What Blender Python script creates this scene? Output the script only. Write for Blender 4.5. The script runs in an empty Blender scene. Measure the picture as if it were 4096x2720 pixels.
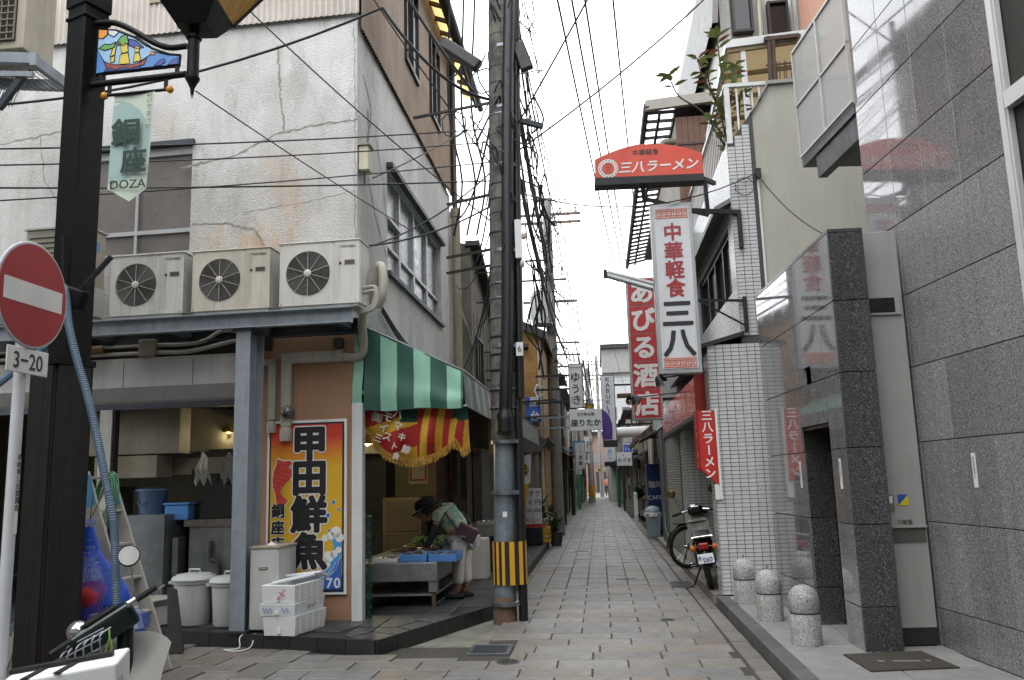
import bpy, bmesh, math, random
from mathutils import Vector, Matrix, Euler
sc = bpy.context.scene
COL = sc.collection
PI = math.pi
R = math.radians

# ------------------------------------------------------------------ camera, sky, sun, exposure
cam_d = bpy.data.cameras.new('camera'); cam = bpy.data.objects.new('camera', cam_d); COL.objects.link(cam)
cam_d.sensor_width = 36.0; cam_d.lens = 29.707; cam_d.clip_start = 0.1; cam_d.clip_end = 600
_r0, _r1, _r2 = (0.994345, 0.102128, -0.02913), (0.04541, -0.160918, 0.985923), (0.096003, -0.98167, -0.164645)   # right, up, back axes
cam.matrix_world = Matrix(((_r0[0], _r1[0], _r2[0], 0), (_r0[1], _r1[1], _r2[1], 0), (_r0[2], _r1[2], _r2[2], 1.55), (0, 0, 0, 1)))
sc.camera = cam

SUN_EL, SUN_AZ = R(62), R(205)
world = bpy.data.worlds.new('World'); sc.world = world; world.use_nodes = True
wn = world.node_tree.nodes; wl = world.node_tree.links; wn.clear()
w_out = wn.new('ShaderNodeOutputWorld'); w_bg = wn.new('ShaderNodeBackground'); w_sky = wn.new('ShaderNodeTexSky')
w_sky.sky_type = 'NISHITA'; w_sky.sun_disc = False; w_sky.sun_elevation = SUN_EL; w_sky.sun_rotation = SUN_AZ
w_sky.air_density = 1.0; w_sky.dust_density = 4.0; w_sky.ozone_density = 1.0
w_hs = wn.new('ShaderNodeHueSaturation'); w_hs.inputs['Saturation'].default_value = 0.25
w_mix = wn.new('ShaderNodeMix'); w_mix.data_type = 'RGBA'; w_mix.inputs[0].default_value = 0.86      # an even white cloud layer over the blue
w_mix.inputs[7].default_value = (17.0, 17.4, 18.0, 1)
wl.new(w_sky.outputs[0], w_hs.inputs['Color']); wl.new(w_hs.outputs[0], w_mix.inputs[6]); wl.new(w_mix.outputs[2], w_bg.inputs[0])
w_bg.inputs[1].default_value = 0.15
wl.new(w_bg.outputs[0], w_out.inputs[0])
sun_d = bpy.data.lights.new('sun', 'SUN'); sun = bpy.data.objects.new('sun', sun_d); COL.objects.link(sun)
sun_d.energy = 0.7; sun_d.angle = R(25); sun_d.color = (1.0, 0.97, 0.93)
sun.rotation_euler = Vector((math.sin(SUN_AZ) * math.cos(SUN_EL), math.cos(SUN_AZ) * math.cos(SUN_EL), math.sin(SUN_EL))).to_track_quat('Z', 'Y').to_euler()
sc.view_settings.view_transform = 'Standard'; sc.view_settings.look = 'None'
sc.view_settings.exposure = 0.55; sc.view_settings.gamma = 1.0; sc.view_settings.use_curve_mapping = False
sc.cycles.max_bounces = 6; sc.cycles.diffuse_bounces = 4; sc.cycles.glossy_bounces = 3; sc.cycles.transmission_bounces = 4
sc.cycles.transparent_max_bounces = 8; sc.cycles.caustics_reflective = False; sc.cycles.caustics_refractive = False
sc.cycles.use_denoising = True; sc.cycles.sample_clamp_indirect = 4.0

# ------------------------------------------------------------------ materials
def hexc(h):
    h = h.lstrip('#'); o = []
    for i in (0, 2, 4):
        c = int(h[i:i + 2], 16) / 255
        o.append(c / 12.92 if c <= 0.04045 else ((c + 0.055) / 1.055) ** 2.4)
    return (o[0], o[1], o[2], 1)
def sh(c, k): return (min(1, c[0] * k), min(1, c[1] * k), min(1, c[2] * k), 1)
MATS = {}
class NT:
    def __init__(s, name):
        s.m = bpy.data.materials.new(name); s.m.use_nodes = True; s.t = s.m.node_tree; s.n = s.t.nodes; s.l = s.t.links
        s.b = s.n['Principled BSDF']
        s.tc = s.n.new('ShaderNodeTexCoord')
    def mapv(s, scale=(1, 1, 1), loc=(0, 0, 0), rot=(0, 0, 0), src='Object'):
        q = s.n.new('ShaderNodeMapping'); q.inputs['Scale'].default_value = scale; q.inputs['Location'].default_value = loc
        q.inputs['Rotation'].default_value = rot; s.l.new(s.tc.outputs[src], q.inputs[0]); return q.outputs[0]
    def noise(s, vec, scale, detail=4, rough=0.6, dist=0):
        q = s.n.new('ShaderNodeTexNoise'); q.inputs['Scale'].default_value = scale; q.inputs['Detail'].default_value = detail
        q.inputs['Roughness'].default_value = rough; q.inputs['Distortion'].default_value = dist; s.l.new(vec, q.inputs['Vector']); return q.outputs['Fac']
    def ramp(s, fac, stops, interp='LINEAR'):
        q = s.n.new('ShaderNodeValToRGB'); q.color_ramp.interpolation = interp
        e = q.color_ramp.elements; e.remove(e[1]); vc = lambda c: c if hasattr(c, '__len__') else (c, c, c, 1)
        e[0].position = stops[0][0]; e[0].color = vc(stops[0][1])
        for p, c in stops[1:]: e.new(p).color = vc(c)
        s.l.new(fac, q.inputs[0]); return q.outputs[0]
    def mix(s, fac, a, b, mode='MIX'):
        q = s.n.new('ShaderNodeMix'); q.data_type = 'RGBA'; q.blend_type = mode
        for sock, v in ((q.inputs[0], fac), (q.inputs[6], a), (q.inputs[7], b)):
            if hasattr(v, 'is_linked'): s.l.new(v, sock)
            else: sock.default_value = v
        return q.outputs[2]
    def math(s, op, a, b=0.0, clamp=False):
        q = s.n.new('ShaderNodeMath'); q.operation = op; q.use_clamp = clamp
        for i, v in enumerate((a, b)):
            if hasattr(v, 'is_linked'): s.l.new(v, q.inputs[i])
            else: q.inputs[i].default_value = v
        return q.outputs[0]
    def bump(s, h, strength, dist=0.01):
        q = s.n.new('ShaderNodeBump'); q.inputs['Strength'].default_value = strength; q.inputs['Distance'].default_value = dist
        s.l.new(h, q.inputs['Height']); s.l.new(q.outputs[0], s.b.inputs['Normal'])
    def set(s, col=None, rough=None, metal=None, spec=None):
        for nm, v in (('Base Color', col), ('Roughness', rough), ('Metallic', metal), ('Specular IOR Level', spec)):
            if v is None: continue
            if hasattr(v, 'is_linked'): s.l.new(v, s.b.inputs[nm])
            else: s.b.inputs[nm].default_value = v

def mat(name, col, rough=0.6, metal=0.0, var=0.25, vs=2.5, streak=0.0, bump=0.0, bs=60, dirt='#3a352c', dirtamt=0.0, ds=1.3, spec=0.5, rnd=0.0, bd=0.01):
    """general weathered material: mottled colour, vertical run marks, grime patches, fine relief"""
    if name in MATS: return MATS[name]
    c = hexc(col) if isinstance(col, str) else col
    k = NT(name); v = k.mapv()
    out = c
    if var: out = k.mix(k.ramp(k.noise(v, vs, 5), [(0.3, 0.0), (0.72, 1.0)]), sh(c, 1 - var), sh(c, 1 + var * 0.45))
    if streak:
        sv = k.mapv((9, 9, 0.55)); out = k.mix(k.math('MULTIPLY', k.ramp(k.noise(sv, 1.6, 5, 0.7), [(0.48, 0.0), (0.75, 1.0)]), streak), out, hexc(dirt))
    if dirtamt:
        out = k.mix(k.math('MULTIPLY', k.ramp(k.noise(v, ds, 7, 0.72), [(0.5, 0.0), (0.68, 1.0)]), dirtamt), out, hexc(dirt))
    if rnd:
        oi = k.n.new('ShaderNodeObjectInfo'); out = k.mix(1.0, out, k.ramp(oi.outputs['Random'], [(0, 1 - rnd), (1, 1 + rnd)]), 'MULTIPLY')
    k.set(out, k.ramp(k.noise(v, vs * 3, 3), [(0.3, max(0.02, rough - 0.09)), (0.7, min(1, rough + 0.09))]) if var else rough, metal, spec)
    if bump: k.bump(k.noise(v, bs, 4, 0.65), bump, bd)
    MATS[name] = k.m; return k.m
def glow(name, col, strength):
    if name in MATS: return MATS[name]
    k = NT(name); k.set((0.02, 0.02, 0.02, 1), 0.5); k.b.inputs['Emission Color'].default_value = hexc(col); k.b.inputs['Emission Strength'].default_value = strength
    MATS[name] = k.m; return k.m
def sheet(name, col, t=.5, rough=.5):
    if name in MATS: return MATS[name]
    k = NT(name); v = k.mapv(); c = k.mix(k.noise(v, 2.5, 4), sh(hexc(col), .75), hexc(col)); k.set(c, rough)
    tr = k.n.new('ShaderNodeBsdfTranslucent'); k.l.new(c, tr.inputs[0]); ms = k.n.new('ShaderNodeMixShader'); ms.inputs[0].default_value = t
    k.l.new(k.b.outputs[0], ms.inputs[1]); k.l.new(tr.outputs[0], ms.inputs[2]); k.l.new(ms.outputs[0], k.n['Material Output'].inputs[0]); MATS[name] = k.m; return k.m
def glass(name, col='#15191c', rough=0.06, alpha=1.0, spec=0.6):
    if name in MATS: return MATS[name]
    k = NT(name); v = k.mapv()
    k.set(k.mix(k.noise(v, 1.5, 2), hexc(col), sh(hexc(col), 1.8)), rough, 0.0, spec); k.b.inputs['Alpha'].default_value = alpha
    MATS[name] = k.m; return k.m

# ------------------------------------------------------------------ mesh helpers
ORG = {}
def V(*a): return Vector(a)
class MB:
    def __init__(s, xf=None): s.v = []; s.f = []; s.m = []; s.xf = xf
    def add(s, v, f, mi=0):
        n = len(s.v); s.v += [tuple(p) for p in v]; s.f += [tuple(n + i for i in q) for q in f]; s.m += [mi] * len(f); return s
    def box(s, x0, x1, y0, y1, z0, z1, mi=0):
        v = [(x, y, z) for z in (z0, z1) for y in (y0, y1) for x in (x0, x1)]
        return s.add(v, [(0, 2, 3, 1), (4, 5, 7, 6), (0, 1, 5, 4), (1, 3, 7, 5), (3, 2, 6, 7), (2, 0, 4, 6)], mi)
    def obox(s, c, sz, rot=None, mi=0):
        m = rot if isinstance(rot, Matrix) else (Euler(rot).to_matrix() if rot else Matrix.Identity(3))
        m = m.to_3x3(); c = Vector(c); a, b, d = [q / 2 for q in sz]
        v = [c + m @ Vector((x, y, z)) for z in (-d, d) for y in (-b, b) for x in (-a, a)]
        return s.add(v, [(0, 2, 3, 1), (4, 5, 7, 6), (0, 1, 5, 4), (1, 3, 7, 5), (3, 2, 6, 7), (2, 0, 4, 6)], mi)
    def bar(s, p, q, w, h=None, up=(0, 0, 1), mi=0):
        p = Vector(p); q = Vector(q); h = h or w; d = (q - p); L = d.length
        if L < 1e-6: return s
        d /= L; u = Vector(up)
        if abs(d.dot(u)) > 0.98: u = Vector((0, 1, 0))
        a = d.cross(u).normalized(); b = a.cross(d)
        return s.obox((p + q) / 2, (w, L, h), Matrix((a, d, b)).transposed(), mi)
    def tube(s, pts, r, n=8, mi=0, caps=True, closed=False):
        pts = [Vector(p) for p in pts]; N = len(pts)
        rr = r if hasattr(r, '__len__') else [r] * N
        t0 = (pts[1] - pts[0]).normalized(); u = Vector((0, 0, 1)) if abs(t0.z) < 0.9 else Vector((1, 0, 0))
        a = t0.cross(u).normalized(); v = []
        for i, p in enumerate(pts):
            if closed: t = (pts[(i + 1) % N] - pts[i - 1]).normalized()
            else: t = (pts[min(i + 1, N - 1)] - pts[max(i - 1, 0)]).normalized()
            a = (a - t * a.dot(t)); a = a.normalized() if a.length > 1e-6 else t.orthogonal().normalized(); b = t.cross(a)
            for j in range(n):
                w = 2 * PI * j / n; v.append(p + (a * math.cos(w) + b * math.sin(w)) * rr[i])
        f = []
        for i in range(N if closed else N - 1):
            k = (i + 1) % N
            for j in range(n): f.append((i * n + j, i * n + (j + 1) % n, k * n + (j + 1) % n, k * n + j))
        if caps and not closed: f += [tuple(range(n - 1, -1, -1)), tuple((N - 1) * n + j for j in range(n))]
        return s.add(v, f, mi)
    def cyl(s, p, q, r, n=16, mi=0, r2=None): return s.tube([p, q], [r, r if r2 is None else r2], n, mi)
    def lathe(s, prof, c=(0, 0, 0), n=20, mi=0, axis=None, caps=True):
        c = Vector(c); m = axis.to_3x3() if axis else Matrix.Identity(3); v = []; f = []
        for (r, z) in prof:
            for j in range(n):
                w = 2 * PI * j / n; v.append(c + m @ Vector((r * math.cos(w), r * math.sin(w), z)))
        for i in range(len(prof) - 1):
            for j in range(n): f.append((i * n + j, i * n + (j + 1) % n, (i + 1) * n + (j + 1) % n, (i + 1) * n + j))
        if caps: f += [tuple(range(n - 1, -1, -1)), tuple((len(prof) - 1) * n + j for j in range(n))]
        return s.add(v, f, mi)
    def prism(s, poly, a, b, fn, mi=0):
        """poly of (u,w); fn(u,w,d)->point; extruded from depth a to depth b"""
        n = len(poly); v = [fn(u, w, a) for u, w in poly] + [fn(u, w, b) for u, w in poly]
        f = [tuple(range(n)), tuple(range(2 * n - 1, n - 1, -1))] + [(i, n + i, n + (i + 1) % n, (i + 1) % n) for i in range(n)]
        return s.add(v, f, mi)
    def quad(s, a, b, c, d, mi=0): return s.add([a, b, c, d], [(0, 1, 2, 3)], mi)
    def ball(s, c, r, n=10, mi=0, sz=(1, 1, 1)):
        pr = []; k = max(4, n // 2)
        v = []; f = []
        for i in range(k + 1):
            t = PI * i / k
            for j in range(n):
                w = 2 * PI * j / n
                v.append((c[0] + r * sz[0] * math.sin(t) * math.cos(w), c[1] + r * sz[1] * math.sin(t) * math.sin(w), c[2] - r * sz[2] * math.cos(t)))
        for i in range(k):
            for j in range(n): f.append((i * n + j, i * n + (j + 1) % n, (i + 1) * n + (j + 1) % n, (i + 1) * n + j))
        return s.add(v, f, mi)
    def build(s, name, mats, parent=None, smooth=False, bevel=0.0, local=False, kind=None, seg=2):
        if not isinstance(mats, (list, tuple)): mats = [mats]
        vs = [Vector(p) for p in s.v]
        if s.xf is not None: vs = [s.xf @ p for p in vs]
        if parent is not None:
            W = ORG.get(parent.name, Matrix.Identity(4))
            if not local: Wi = W.inverted(); vs = [Wi @ p for p in vs]
            loc = V(0, 0, 0); own = W
        else:
            if vs:
                loc = V((min(p.x for p in vs) + max(p.x for p in vs)) / 2, (min(p.y for p in vs) + max(p.y for p in vs)) / 2, min(p.z for p in vs))
            else: loc = V(0, 0, 0)
            vs = [p - loc for p in vs]; own = Matrix.Translation(loc)
        me = bpy.data.meshes.new(name); me.from_pydata([tuple(p) for p in vs], [], s.f)
        for mt in mats: me.materials.append(mt)
        if len(mats) > 1: me.polygons.foreach_set('material_index', s.m)
        if smooth:
            me.polygons.foreach_set('use_smooth', [True] * len(me.polygons)); me.set_sharp_from_angle(angle=R(38))
        me.update()
        o = bpy.data.objects.new(name, me); COL.objects.link(o); o.location = loc
        if parent is not None: o.parent = parent
        ORG[o.name] = own
        if bevel:
            b = o.modifiers.new('edge', 'BEVEL'); b.width = bevel; b.segments = seg; b.limit_method = 'ANGLE'; b.angle_limit = R(40); b.harden_normals = False
        if kind: o['kind'] = kind
        return o
def tag(o, label=None, cat=None, group=None, kind=None):
    if label: o['label'] = label
    if cat: o['category'] = cat
    if group: o['group'] = group
    if kind: o['kind'] = kind
    return o
def thing(name, label, cat, loc=(0, 0, 0), rz=0.0, group=None, rot=None):
    o = bpy.data.objects.new(name, None); COL.objects.link(o); o.empty_display_size = 0.1
    o.location = loc; o.rotation_euler = rot if rot else (0, 0, rz)
    ORG[o.name] = Matrix.Translation(Vector(loc)) @ Euler(o.rotation_euler).to_matrix().to_4x4()
    return tag(o, label, cat, group)
def copy_tree(o, parent=None):
    c = o.copy(); COL.objects.link(c); c.parent = parent
    for ch in list(o.children): copy_tree(ch, c)
    return c
def one(mb, name, mats, label, cat, group=None, **k):
    return tag(mb.build(name, mats, **k), label, cat, group)
def struct(mb, name, mats, **k):
    return tag(mb.build(name, mats, **k), kind='structure')
def sag(p, q, s, n=10):
    p = Vector(p); q = Vector(q); return [p.lerp(q, i / n) - Vector((0, 0, s * 4 * (i / n) * (1 - i / n))) for i in range(n + 1)]
def smoothpts(pts, k=4):
    pts = [Vector(p) for p in pts]; o = []
    P = [pts[0] * 2 - pts[1]] + pts + [pts[-1] * 2 - pts[-2]]
    for i in range(1, len(P) - 2):
        for j in range(k):
            t = j / k; a, b, c, d = P[i - 1:i + 3]
            o.append(0.5 * ((2 * b) + (c - a) * t + (2 * a - 5 * b + 4 * c - d) * t * t + (3 * b - a - 3 * c + d) * t ** 3))
    return o + [pts[-1]]

# lettering
_G = {}
def glyph(s, bold=0):
    if (s, bold) not in _G:
        c = bpy.data.curves.new('t', 'FONT'); c.body = s; c.resolution_u = 3; c.fill_mode = 'FRONT'
        o = bpy.data.objects.new('t', c); me = bpy.data.meshes.new_from_object(o)
        _G[(s, bold)] = ([(v.co.x, v.co.y) for v in me.vertices], [tuple(p.vertices) for p in me.polygons])
        bpy.data.objects.remove(o); bpy.data.curves.remove(c); bpy.data.meshes.remove(me)
    return _G[(s, bold)]
def text(mb, s, c, size, ux=(1, 0, 0), uy=(0, 0, 1), bold=0.012, **kw):
    # heavier strokes: the plain letter struck several times round a small circle, each a hair in front of the last
    c = Vector(c); ux = Vector(ux); uy = Vector(uy); nz = ux.cross(uy); n = 0 if bold < .008 else (6 if bold < .03 else (10 if bold < .06 else 16))
    _text(mb, s, c, size, ux, uy, **kw)
    for i in range(n):
        a = 2 * PI * i / n; _text(mb, s, c + (ux * math.cos(a) + uy * math.sin(a)) * bold * .8 * size + nz * (.00012 * (i + 1)), size, ux, uy, **kw)
    return mb
def _text(mb, s, c, size, ux=(1, 0, 0), uy=(0, 0, 1), vert=False, step=1.0, sx=1.0, sy=1.0, mi=0, latin=False, skew=0.0):
    c = Vector(c); ux = Vector(ux); uy = Vector(uy)
    if latin:
        v, f = glyph(s)
        if not v: return mb
        x0 = min(p[0] for p in v); x1 = max(p[0] for p in v)
        return mb.add([c + ux * ((p[0] - (x0 + x1) / 2) * size * sx) + uy * ((p[1] - 0.35) * size * sy) for p in v], f, mi)
    n = len(s)
    for i, ch in enumerate(s):
        if ch == ' ': continue
        v, f = glyph(ch); k = (i - (n - 1) / 2) * step * size
        o = c + (uy * -k * sy if vert else ux * k * sx)
        q = []
        for p in v:
            a, b = p[0] - 0.5, p[1] - 0.37
            if vert and ch in 'ー—-〜': a, b = b, -a
            q.append(o + ux * ((a + skew * b) * size * sx) + uy * (b * size * sy))
        mb.add(q, f, mi)
    return mb
# ------------------------------------------------------------------ ground, paving, kerbs
rng = random.Random(7)
m_joint = mat('joint_dirt', '#3b3833', 0.9, var=0.3, vs=6, bump=0.3, bs=120)
m_asph = mat('asphalt', '#4a4a4a', 0.9, var=0.2, vs=4, bump=0.4, bs=200)
m_conc = mat('old_concrete', '#6d6c66', 0.85, var=0.3, vs=3, dirtamt=0.55, dirt='#3b3d2f', ds=2.2, bump=0.5, bs=50)
m_moss = mat('mossy_concrete', '#76756b', 0.9, var=0.4, vs=4, dirtamt=0.55, dirt='#2f3322', ds=3.0, bump=0.6, bs=40)
def paver_mat(name, col):
    k = NT(name); v = k.mapv(); c = hexc(col)
    sp = k.ramp(k.noise(v, 210, 2, 0.5), [(0.36, 0.62), (0.5, 1.0), (0.66, 1.28)])
    out = k.mix(1.0, k.mix(k.ramp(k.noise(v, 5, 4), [(0.3, 0.0), (0.7, 1.0)]), sh(c, 0.78), sh(c, 1.12)), sp, 'MULTIPLY')
    oi = k.n.new('ShaderNodeObjectInfo'); out = k.mix(1.0, out, k.ramp(oi.outputs['Random'], [(0, 0.82), (1, 1.12)]), 'MULTIPLY')
    wv = k.mapv(src='Object'); out = k.mix(k.math('MULTIPLY', k.ramp(k.noise(wv, 2.3, 6, 0.7), [(0.52, 0.0), (0.66, 1.0)]), 0.5), out, hexc('#453f37'))
    gp = k.n.new('ShaderNodeNewGeometry').outputs['Position']      # stains, worn tracks and gum spots run on across the joints
    out = k.mix(k.math('MULTIPLY', k.ramp(k.noise(gp, .8, 7, .7, .6), [(.48, 0), (.66, 1)]), .38), out, hexc('#3f3a33'))
    out = k.mix(k.math('MULTIPLY', k.ramp(k.noise(gp, 9, 2, .4), [(.70, 0), (.73, 1)]), .5), out, hexc('#2f2c28'))
    k.set(out, k.ramp(k.noise(v, 9, 3), [(0.3, 0.42), (0.7, 0.66)]), 0, 0.5); k.bump(k.noise(v, 150, 3), 0.35, 0.004)
    return k.m
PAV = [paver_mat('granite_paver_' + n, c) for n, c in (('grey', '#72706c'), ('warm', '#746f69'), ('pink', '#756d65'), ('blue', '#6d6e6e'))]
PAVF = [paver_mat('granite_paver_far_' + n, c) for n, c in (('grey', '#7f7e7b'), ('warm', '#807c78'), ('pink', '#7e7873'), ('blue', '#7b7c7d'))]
struct(MB().box(-150, 150, -60, 220, -0.6, -0.30), 'ground', m_asph)
pv = struct(MB().box(-1.16, 1.16, 8.42, 112, -0.1, -0.014), 'alley_pavement', m_joint)
st = struct(MB().box(-14, 1.16, 1.5, 8.416, -0.1, -0.014).box(1.162, 9, 1.5, 6.4, -0.1, -0.014), 'street_pavement', m_joint)
_slab = {}
def slab_mesh(w, d, mt):
    key = (round(w, 3), round(d, 3), mt.name)
    if key not in _slab:
        mb = MB(); b = 0.006; h = 0.05; a, c = w / 2, d / 2
        v = [(-a, -c, -h), (a, -c, -h), (a, c, -h), (-a, c, -h), (-a, -c, -b), (a, -c, -b), (a, c, -b), (-a, c, -b),
             (-a + b, -c + b, 0), (a - b, -c + b, 0), (a - b, c - b, 0), (-a + b, c - b, 0)]
        f = [(0, 1, 5, 4), (1, 2, 6, 5), (2, 3, 7, 6), (3, 0, 4, 7), (4, 5, 9, 8), (5, 6, 10, 9), (6, 7, 11, 10), (7, 4, 8, 11), (8, 9, 10, 11)]
        me = bpy.data.meshes.new('paving_stone'); me.from_pydata(v, [], f); me.materials.append(mt); _slab[key] = me
    return _slab[key]
def lay(parent, x, y, w, d, mt, rz=0.0, name='paving_stone', z=None):
    o = bpy.data.objects.new(name, slab_mesh(w, d, mt)); COL.objects.link(o); o.parent = parent
    o.location = Vector((x, y, rng.uniform(-0.004, 0.003) if z is None else z)) - ORG[parent.name].translation
    o.rotation_euler = (rng.uniform(-.004, .004), rng.uniform(-.004, .004), rz + rng.uniform(-.004, .004)); return o
def pick(): return PAV[rng.choices((0, 1, 2, 3), (6, 4, 1.5, 1.6))[0]]
HOLES = [(-1.35, 7.98, -0.885, 8.47)]
def blocked(x, y, w, d):
    return any(x - w / 2 < h[2] and x + w / 2 > h[0] and y - d / 2 < h[3] and y + d / 2 > h[1] for h in HOLES)
# rows across the mouth of the alley, then up the alley itself
y = 4.15; row = 0; far = MB(); nst = 0
while y < 111:
    dep = 0.325 if y < 12.6 else 0.30
    W = 0.60 if y < 12.6 else 0.30
    xl = -2.83 if y < 8.0 else (-1.27 if y < 8.5 else -1.155)
    xr = 2.3 if y < 6.1 else 1.13
    sk = 0.0
    x = xl + (row % 2) * -W / 2 if W > 0.5 else xl
    j = 0.006
    while x < xr:
        a, b = max(x, xl), min(x + W, xr)
        if b - a > 0.06:
            w, d = round(b - a - j, 2), dep - j
            cx, cy = (a + b) / 2, y + dep / 2
            if y > 7.4 and cx < -1.3:
                d = round(min(d, 7.80 + .23 * (-1.3 - cx) - y), 2); cy = y + d / 2
                if d < .05: x += W; continue
            elif blocked(cx, cy, w, d) and b > -.8: a = max(a, -.88); w = round(b - a - j, 2); cx = (a + b) / 2
            if not blocked(cx, cy, w, d):
                if y < 15.4 and y > 6.0 and nst < 292: lay(pv if y > 8.4 else st, cx, cy, w, d, pick()); nst += 1
                else:
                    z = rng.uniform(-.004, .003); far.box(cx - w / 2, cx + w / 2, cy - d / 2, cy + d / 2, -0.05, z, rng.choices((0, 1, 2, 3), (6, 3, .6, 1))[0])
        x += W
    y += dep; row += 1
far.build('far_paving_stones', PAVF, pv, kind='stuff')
# side street: stones running the other way, turned with the shop front
n2 = 0; rest = MB()
for i in range(0, 17):
    x0 = -2.99 - i * 0.335
    yy = 4.0 - (i % 2) * 0.3 - i * 0.05
    while yy < 9.6 + 0.26 * (-2.5 - x0) * 0.4:
        ln = 0.62
        lim = 8.10 + (-2.2 - x0) * 0.262
        if yy + 0.05 < lim:
            y1 = min(yy + ln, lim); cx, cy = x0 - 0.02 * (yy - 7), (yy + y1) / 2
            if y1 - yy > 0.08:
                if y1 > 6.2 and x0 > -6.4: lay(st, cx, cy, 0.325, round(y1 - yy - 0.01, 2), PAV[rng.choices((0, 1, 2), (3, 5, 1))[0]], R(-4)); n2 += 1
                else: rest.box(cx - .16, cx + .16, yy, y1 - 0.01, -0.05, 0, 1)
        yy += ln
rest.build('outer_paving_stones', PAV, st, kind='stuff')
# mossy gutter corner by the pole, gutter lines
struct(MB().prism([(-12, 10.9), (-12, 8.0), (-2.85, 7.99), (-1.27, 7.99), (-1.27, 8.5), (-1.162, 8.52), (-1.162, 24), (-1.5, 24), (-1.5, 10.9)], -0.09, -0.03, lambda u, w, d: (u, w, d)), 'gutter_bed', m_moss)
struct(MB().box(-1.50, -1.163, 24, 70, -0.09, -0.02), 'gutter_strip', m_conc)
gs = struct(MB().box(1.163, 1.34, 6.4, 70, -0.09, -0.035), 'gutter_channel', m_moss)
for i in range(40):
    yy = 6.5 + i * 0.42
    lay(gs, 1.25, yy + .2, 0.165, 0.40, PAV[1], name='gutter_stone', z=rng.uniform(-.022, -.012))
# drain grate and covers
m_galv = mat('galvanised', '#7c8288', 0.42, 0.85, var=0.25, vs=14, streak=0.15)
m_iron = mat('cast_iron', '#3c3b3a', 0.6, 0.5, var=0.3, vs=20, bump=0.3, bs=200)
m_black = mat('black_void', '#060606', 0.9, var=0)
dg = thing('drain_grate', 'rectangular galvanised drain grate beside the pole at the alley mouth', 'drain', (-1.09, 8.22, 0))
MB().box(-1.29, -0.895, 7.99, 8.46, -0.025, -0.02).build('pit', m_black, dg)
f = MB()
for a in ((-1.29, -0.895, 7.99, 8.03), (-1.29, -0.895, 8.42, 8.46), (-1.29, -1.25, 8.03, 8.42), (-.935, -.895, 8.03, 8.42)): f.box(*a, -0.018, 0.006)
f.build('frame', m_galv, dg, bevel=.002)
f = MB()
for i in range(24): f.box(-1.246 + i * .0131, -1.2405 + i * .0131, 8.03, 8.42, -0.015, 0.003)
for yy in (8.12, 8.22, 8.32): f.box(-1.25, -.935, yy, yy + .012, -.014, -.001)
f.build('bearing_bars', m_galv, dg, kind='stuff')
MB().box(-1.42, -1.295, 7.98, 8.06, -0.028, -.024).box(-1.28, -0.98, 7.93, 7.985, -.028, -.024).build('grate_edge_strip', m_black, dg)  # flat black strips along two edges of the grate
def round_cover(x, y, r, label):
    t = thing('manhole_cover', label, 'manhole', (x, y, 0), group='round iron covers')
    MB().lathe([(r, -.01), (r, .005), (r * .93, .006)], (x, y, 0), 32).build('rim', m_galv, t)
    g = MB().lathe([(r * .92, 0), (r * .92, .007)], (x, y, 0), 32)
    for i in range(-4, 5):
        for j in range(-4, 5):
            if (i * i + j * j) < 17: g.box(x + i * r * .19 - r * .065, x + i * r * .19 + r * .065, y + j * r * .19 - r * .06, y + j * r * .19 + r * .06, .007, .010)
    g.build('studded_plate', m_iron, t)
round_cover(-0.866, 7.66, 0.105, 'small round iron cover in the paving just below the drain grate')
round_cover(0.66, 9.75, 0.085, 'small round iron cover in the middle of the alley paving')
def flat_cover(x0, x1, y0, y1, label, mt, name='access_cover'):
    t = thing(name, label, 'access cover', ((x0 + x1) / 2, (y0 + y1) / 2, 0))
    MB().box(x0, x1, y0, y1, -.01, .006).build('frame', m_galv, t)
    MB().box(x0 + .02, x1 - .02, y0 + .02, y1 - .02, 0, .009).build('plate', mt, t)
    MB().box((x0 + x1) / 2 - .05, (x0 + x1) / 2 + .05, (y0 + y1) / 2 - .012, (y0 + y1) / 2 + .012, .009, .012).build('grip', m_iron, t)
flat_cover(0.16, 0.52, 13.6, 13.78, 'narrow steel access cover in the alley paving', mat('cover_grey', '#6a6a68', .6, .3))
flat_cover(0.93, 1.28, 12.55, 13.2, 'square iron cover in paving by the motorbike', m_iron)
flat_cover(-0.64, -0.3, 18.9, 19.3, 'faded blue lettered cover in the alley paving further up', mat('cover_blue', '#6c7d84', .6, .1))
flat_cover(-0.1, 0.3, 23.6, 23.9, 'pale bar-shaped cover far up the alley paving', mat('cover_pale', '#9a9a96', .7, 0))

# raised black-tiled step of the fish shop
m_btile = mat('black_slate_tile', '#3d3e41', 0.42, var=0.35, vs=5, dirtamt=0.3, dirt='#232425', ds=3, rnd=0.22, spec=0.5, bump=.15, bs=70)
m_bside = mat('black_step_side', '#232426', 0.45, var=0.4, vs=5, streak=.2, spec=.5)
SH = 0.13
plat = [(-13.5, 11.1), (-4.68, 8.80), (-3.67, 8.50), (-2.14, 8.03), (-1.32, 10.15), (-1.27, 10.6), (-1.27, 20.8), (-2.75, 20.8), (-2.75, 17.5), (-13.5, 17.5)]
pl = struct(MB().prism(plat, -0.06, SH - 0.012, lambda u, w, d: (u, w, d)), 'shop_platform_floor', m_bside)
def inside(x, y, P):
    c = False; j = len(P) - 1
    for i in range(len(P)):
        if (P[i][1] > y) != (P[j][1] > y) and x < (P[j][0] - P[i][0]) * (y - P[i][1]) / (P[j][1] - P[i][1]) + P[i][0]: c = not c
        j = i
    return c
def ptile(x, y, w, d, rz=0):
    o = lay(pl, x, y, w, d, m_btile, rz, 'floor_tile'); o.location.z = SH - ORG[pl.name].translation.z + rng.uniform(-.001, .001); o.rotation_euler.x *= .4; o.rotation_euler.y *= .4
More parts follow.
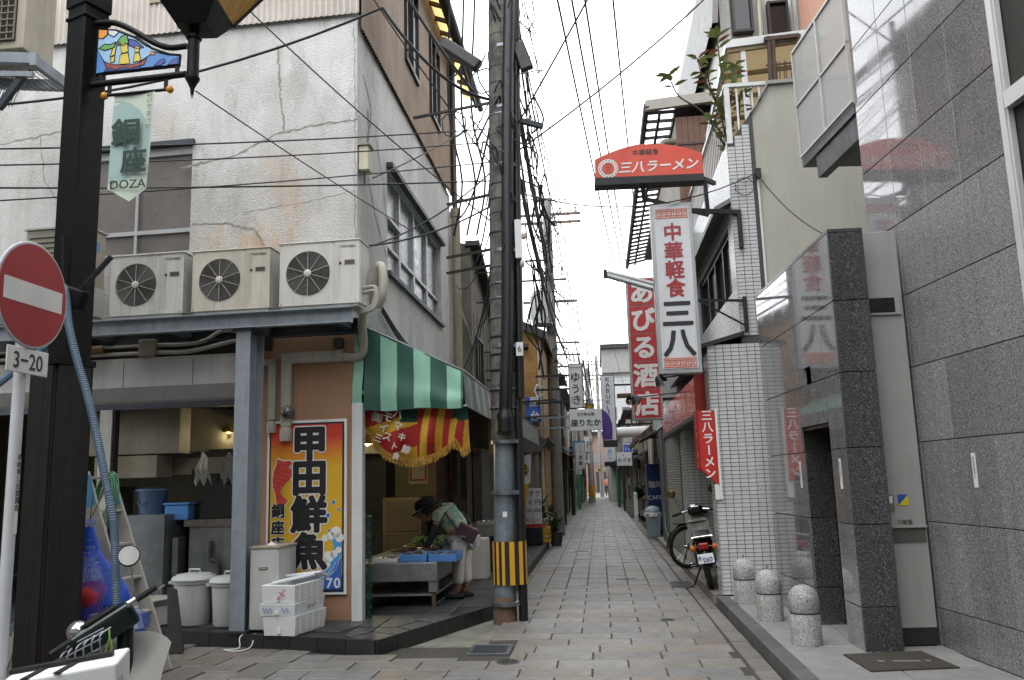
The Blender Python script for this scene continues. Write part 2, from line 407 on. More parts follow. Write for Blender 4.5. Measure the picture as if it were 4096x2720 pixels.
ct, stn = math.cos(R(-16)), math.sin(R(-16))
for i in range(-22, 10):              # tiles turned with the front edge, left of the corner post
    for j in range(0, 4):
        u, w = i * 0.3 + 0.15, j * 0.3 + 0.15
        x = -2.14 + u * ct - w * stn; yy = 8.035 + u * stn + w * ct
        ok = all(inside(x + (a * ct - b * stn), yy + (a * stn + b * ct), plat) for a in (-.147, .147) for b in (-.147, .147))
        if ok and x < -2.45: ptile(x, yy, 0.295, 0.295, R(-16))
for i in range(0, 5):
    for j in range(0, 26):
        x = -2.62 + i * 0.3 + .15; yy = 9.35 + j * 0.3
        if all(inside(x + a, yy + b, plat) for a in (-.15, .15) for b in (-.15, .15)): ptile(x, yy, .295, .295)
crz = mat('crazy_slate', '#424346', 0.45, var=.3, vs=5, rnd=.2, spec=.5)
for i, poly in enumerate([[(-2.42, 8.15), (-2.13, 8.06), (-2.03, 8.32), (-2.3, 8.46)], [(-2.29, 8.48), (-2.02, 8.34), (-1.93, 8.55), (-2.1, 8.72), (-2.3, 8.68)], [(-2.42, 8.2), (-2.31, 8.5), (-2.32, 8.7), (-2.5, 8.72), (-2.52, 8.3)],
        [(-1.92, 8.57), (-1.78, 8.94), (-1.95, 9.05), (-2.09, 8.74)], [(-2.3, 8.71), (-2.11, 8.75), (-1.97, 9.07), (-2.1, 9.3), (-2.3, 9.2)], [(-1.77, 8.97), (-1.6, 9.4), (-1.8, 9.45), (-1.94, 9.07)], [(-2.5, 8.75), (-2.32, 8.73), (-2.32, 9.22), (-2.5, 9.28)]]):
    mb = MB().prism(poly, SH - .02, SH - .001 + .0004 * i, lambda u, w, d: (u, w, d)); mb.build('slate_piece', crz, pl)
# face of the step in single slabs
edge = [(-9.9, 10.16), (-4.68, 8.80), (-3.67, 8.50), (-2.14, 8.03), (-1.32, 10.15)]
for a, b in zip(edge[:-1], edge[1:]):
    p, q = V(*a, 0), V(*b, 0); L = (q - p).length; n = max(1, int(L / 0.32)); d = (q - p).normalized(); nrm = V(d.y, -d.x, 0)
    for i in range(n):
        c0 = p + d * (L * i / n + .004); c1 = p + d * (L * (i + 1) / n - .004)
        MB().bar((c0 + nrm * .006) + V(0, 0, .045), (c1 + nrm * .006) + V(0, 0, .045), .02, .17 - .004).build('riser_tile', m_bside, pl)
for i in range(33):
    MB().box(-1.278, -1.262, 10.62 + i * .3, 10.91 + i * .3, -.04, SH - .003).build('riser_tile', m_bside, pl)

# granite step on the right
m_gstep = mat('granite_step', '#7f7f7d', 0.6, var=.2, vs=6, bump=.15, bs=250, rnd=.1)
gst = struct(MB().prism([(1.36, 6.2), (3.3, 6.2), (3.3, 11.2), (1.36, 10.9)], -0.08, 0.086, lambda u, w, d: (u, w, d)), 'granite_step_floor', m_gstep)
for i in range(6):
    for j in range(2):
        w = [0.62, 0.62][j]; x = 1.50 + .31 + j * .65
        if i < 6: lay(gst, x, 6.5 + i * .78, .64, .77, m_gstep, name='step_slab', z=.1)
m_kerb = mat('dark_kerb', '#4c4d4e', 0.6, var=.25, vs=6, streak=.1, rnd=.15)
for i in range(6): MB().box(1.345, 1.485, 6.1 + i * .78, 6.1 + i * .78 + .772, -0.06, .102).build('kerb_stone', m_kerb, gst, bevel=.008)
tst = struct(MB().box(1.36, 3.2, 11.0, 21.5, -.08, .088), 'tiled_step_floor', m_conc)
m_stile = mat('step_tile', '#77716a', .6, var=.25, vs=5, rnd=.15)
for i in range(34):
    MB().box(1.33, 1.62, 11.02 + i * .305, 11.32 + i * .305, -.02 if i % 2 else -.021, .1).build('step_tile', m_stile, tst)
m_mat = mat('rubber_mat', '#38332d', .9, var=.3, vs=8, bump=.6, bs=160)
dm = thing('door_mat', 'dark brown rubber mat on the granite step before the newspaper box', 'mat', (2.2, 7.05, .1))
MB().prism([(1.90, 6.70), (2.56, 6.80), (2.50, 7.40), (1.87, 7.30)], .1, .112, lambda u, w, d: (u, w, d)).build('mat_body', m_mat, dm)
q = MB(); q.box(2.05, 2.1, 7.0, 7.05, .112, .1135).box(2.16, 2.36, 7.0, 7.045, .112, .1135).box(2.4, 2.44, 7.0, 7.05, .112, .1135); q.build('worn_pattern', mat('worn_print', '#6f6a62', .9), dm)
round_cover(1.80, 7.6, 0.075, 'small round cover on the granite step near the first bollard')
# ------------------------------------------------------------------ the white corner building with the fish shop
CX, CY = -2.66, 9.20
FX = Matrix.Translation((CX, CY, 0)) @ Matrix.Rotation(R(-2), 4, 'Z')      # shop front frame: x to the right, y away from street, 0 at the corner
def F(): return MB(FX)
def stucco_mat():
    k = NT('stucco'); v = k.mapv(); c = hexc('#d3d1cb')
    out = k.mix(k.ramp(k.noise(v, .55, 6, .6), [(0.35, 0.0), (0.7, 1.0)]), hexc('#acaba7'), hexc('#cfcfce'))
    sv = k.mapv((3.5, 3.5, .5)); out = k.mix(k.math('MULTIPLY', k.ramp(k.noise(sv, 1.0, 6, .72), [(0.5, 0), (0.8, 1)]), .5), out, hexc('#8b877e'))
    sv2 = k.mapv((2.2, 2.2, 1.0), (3, 1, 0)); out = k.mix(k.math('MULTIPLY', k.ramp(k.noise(sv2, 1.1, 8, .78), [(0.50, 0), (0.72, 1)]), .6), out, hexc('#85827c'))
    # fine runs of orange rust that seep from the cracks
    g = k.n.new('ShaderNodeSeparateXYZ'); k.l.new(k.tc.outputs['Object'], g.inputs[0])
    def band(ax, a, b, w): 
        lo = k.math('MULTIPLY', k.math('SUBTRACT', g.outputs[ax], a), 1 / w, True); hi = k.math('MULTIPLY', k.math('SUBTRACT', b, g.outputs[ax]), 1 / w, True); return k.math('MULTIPLY', lo, hi)
    nz = k.ramp(k.noise(k.mapv((3.2, 3.2, 1.1)), 1.6, 7, .75), [(0.42, 0), (0.62, 1)])
    for (x0, x1, z0, z1, am) in RUST:
        out = k.mix(k.math('MULTIPLY', k.math('MULTIPLY', band(0, x0, x1, .25), band(2, z0, z1, .3)), k.math('MULTIPLY', nz, am)), out, hexc('#b98a4e'))
    k.set(out, 0.85, 0, .3)
    vo = k.n.new('ShaderNodeTexVoronoi'); vo.inputs['Scale'].default_value = 42; k.l.new(v, vo.inputs['Vector'])
    h = k.math('ADD', k.math('MULTIPLY', vo.outputs['Distance'], -.8), k.noise(v, 60, 4, .7)); k.bump(h, 0.55, 0.012)
    return k.m
B_LOC = V(-5.2, 12.8, 0)
# rust places in the wall's own coordinates (its origin is found below)
fishb = thing('corner_building', 'white stucco corner building with brown corrugated top storey over the fish shop', 'building', (CX, CY, 0))
RUST = [(-1.25, -.5, 4.35, 5.7, .38), (-2.0, -.6, 4.1, 4.72, .7), (-2.6, -2.1, 5.6, 6.2, .3)]
m_stucco = stucco_mat()
m_corr = mat('corrugated_brown', '#8c7b6b', .6, var=.2, vs=2, streak=.35, dirt='#54483d', dirtamt=.2)
m_corrg = mat('corrugated_grey', '#b2aba2', .6, var=.2, vs=2, streak=.4, dirt='#7e6f62')
m_wframe = mat('alu_frame', '#a9abab', .45, .3, var=.15)
m_dframe = mat('dark_alu', '#2a2927', .5, .3, var=.15)
m_frost = mat('frosted_pane', '#66686a', .28, var=.3, vs=3, spec=.6)
m_frostb = mat('brown_frosted_pane', '#645f5b', .35, var=.25, vs=3, spec=.5, bump=.3, bs=90)
m_rib = mat('ribbed_glass', '#7d8184', .22, var=.45, vs=4, spec=.7, bump=.5, bs=34)
m_glassd = glass('dark_glass', '#121416')
m_grey = mat('steel_grey', '#8c949b', .5, .05, var=.18, vs=7, streak=.35, dirt='#4a4f55')
m_greyd = mat('steel_dark', '#3e434a', .55, .3, var=.25, vs=5, streak=.3)
m_pvc = mat('pvc_cream', '#a39f93', .5, var=.15, vs=4, streak=.35, dirt='#6c675c')
m_pvcd = mat('pvc_tan', '#857d6c', .55, var=.2, vs=4, streak=.4, dirt='#5a5347')
m_pipe_dk = mat('pipe_dark', '#2f2d2b', .45, var=.2)
m_orange = mat('tan_render', '#a07c61', .8, var=.14, vs=1.2, streak=.22, dirt='#7a5a45', bump=.25, bs=160)
m_dark = mat('interior_dark', '#2d2b25', .85, var=.4, vs=2)
m_cream = mat('cream_paint', '#8a8270', .7, var=.25, vs=1.6, streak=.4, dirt='#5b513e', dirtamt=.25)
m_white = mat('white_paint', '#c9cbcb', .5, var=.1, vs=3, streak=.2, dirt='#8a8a86')
m_whited = mat('white_dirty', '#b5b4ae', .55, var=.2, vs=3, streak=.4, dirt='#77746a', dirtamt=.2)
# upper wall, window openings left free
def wall_with_holes(mb, u0, u1, z0, z1, holes, fn, d0, d1, mi=0):
    us = sorted({u0, u1} | {h[0] for h in holes} | {h[1] for h in holes}); zs = sorted({z0, z1} | {h[2] for h in holes} | {h[3] for h in holes})
    for i in range(len(us) - 1):
        for j in range(len(zs) - 1):
            cu, cz = (us[i] + us[i + 1]) / 2, (zs[j] + zs[j + 1]) / 2
            if any(h[0] < cu < h[1] and h[2] < cz < h[3] for h in holes): continue
            v = [fn(u, d, z) for z in (zs[j], zs[j + 1]) for d in (d0, d1) for u in (us[i], us[i + 1])]
            mb.add(v, [(0, 2, 3, 1), (4, 5, 7, 6), (0, 1, 5, 4), (1, 3, 7, 5), (3, 2, 6, 7), (2, 0, 4, 6)], mi)
fr = lambda u, d, z: (u, d, z)
w = F(); wall_with_holes(w, -12, 0, 3.42, 7.2, [(-3.42, -2.06, 4.36, 5.68)], fr, 0.0, .2); w.build('front_wall', m_stucco, fishb)
al = lambda u, d, z: (CX - d, CY + .204 + u, z)
w = MB(); wall_with_holes(w, 0.0, 6.15, 3.42, 7.06, [(1.22, 5.1, 4.34, 5.75)], al, 0.0, .2); w.build('alley_wall', m_stucco, fishb)
MB().box(CX - .02, CX + .012, CY + .21, CY + 6.3, 3.05, 3.42).build('band', mat('band_grey', '#7b766c', .85, var=.35, vs=2, streak=.5, dirt='#4b4740'), fishb)
# cracks in the stucco
m_crack = mat('crack', '#918d86', .95, var=.4, vs=20)
def crack(pts, wd, fn, seed):
    r_ = random.Random(seed); mb = MB(FX if fn is fr else None); P = []
    for a, b in zip(pts[:-1], pts[1:]):
        n = max(2, int(math.dist(a, b) / .05))
        for i in range(n): P.append((a[0] + (b[0] - a[0]) * i / n + r_.uniform(-.012, .012), a[1] + (b[1] - a[1]) * i / n + r_.uniform(-.012, .012)))
    P.append(pts[-1]); vs = []; 
    for i, p in enumerate(P):
        t = (P[min(i + 1, len(P) - 1)][0] - P[max(i - 1, 0)][0], P[min(i + 1, len(P) - 1)][1] - P[max(i - 1, 0)][1]); L = math.hypot(*t) or 1
        k = wd * r_.uniform(.25, 1.0); nx, nz = -t[1] / L * k, t[0] / L * k
        vs += [fn(p[0] + nx, -.004, p[1] + nz), fn(p[0] - nx, -.004, p[1] - nz)]
    mb.add(vs, [(2 * i, 2 * i + 1, 2 * i + 3, 2 * i + 2) for i in range(len(P) - 1)]); mb.build('crack', m_crack, fishb)
crack([(-1.0, 6.85), (-.97, 6.35), (-.9, 5.75)], .016, fr, 1); crack([(-.0, 5.82), (-.5, 5.80), (-1.0, 5.72), (-1.5, 5.5), (-2.2, 5.4)], .014, fr, 2)
crack([(-2.03, 4.68), (-1.6, 4.66), (-1.25, 4.55), (-1.1, 4.32)], .014, fr, 3); crack([(0, 4.95), (-.6, 4.85), (-1.4, 4.78)], .004, fr, 4); crack([(-.04, 7.0), (-.02, 5.9), (-.03, 5.0), (-.01, 4.0)], .007, fr, 9)
crack([(-5.6, 5.6), (-5.0, 5.85), (-4.3, 5.95), (-3.8, 6.0)], .009, fr, 5); crack([(-4.1, 6.0), (-4.0, 5.4), (-3.7, 4.9)], .006, fr, 11)
crack([(.05, 6.5), (.35, 6.3), (.4, 5.9)], .02, al, 6); crack([(.2, 5.35), (.6, 4.9), (1.15, 4.5)], .02, al, 7); crack([(.7, 5.9), (1.0, 5.4), (1.2, 5.0)], .016, al, 8)
crack([(2.4, 6.95), (2.5, 6.4), (2.55, 5.9)], .012, al, 10); crack([(.25, 6.15), (.3, 5.95), (.26, 5.7)], .05, al, 12); crack([(.1, 4.0), (.6, 3.85), (1.2, 3.9)], .012, al, 13)
# front window
wt = F(); wt.box(-3.42, -2.06, .06, .11, 4.36, 5.68).build('window', m_frostb, fishb)
fw = F()
for a in ((-2.79, -2.755, .03, .06, 4.36, 5.55), (-3.42, -2.06, .028, .058, 4.60, 4.65), (-3.42, -2.06, .026, .06, 5.58, 5.68)): fw.box(*a)
wwin = fishb.children[-1]
fw.build('window_frame', m_wframe, wwin)
F().box(-3.5, -2.03, -.05, .06, 5.68, 5.74).build('window_hood', m_greyd, wwin)
# alley window: four tall lights
for i, (y0, y1) in enumerate([(1.22, 2.15), (2.15, 3.1), (3.1, 4.1), (4.1, 5.1)]):
    g = MB(); Y0, Y1 = CY + .204 + y0, CY + .204 + y1
    g.box(CX - .12, CX - .10, Y0, Y1, 4.34, 5.75); wo = g.build('window', m_rib if i in (0, 1) else m_frost, fishb)
    f = MB(); f.box(CX - .10, CX - .05, Y0, Y0 + .05, 4.34, 5.75).box(CX - .10, CX - .05, Y1 - .04, Y1, 4.34, 5.75).box(CX - .10, CX - .052, Y0 + .05, Y1 - .04, 4.34, 4.39).box(CX - .10, CX - .052, Y0 + .05, Y1 - .04, 5.70, 5.75)
    f.box(CX - .10, CX - .054, Y0 + .05, Y1 - .04, 4.72, 4.76)
    if i == 0: f.box(CX - .10, CX - .02, Y0 + .05, Y1 - .04, 5.1, 5.14)
    f.build('window_frame', m_wframe, wo)
MB().box(CX - .02, CX + .09, CY + 1.38, CY + 5.36, 5.755, 5.82).build('window_hood', m_greyd, fishb)
MB().box(CX - .02, CX + .06, CY + 1.38, CY + 5.36, 4.27, 4.33).build('window_sill', m_greyd, fishb)
# corrugated top storey
def corrugated(name, fn, u0, u1, z0, z1, pitch, amp, mt, par, holes=()):
    mb = MB(); us = sorted({u0, u1} | {h[0] for h in holes} | {h[1] for h in holes})
    for a, b in zip(us[:-1], us[1:]):
        zz = [(z0, z1)]
        for h in holes:
            if h[0] < (a + b) / 2 < h[1]: zz = [(z0, h[2]), (h[3], z1)]
        n = max(2, int((b - a) / pitch * 4))
        for (za, zb) in zz:
            v = []
            for i in range(n + 1):
                u = a + (b - a) * i / n; d = -amp * math.sin(2 * PI * u / pitch); v += [fn(u, d, za), fn(u, d, zb)]
            mb.add(v, [(2 * i, 2 * i + 2, 2 * i + 3, 2 * i + 1) for i in range(n)])
    return mb.build(name, mt, par, smooth=True)
fw_ = lambda u, d, z: tuple(FX @ Vector((u, d - .06, z)))
corrugated('corrugated_front', fw_, -12, .04, 7.15, 11.5, .075, .012, m_corrg, fishb, [(-2.6, -1.0, 7.62, 9.0)])
ga = lambda u, d, z: (CX + .05 - d, CY + u, z)
corrugated('corrugated_side', ga, .0, 6.25, 7.0, 10.2, .075, .012, m_corr, fishb, [(2.3, 3.2, 7.78, 9.3), (4.2, 5.05, 7.78, 9.3)])
bk = F().box(-12, .0, .05, .12, 7.21, 11.4); bk.build('top_storey_core', m_dark, fishb)
MB().box(CX - .15, CX - .03, CY + .21, CY + 6.2, 7.07, 10.1).build('top_storey_side_core', m_dark, fishb)
for (a, b) in ((2.3, 3.2), (4.2, 5.05)):
    g = MB().box(CX + .0, CX + .03, CY + a, CY + b, 7.78, 9.3); wo = g.build('window', m_glassd, fishb)
    f = MB(); X = CX + .03
    for q in ((a, a + .06, 7.78, 9.3), (b - .06, b, 7.78, 9.3), (a + .06, b - .06, 7.78, 7.84), (a + .06, b - .06, 9.22, 9.3), ((a + b) / 2 - .02, (a + b) / 2 + .03, 7.84, 9.22)): f.box(X, X + .07, CY + q[0], CY + q[1], q[2], q[3])
    f.build('window_frame', m_dframe, wo)
    MB().box(X - .0, X + .012, CY + (a + b) / 2 + .04, CY + b - .07, 7.84, 8.9).build('blind', mat('pale_blind', '#b9bec0', .4, var=.2), wo)
F().box(-2.6, -1.0, -.02, .02, 7.62, 9.0).build('window', m_glassd, fishb); wo = fishb.children[-1]
F().box(-2.66, -.94, -.085, -.03, 7.56, 7.64).box(-1.83, -1.77, -.08, -.03, 7.64, 9).box(-2.66, -2.6, -.08, -.03, 7.64, 9).box(-1.0, -.94, -.08, -.03, 7.64, 9).build('window_frame', mat('tan_frame', '#8a7a68', .5), wo)
# eaves with yellow translucent sheets on rafters, gutter
m_ysheet = sheet('yellow_sheet', '#efd08c', .65)
m_raft = mat('rafter', '#40382f', .7, var=.3)
ez = lambda x: 9.95 - (x - CX) * .35
ev = MB().quad((CX + .04, CY - .3, ez(CX)), (CX + .33, CY - .3, ez(CX + .33)), (CX + .33, CY + 8.2, ez(CX + .33)), (CX + .04, CY + 8.2, ez(CX))).build('eave_sheet', m_ysheet, fishb)
for i in range(17):
    y0 = CY - .2 + i * .5
    MB().bar((CX + .04, y0, ez(CX) - .05), (CX + .31, y0, ez(CX + .31) - .05), .05, .07).build('rafter', m_raft, fishb)
MB().box(CX + .29, CX + .35, CY - .3, CY + 8.2, ez(CX + .33) - .16, ez(CX + .33) - .02).build('purlin', m_raft, fishb)
MB().tube([(CX + .40, CY - .3, 9.78), (CX + .40, CY + 8.3, 9.70)], .07, 10).build('gutter', m_pipe_dk, fishb, smooth=True)
MB().box(CX - 3, CX - .18, CY + .3, CY + 6.2, 10.0, 10.2).build('roof', m_dark, fishb)
# rusted pillar at the far end and downpipes
m_rustw = mat('rust_stained_plaster', '#aaa597', .85, var=.3, vs=2, streak=.7, dirt='#8a5a30', dirtamt=.45, ds=1.5, bump=.4, bs=60)
MB().box(CX - .3, CX + .0, CY + 6.4, CY + 7.5, 3.42, 6.75).build('pillar', m_rustw, fishb)
dp = MB().tube([(CX + .12, CY + 6.22, 10.4), (CX + .12, CY + 6.22, 6.85), (CX + .14, CY + 6.2, 6.7)], .055, 10); dp.build('downpipe', m_pipe_dk, fishb, smooth=True)
MB().tube([(CX + .14, CY + 6.18, 6.72), (CX + .14, CY + 6.18, 3.1)], .085, 12).tube([(CX + .14, CY + 6.18, 6.55), (CX + .14, CY + 6.18, 6.72)], .1, 12).build('downpipe', m_pvcd, fishb, smooth=True)
MB().tube([(CX + .05, CY + 6.42, 6.3), (CX + .1, CY + 6.45, 5.0), (CX + .25, CY + 6.5, 4.5), (CX + .3, CY + 7.0, 4.1), (CX + .2, CY + 7.3, 3.6)], .03, 8).build('conduit', m_pvcd, fishb, smooth=True)
cb = MB()
for k2 in range(3): cb.tube(smoothpts([(CX + .05, CY + .9, 3.75 - .03 * k2), (CX + .06, CY + 1.8, 3.55 - .04 * k2), (CX + .07, CY + 3, 3.42 - .02 * k2), (CX + .06, CY + 4.6, 3.52 - .05 * k2), (CX + .08, CY + 6, 3.45 - .03 * k2)]), .014, 6)
cb.build('wall_cables', m_pipe_dk, fishb)

# ground floor of the shop
MB(FX).box(-1.28, -.02, 0, .18, SH, 3.42).build('tan_wall', m_orange, fishb)
shop_in = F()
shop_in.box(-9.5, -9.3, .2, 5.4, SH, 3.4)                  # far left inside wall
shop_in.box(-9.3, -.2, 5.4, 5.6, SH, 3.4)                  # back wall
shop_in.build('inner_wall', mat('shop_wall_dingy', '#6a6353', .8, var=.35, vs=1.3, streak=.4, dirt='#3a3529', dirtamt=.3), fishb)
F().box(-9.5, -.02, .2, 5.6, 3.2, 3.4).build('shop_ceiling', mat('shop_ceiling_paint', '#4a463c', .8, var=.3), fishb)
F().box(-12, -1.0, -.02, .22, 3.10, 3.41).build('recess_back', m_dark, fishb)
fs = F(); fs.add([(-12, -.12, 3.06), (-1.30, -.12, 3.06), (-1.30, -.12, 2.74), (-12, -.12, 2.74), (-12, .10, 2.56), (-1.30, .10, 2.56), (-12, .02, 3.10), (-1.30, .02, 3.10)], [(0, 3, 2, 1), (3, 4, 5, 2), (0, 1, 7, 6)])
fs.build('fascia', mat('fascia_white', '#bab9b8', .5, var=.1, vs=2, streak=.3, dirt='#8c857a'), fishb)
F().box(-12, -1.30, -.126, -.118, 3.045, 3.075).build('fascia_trim', m_whited, fishb)
for x in (-3.9, -2.75, -1.9): F().box(x, x + .006, -.1235, -.118, 2.742, 3.04).build('fascia_seam', m_greyd, fishb)
F().box(-12, -1.3, .04, .16, 2.50, 2.56).build('shutter_rail', m_greyd, fishb)
F().box(-3.08, -2.93, -.02, .1, SH, 2.5).build('shopfront_post', m_whited, fishb)
F().box(-2.93, -2.90, -.0, .09, SH, 2.5).build('post_shadow_gap', m_dframe, fishb)
MB().box(CX - .03, CX + .09, CY - .10, CY + .02, SH, 2.45).build('corner_post', m_white, fishb, bevel=.006)
# inner partitions seen from the alley side
ip = MB(); ip.box(-5.3, -2.75, 14.1, 14.25, SH, 3.2); ip.build('partition', mat('cream_partition', '#7d745c', .8, var=.25, vs=1.5, dirtamt=.3, dirt='#4b412f'), fishb)
MB().box(-3.75, -3.4, 13.4, 13.9, SH, 3.2).build('inner_pillar', m_dark, fishb)
MB().box(CX - .06, CX + .0, CY + 4.6, CY + 5.9, SH, 3.05).build('brown_panel', mat('brown_panel', '#5a4130', .6, var=.2), fishb)
MB().box(CX - .04, CX + .05, CY + 5.88, CY + 6.3, SH, 3.05).build('tan_pier', m_orange, fishb)
MB().box(CX - .1, CX + .02, CY + .02, CY + 6.3, 2.62, 3.06).build('alley_lintel', mat('lintel_dark', '#57514a', .8, var=.3), fishb)
MB().box(CX - .25, CX - .0, CY + 6.35, CY + 11.4, SH, 3.4).build('side_shopfront', mat('side_front', '#4f473c', .8, var=.4, vs=1), fishb)
for i, (y0, y1, mt) in enumerate([(6.5, 7.4, m_dframe), (7.6, 8.3, m_pvcd), (8.5, 9.6, m_glassd), (9.8, 11.2, m_whited)]):
    MB().box(CX + .002, CX + .03, CY + y0, CY + y1, SH + .05, 2.3).build('side_door', mt, fishb)
# beams and hoods hanging in the shop
F().box(-3.6, -2.35, .45, .8, 2.0, 2.55).box(-3.4, -2.6, .4, .75, 1.72, 1.98).build('hanging_beam', m_cream, fishb)
b = F(); b.add([(-2.45, .8, 2.02), (-2.45, .8, 2.56), (-.2, 4.6, 2.56), (-.2, 4.6, 2.02), (-2.35, .7, 2.02), (-2.35, .7, 2.56), (-.1, 4.5, 2.56), (-.1, 4.5, 2.02)], [(0, 3, 2, 1), (4, 5, 6, 7), (0, 4, 7, 3), (1, 2, 6, 5), (0, 1, 5, 4), (3, 7, 6, 2)]); b.build('ceiling_beam', m_cream, fishb)
F().box(-2.75, -1.7, .85, 1.0, 1.75, 1.95).build('hanging_shelf', m_cream, fishb)

# ---- steel frame carrying the air conditioners
stl = thing('air_conditioner_shelf', 'grey steel beam shelf on a column carrying the air conditioners', 'steel shelf', (-3.6, 8.5, SH))
Yb = -.77
def ibeam(mb, x0, x1, y, z0, z1, w=.09, t=.014):
    mb.box(x0, x1, y - w, y, z1 - t, z1).box(x0, x1, y - w, y, z0, z0 + t).box(x0, x1, y - .012, y, z0 + t, z1 - t)
a = F(); ibeam(a, -12, .19, Yb + .06, 3.23, 3.40); a.build('front_beam', m_grey, stl)
a = F(); ibeam(a, -12, .12, -.06, 3.23, 3.40); a.build('rear_beam', m_greyd, stl)
for x in (-.05, -1.0, -1.95, -2.9, -3.85, -5.4): F().box(x - .04, x + .04, Yb + .07, -.15, 3.27, 3.385).build('cross_beam', m_greyd, stl)
h = F(); h.box(-1.09, -.93, -.73, -.715, SH, 3.23).box(-1.017, -1.003, -.715, -.40, SH, 3.23).box(-1.09, -.93, -.40, -.385, SH, 3.23); h.build('column', m_grey, stl)
F().box(-1.13, -.89, -.77, -.35, SH, SH + .02).build('base_plate', m_greyd, stl); F().box(-1.13, -.89, -.77, -.35, 3.21, 3.229).build('cap_plate', m_greyd, stl)
for x in (-1.1, -.92):
    for yy in (-.74, -.38): F().cyl((x, yy, 3.229), (x, yy, 3.25), .012, 6).build('bolt', m_grey, stl)
# ---- outdoor units
m_ac = mat('ac_cream', '#cbc9c3', .45, var=.1, vs=3, streak=.3, dirt='#8b867a', dirtamt=.1)
m_acd = mat('ac_side', '#b9b7b0', .5, var=.12, vs=3, streak=.35, dirt='#7d786d')
m_fan = mat('fan_dark', '#111111', .6, var=.2)
m_wire = mat('guard_wire', '#8a8884', .5, .2, var=.1)
m_spoke = mat('guard_spoke', '#a9a79f', .5, var=.1)
m_print = mat('print_dark', '#2c2c2c', .6, var=0)
def ac_unit(x0, x1, z0, z1, label, m_ac=None, front=-.75, dep=.34):
    t = thing('air_conditioner', label, 'air conditioner', tuple(FX @ Vector(((x0 + x1) / 2, front + dep / 2, z0))), group='outdoor units in a row on the steel shelf')
    W = x1 - x0; Hh = z1 - z0; fx, fz, fr_ = x0 + W * .36, z0 + Hh * .52, Hh * .335
    c = F(); c.box(x0, x1, front + .06, front + dep, z0 + .03, z1 - .012)
    body = c.build('casing', m_acd, t, bevel=.012)
    # front sheet with the round fan opening
    p = F(); n = 40; xs = x0 + W * .69; ring = [(fx + fr_ * math.cos(2 * PI * i / n), fz + fr_ * math.sin(2 * PI * i / n)) for i in range(n)]
    def edge(i):
        a = 2 * PI * i / n; dx, dz = math.cos(a), math.sin(a); k = 9
        for lim, d in (((xs - fx), dx), ((fx - x0), -dx), ((z1 - .012 - fz), dz), ((fz - z0 - .03), -dz)):
            if d > 1e-6: k = min(k, lim / d)
        return (fx + dx * k, fz + dz * k)
    crn = [edge(i) for i in range(n)]
    v = [(u, front, w2) for u, w2 in ring] + [(u, front, w2) for u, w2 in crn] + [(u, front + .03, w2) for u, w2 in ring]
    p.add(v, [(i, n + i, n + (i + 1) % n, (i + 1) % n) for i in range(n)] + [(i, (i + 1) % n, 2 * n + (i + 1) % n, 2 * n + i) for i in range(n)])
    for cu in ((xs, z1 - .012), (x0, z1 - .012), (x0, z0 + .03), (xs, z0 + .03)):
        j = min(range(n), key=lambda i: math.dist(crn[i], cu)); 
        a_, b_ = crn[j - 1], crn[(j + 1) % n]; p.add([(a_[0], front + .0004, a_[1]), (cu[0], front + .0004, cu[1]), (b_[0], front + .0004, b_[1])], [(0, 1, 2)])
    p.box(xs + .002, x1, front, front + .012, z0 + .03, z1 - .012)
    for q in range(5): p.box(xs + .015 + q * .012, xs + .019 + q * .012, front - .003, front, z0 + .09, z1 - .06)
    p.box(x1 - .006, x1, front + .012, front + .06, z0 + .03, z1 - .012).box(x0, x0 + .006, front, front + .06, z0 + .03, z1 - .012)
    p.build('front_panel', m_ac, t)
    F().box(x0 - .012, x1 + .012, front - .012, front + dep + .012, z1 - .014, z1).build('lid', m_ac, t, bevel=.006)
    F().box(x0 + .02, x1 - .02, front + .02, front + dep - .02, z0, z0 + .032).build('foot_rail', m_acd, t)
    d = F(); d.lathe([(fr_ * .99, 0), (fr_ * .99, .004)], (fx, front + .026, fz), 32, axis=Matrix.Rotation(PI / 2, 4, 'X')); d.build('fan_well', m_fan, t)
    bl = F()
    for i in range(4):
        a = i * PI / 2 + .5
        bl.obox((fx + math.cos(a) * fr_ * .5, front + .018, fz + math.sin(a) * fr_ * .5), (fr_ * .8, .006, fr_ * .42), Euler((0, -a, 0)).to_matrix())
    fan = bl.build('fan', mat('fan_blade', '#262626', .5), t)
    g = F()
    for i in range(15):
        rr = fr_ * (.24 + .76 * i / 14); g.tube([(fx + rr * math.cos(2 * PI * j / 36), front - .006, fz + rr * math.sin(2 * PI * j / 36)) for j in range(36)], .0019, 4, closed=True)
    gd = g.build('fan_guard', m_wire, t, kind='stuff')
    g = F()
    for i in range(10):
        a = 2 * PI * i / 10 + .31; g.bar((fx + .12 * fr_ * math.cos(a), front - .010, fz + .12 * fr_ * math.sin(a)), (fx + fr_ * 1.0 * math.cos(a), front - .010, fz + fr_ * math.sin(a)), .006, .006)
    g.build('guard_spoke', m_spoke, gd)
    F().lathe([(fr_ * .17, 0), (fr_ * .17, .012), (fr_ * .12, .02)], (fx, front - .006, fz), 20, axis=Matrix.Rotation(PI / 2, 4, 'X')).build('fan_hub', m_ac, t, smooth=True)
    F().box(x1 - W * .18, x1 - W * .06, front - .004, front, z0 + Hh * .62, z0 + Hh * .685).build('label_window', mat('label_brown', '#4f463a', .4), t)
    F().box(x1 - W * .19, x1 - W * .05, front - .002, front + .001, z0 + Hh * .61, z0 + Hh * .695).build('label_frame', m_whited, t)
    F().lathe([(.014, 0), (.014, .006)], (x1 - W * .235, front - .002, z0 + Hh * .645), 12, axis=Matrix.Rotation(PI / 2, 4, 'X')).build('badge', m_print, t)
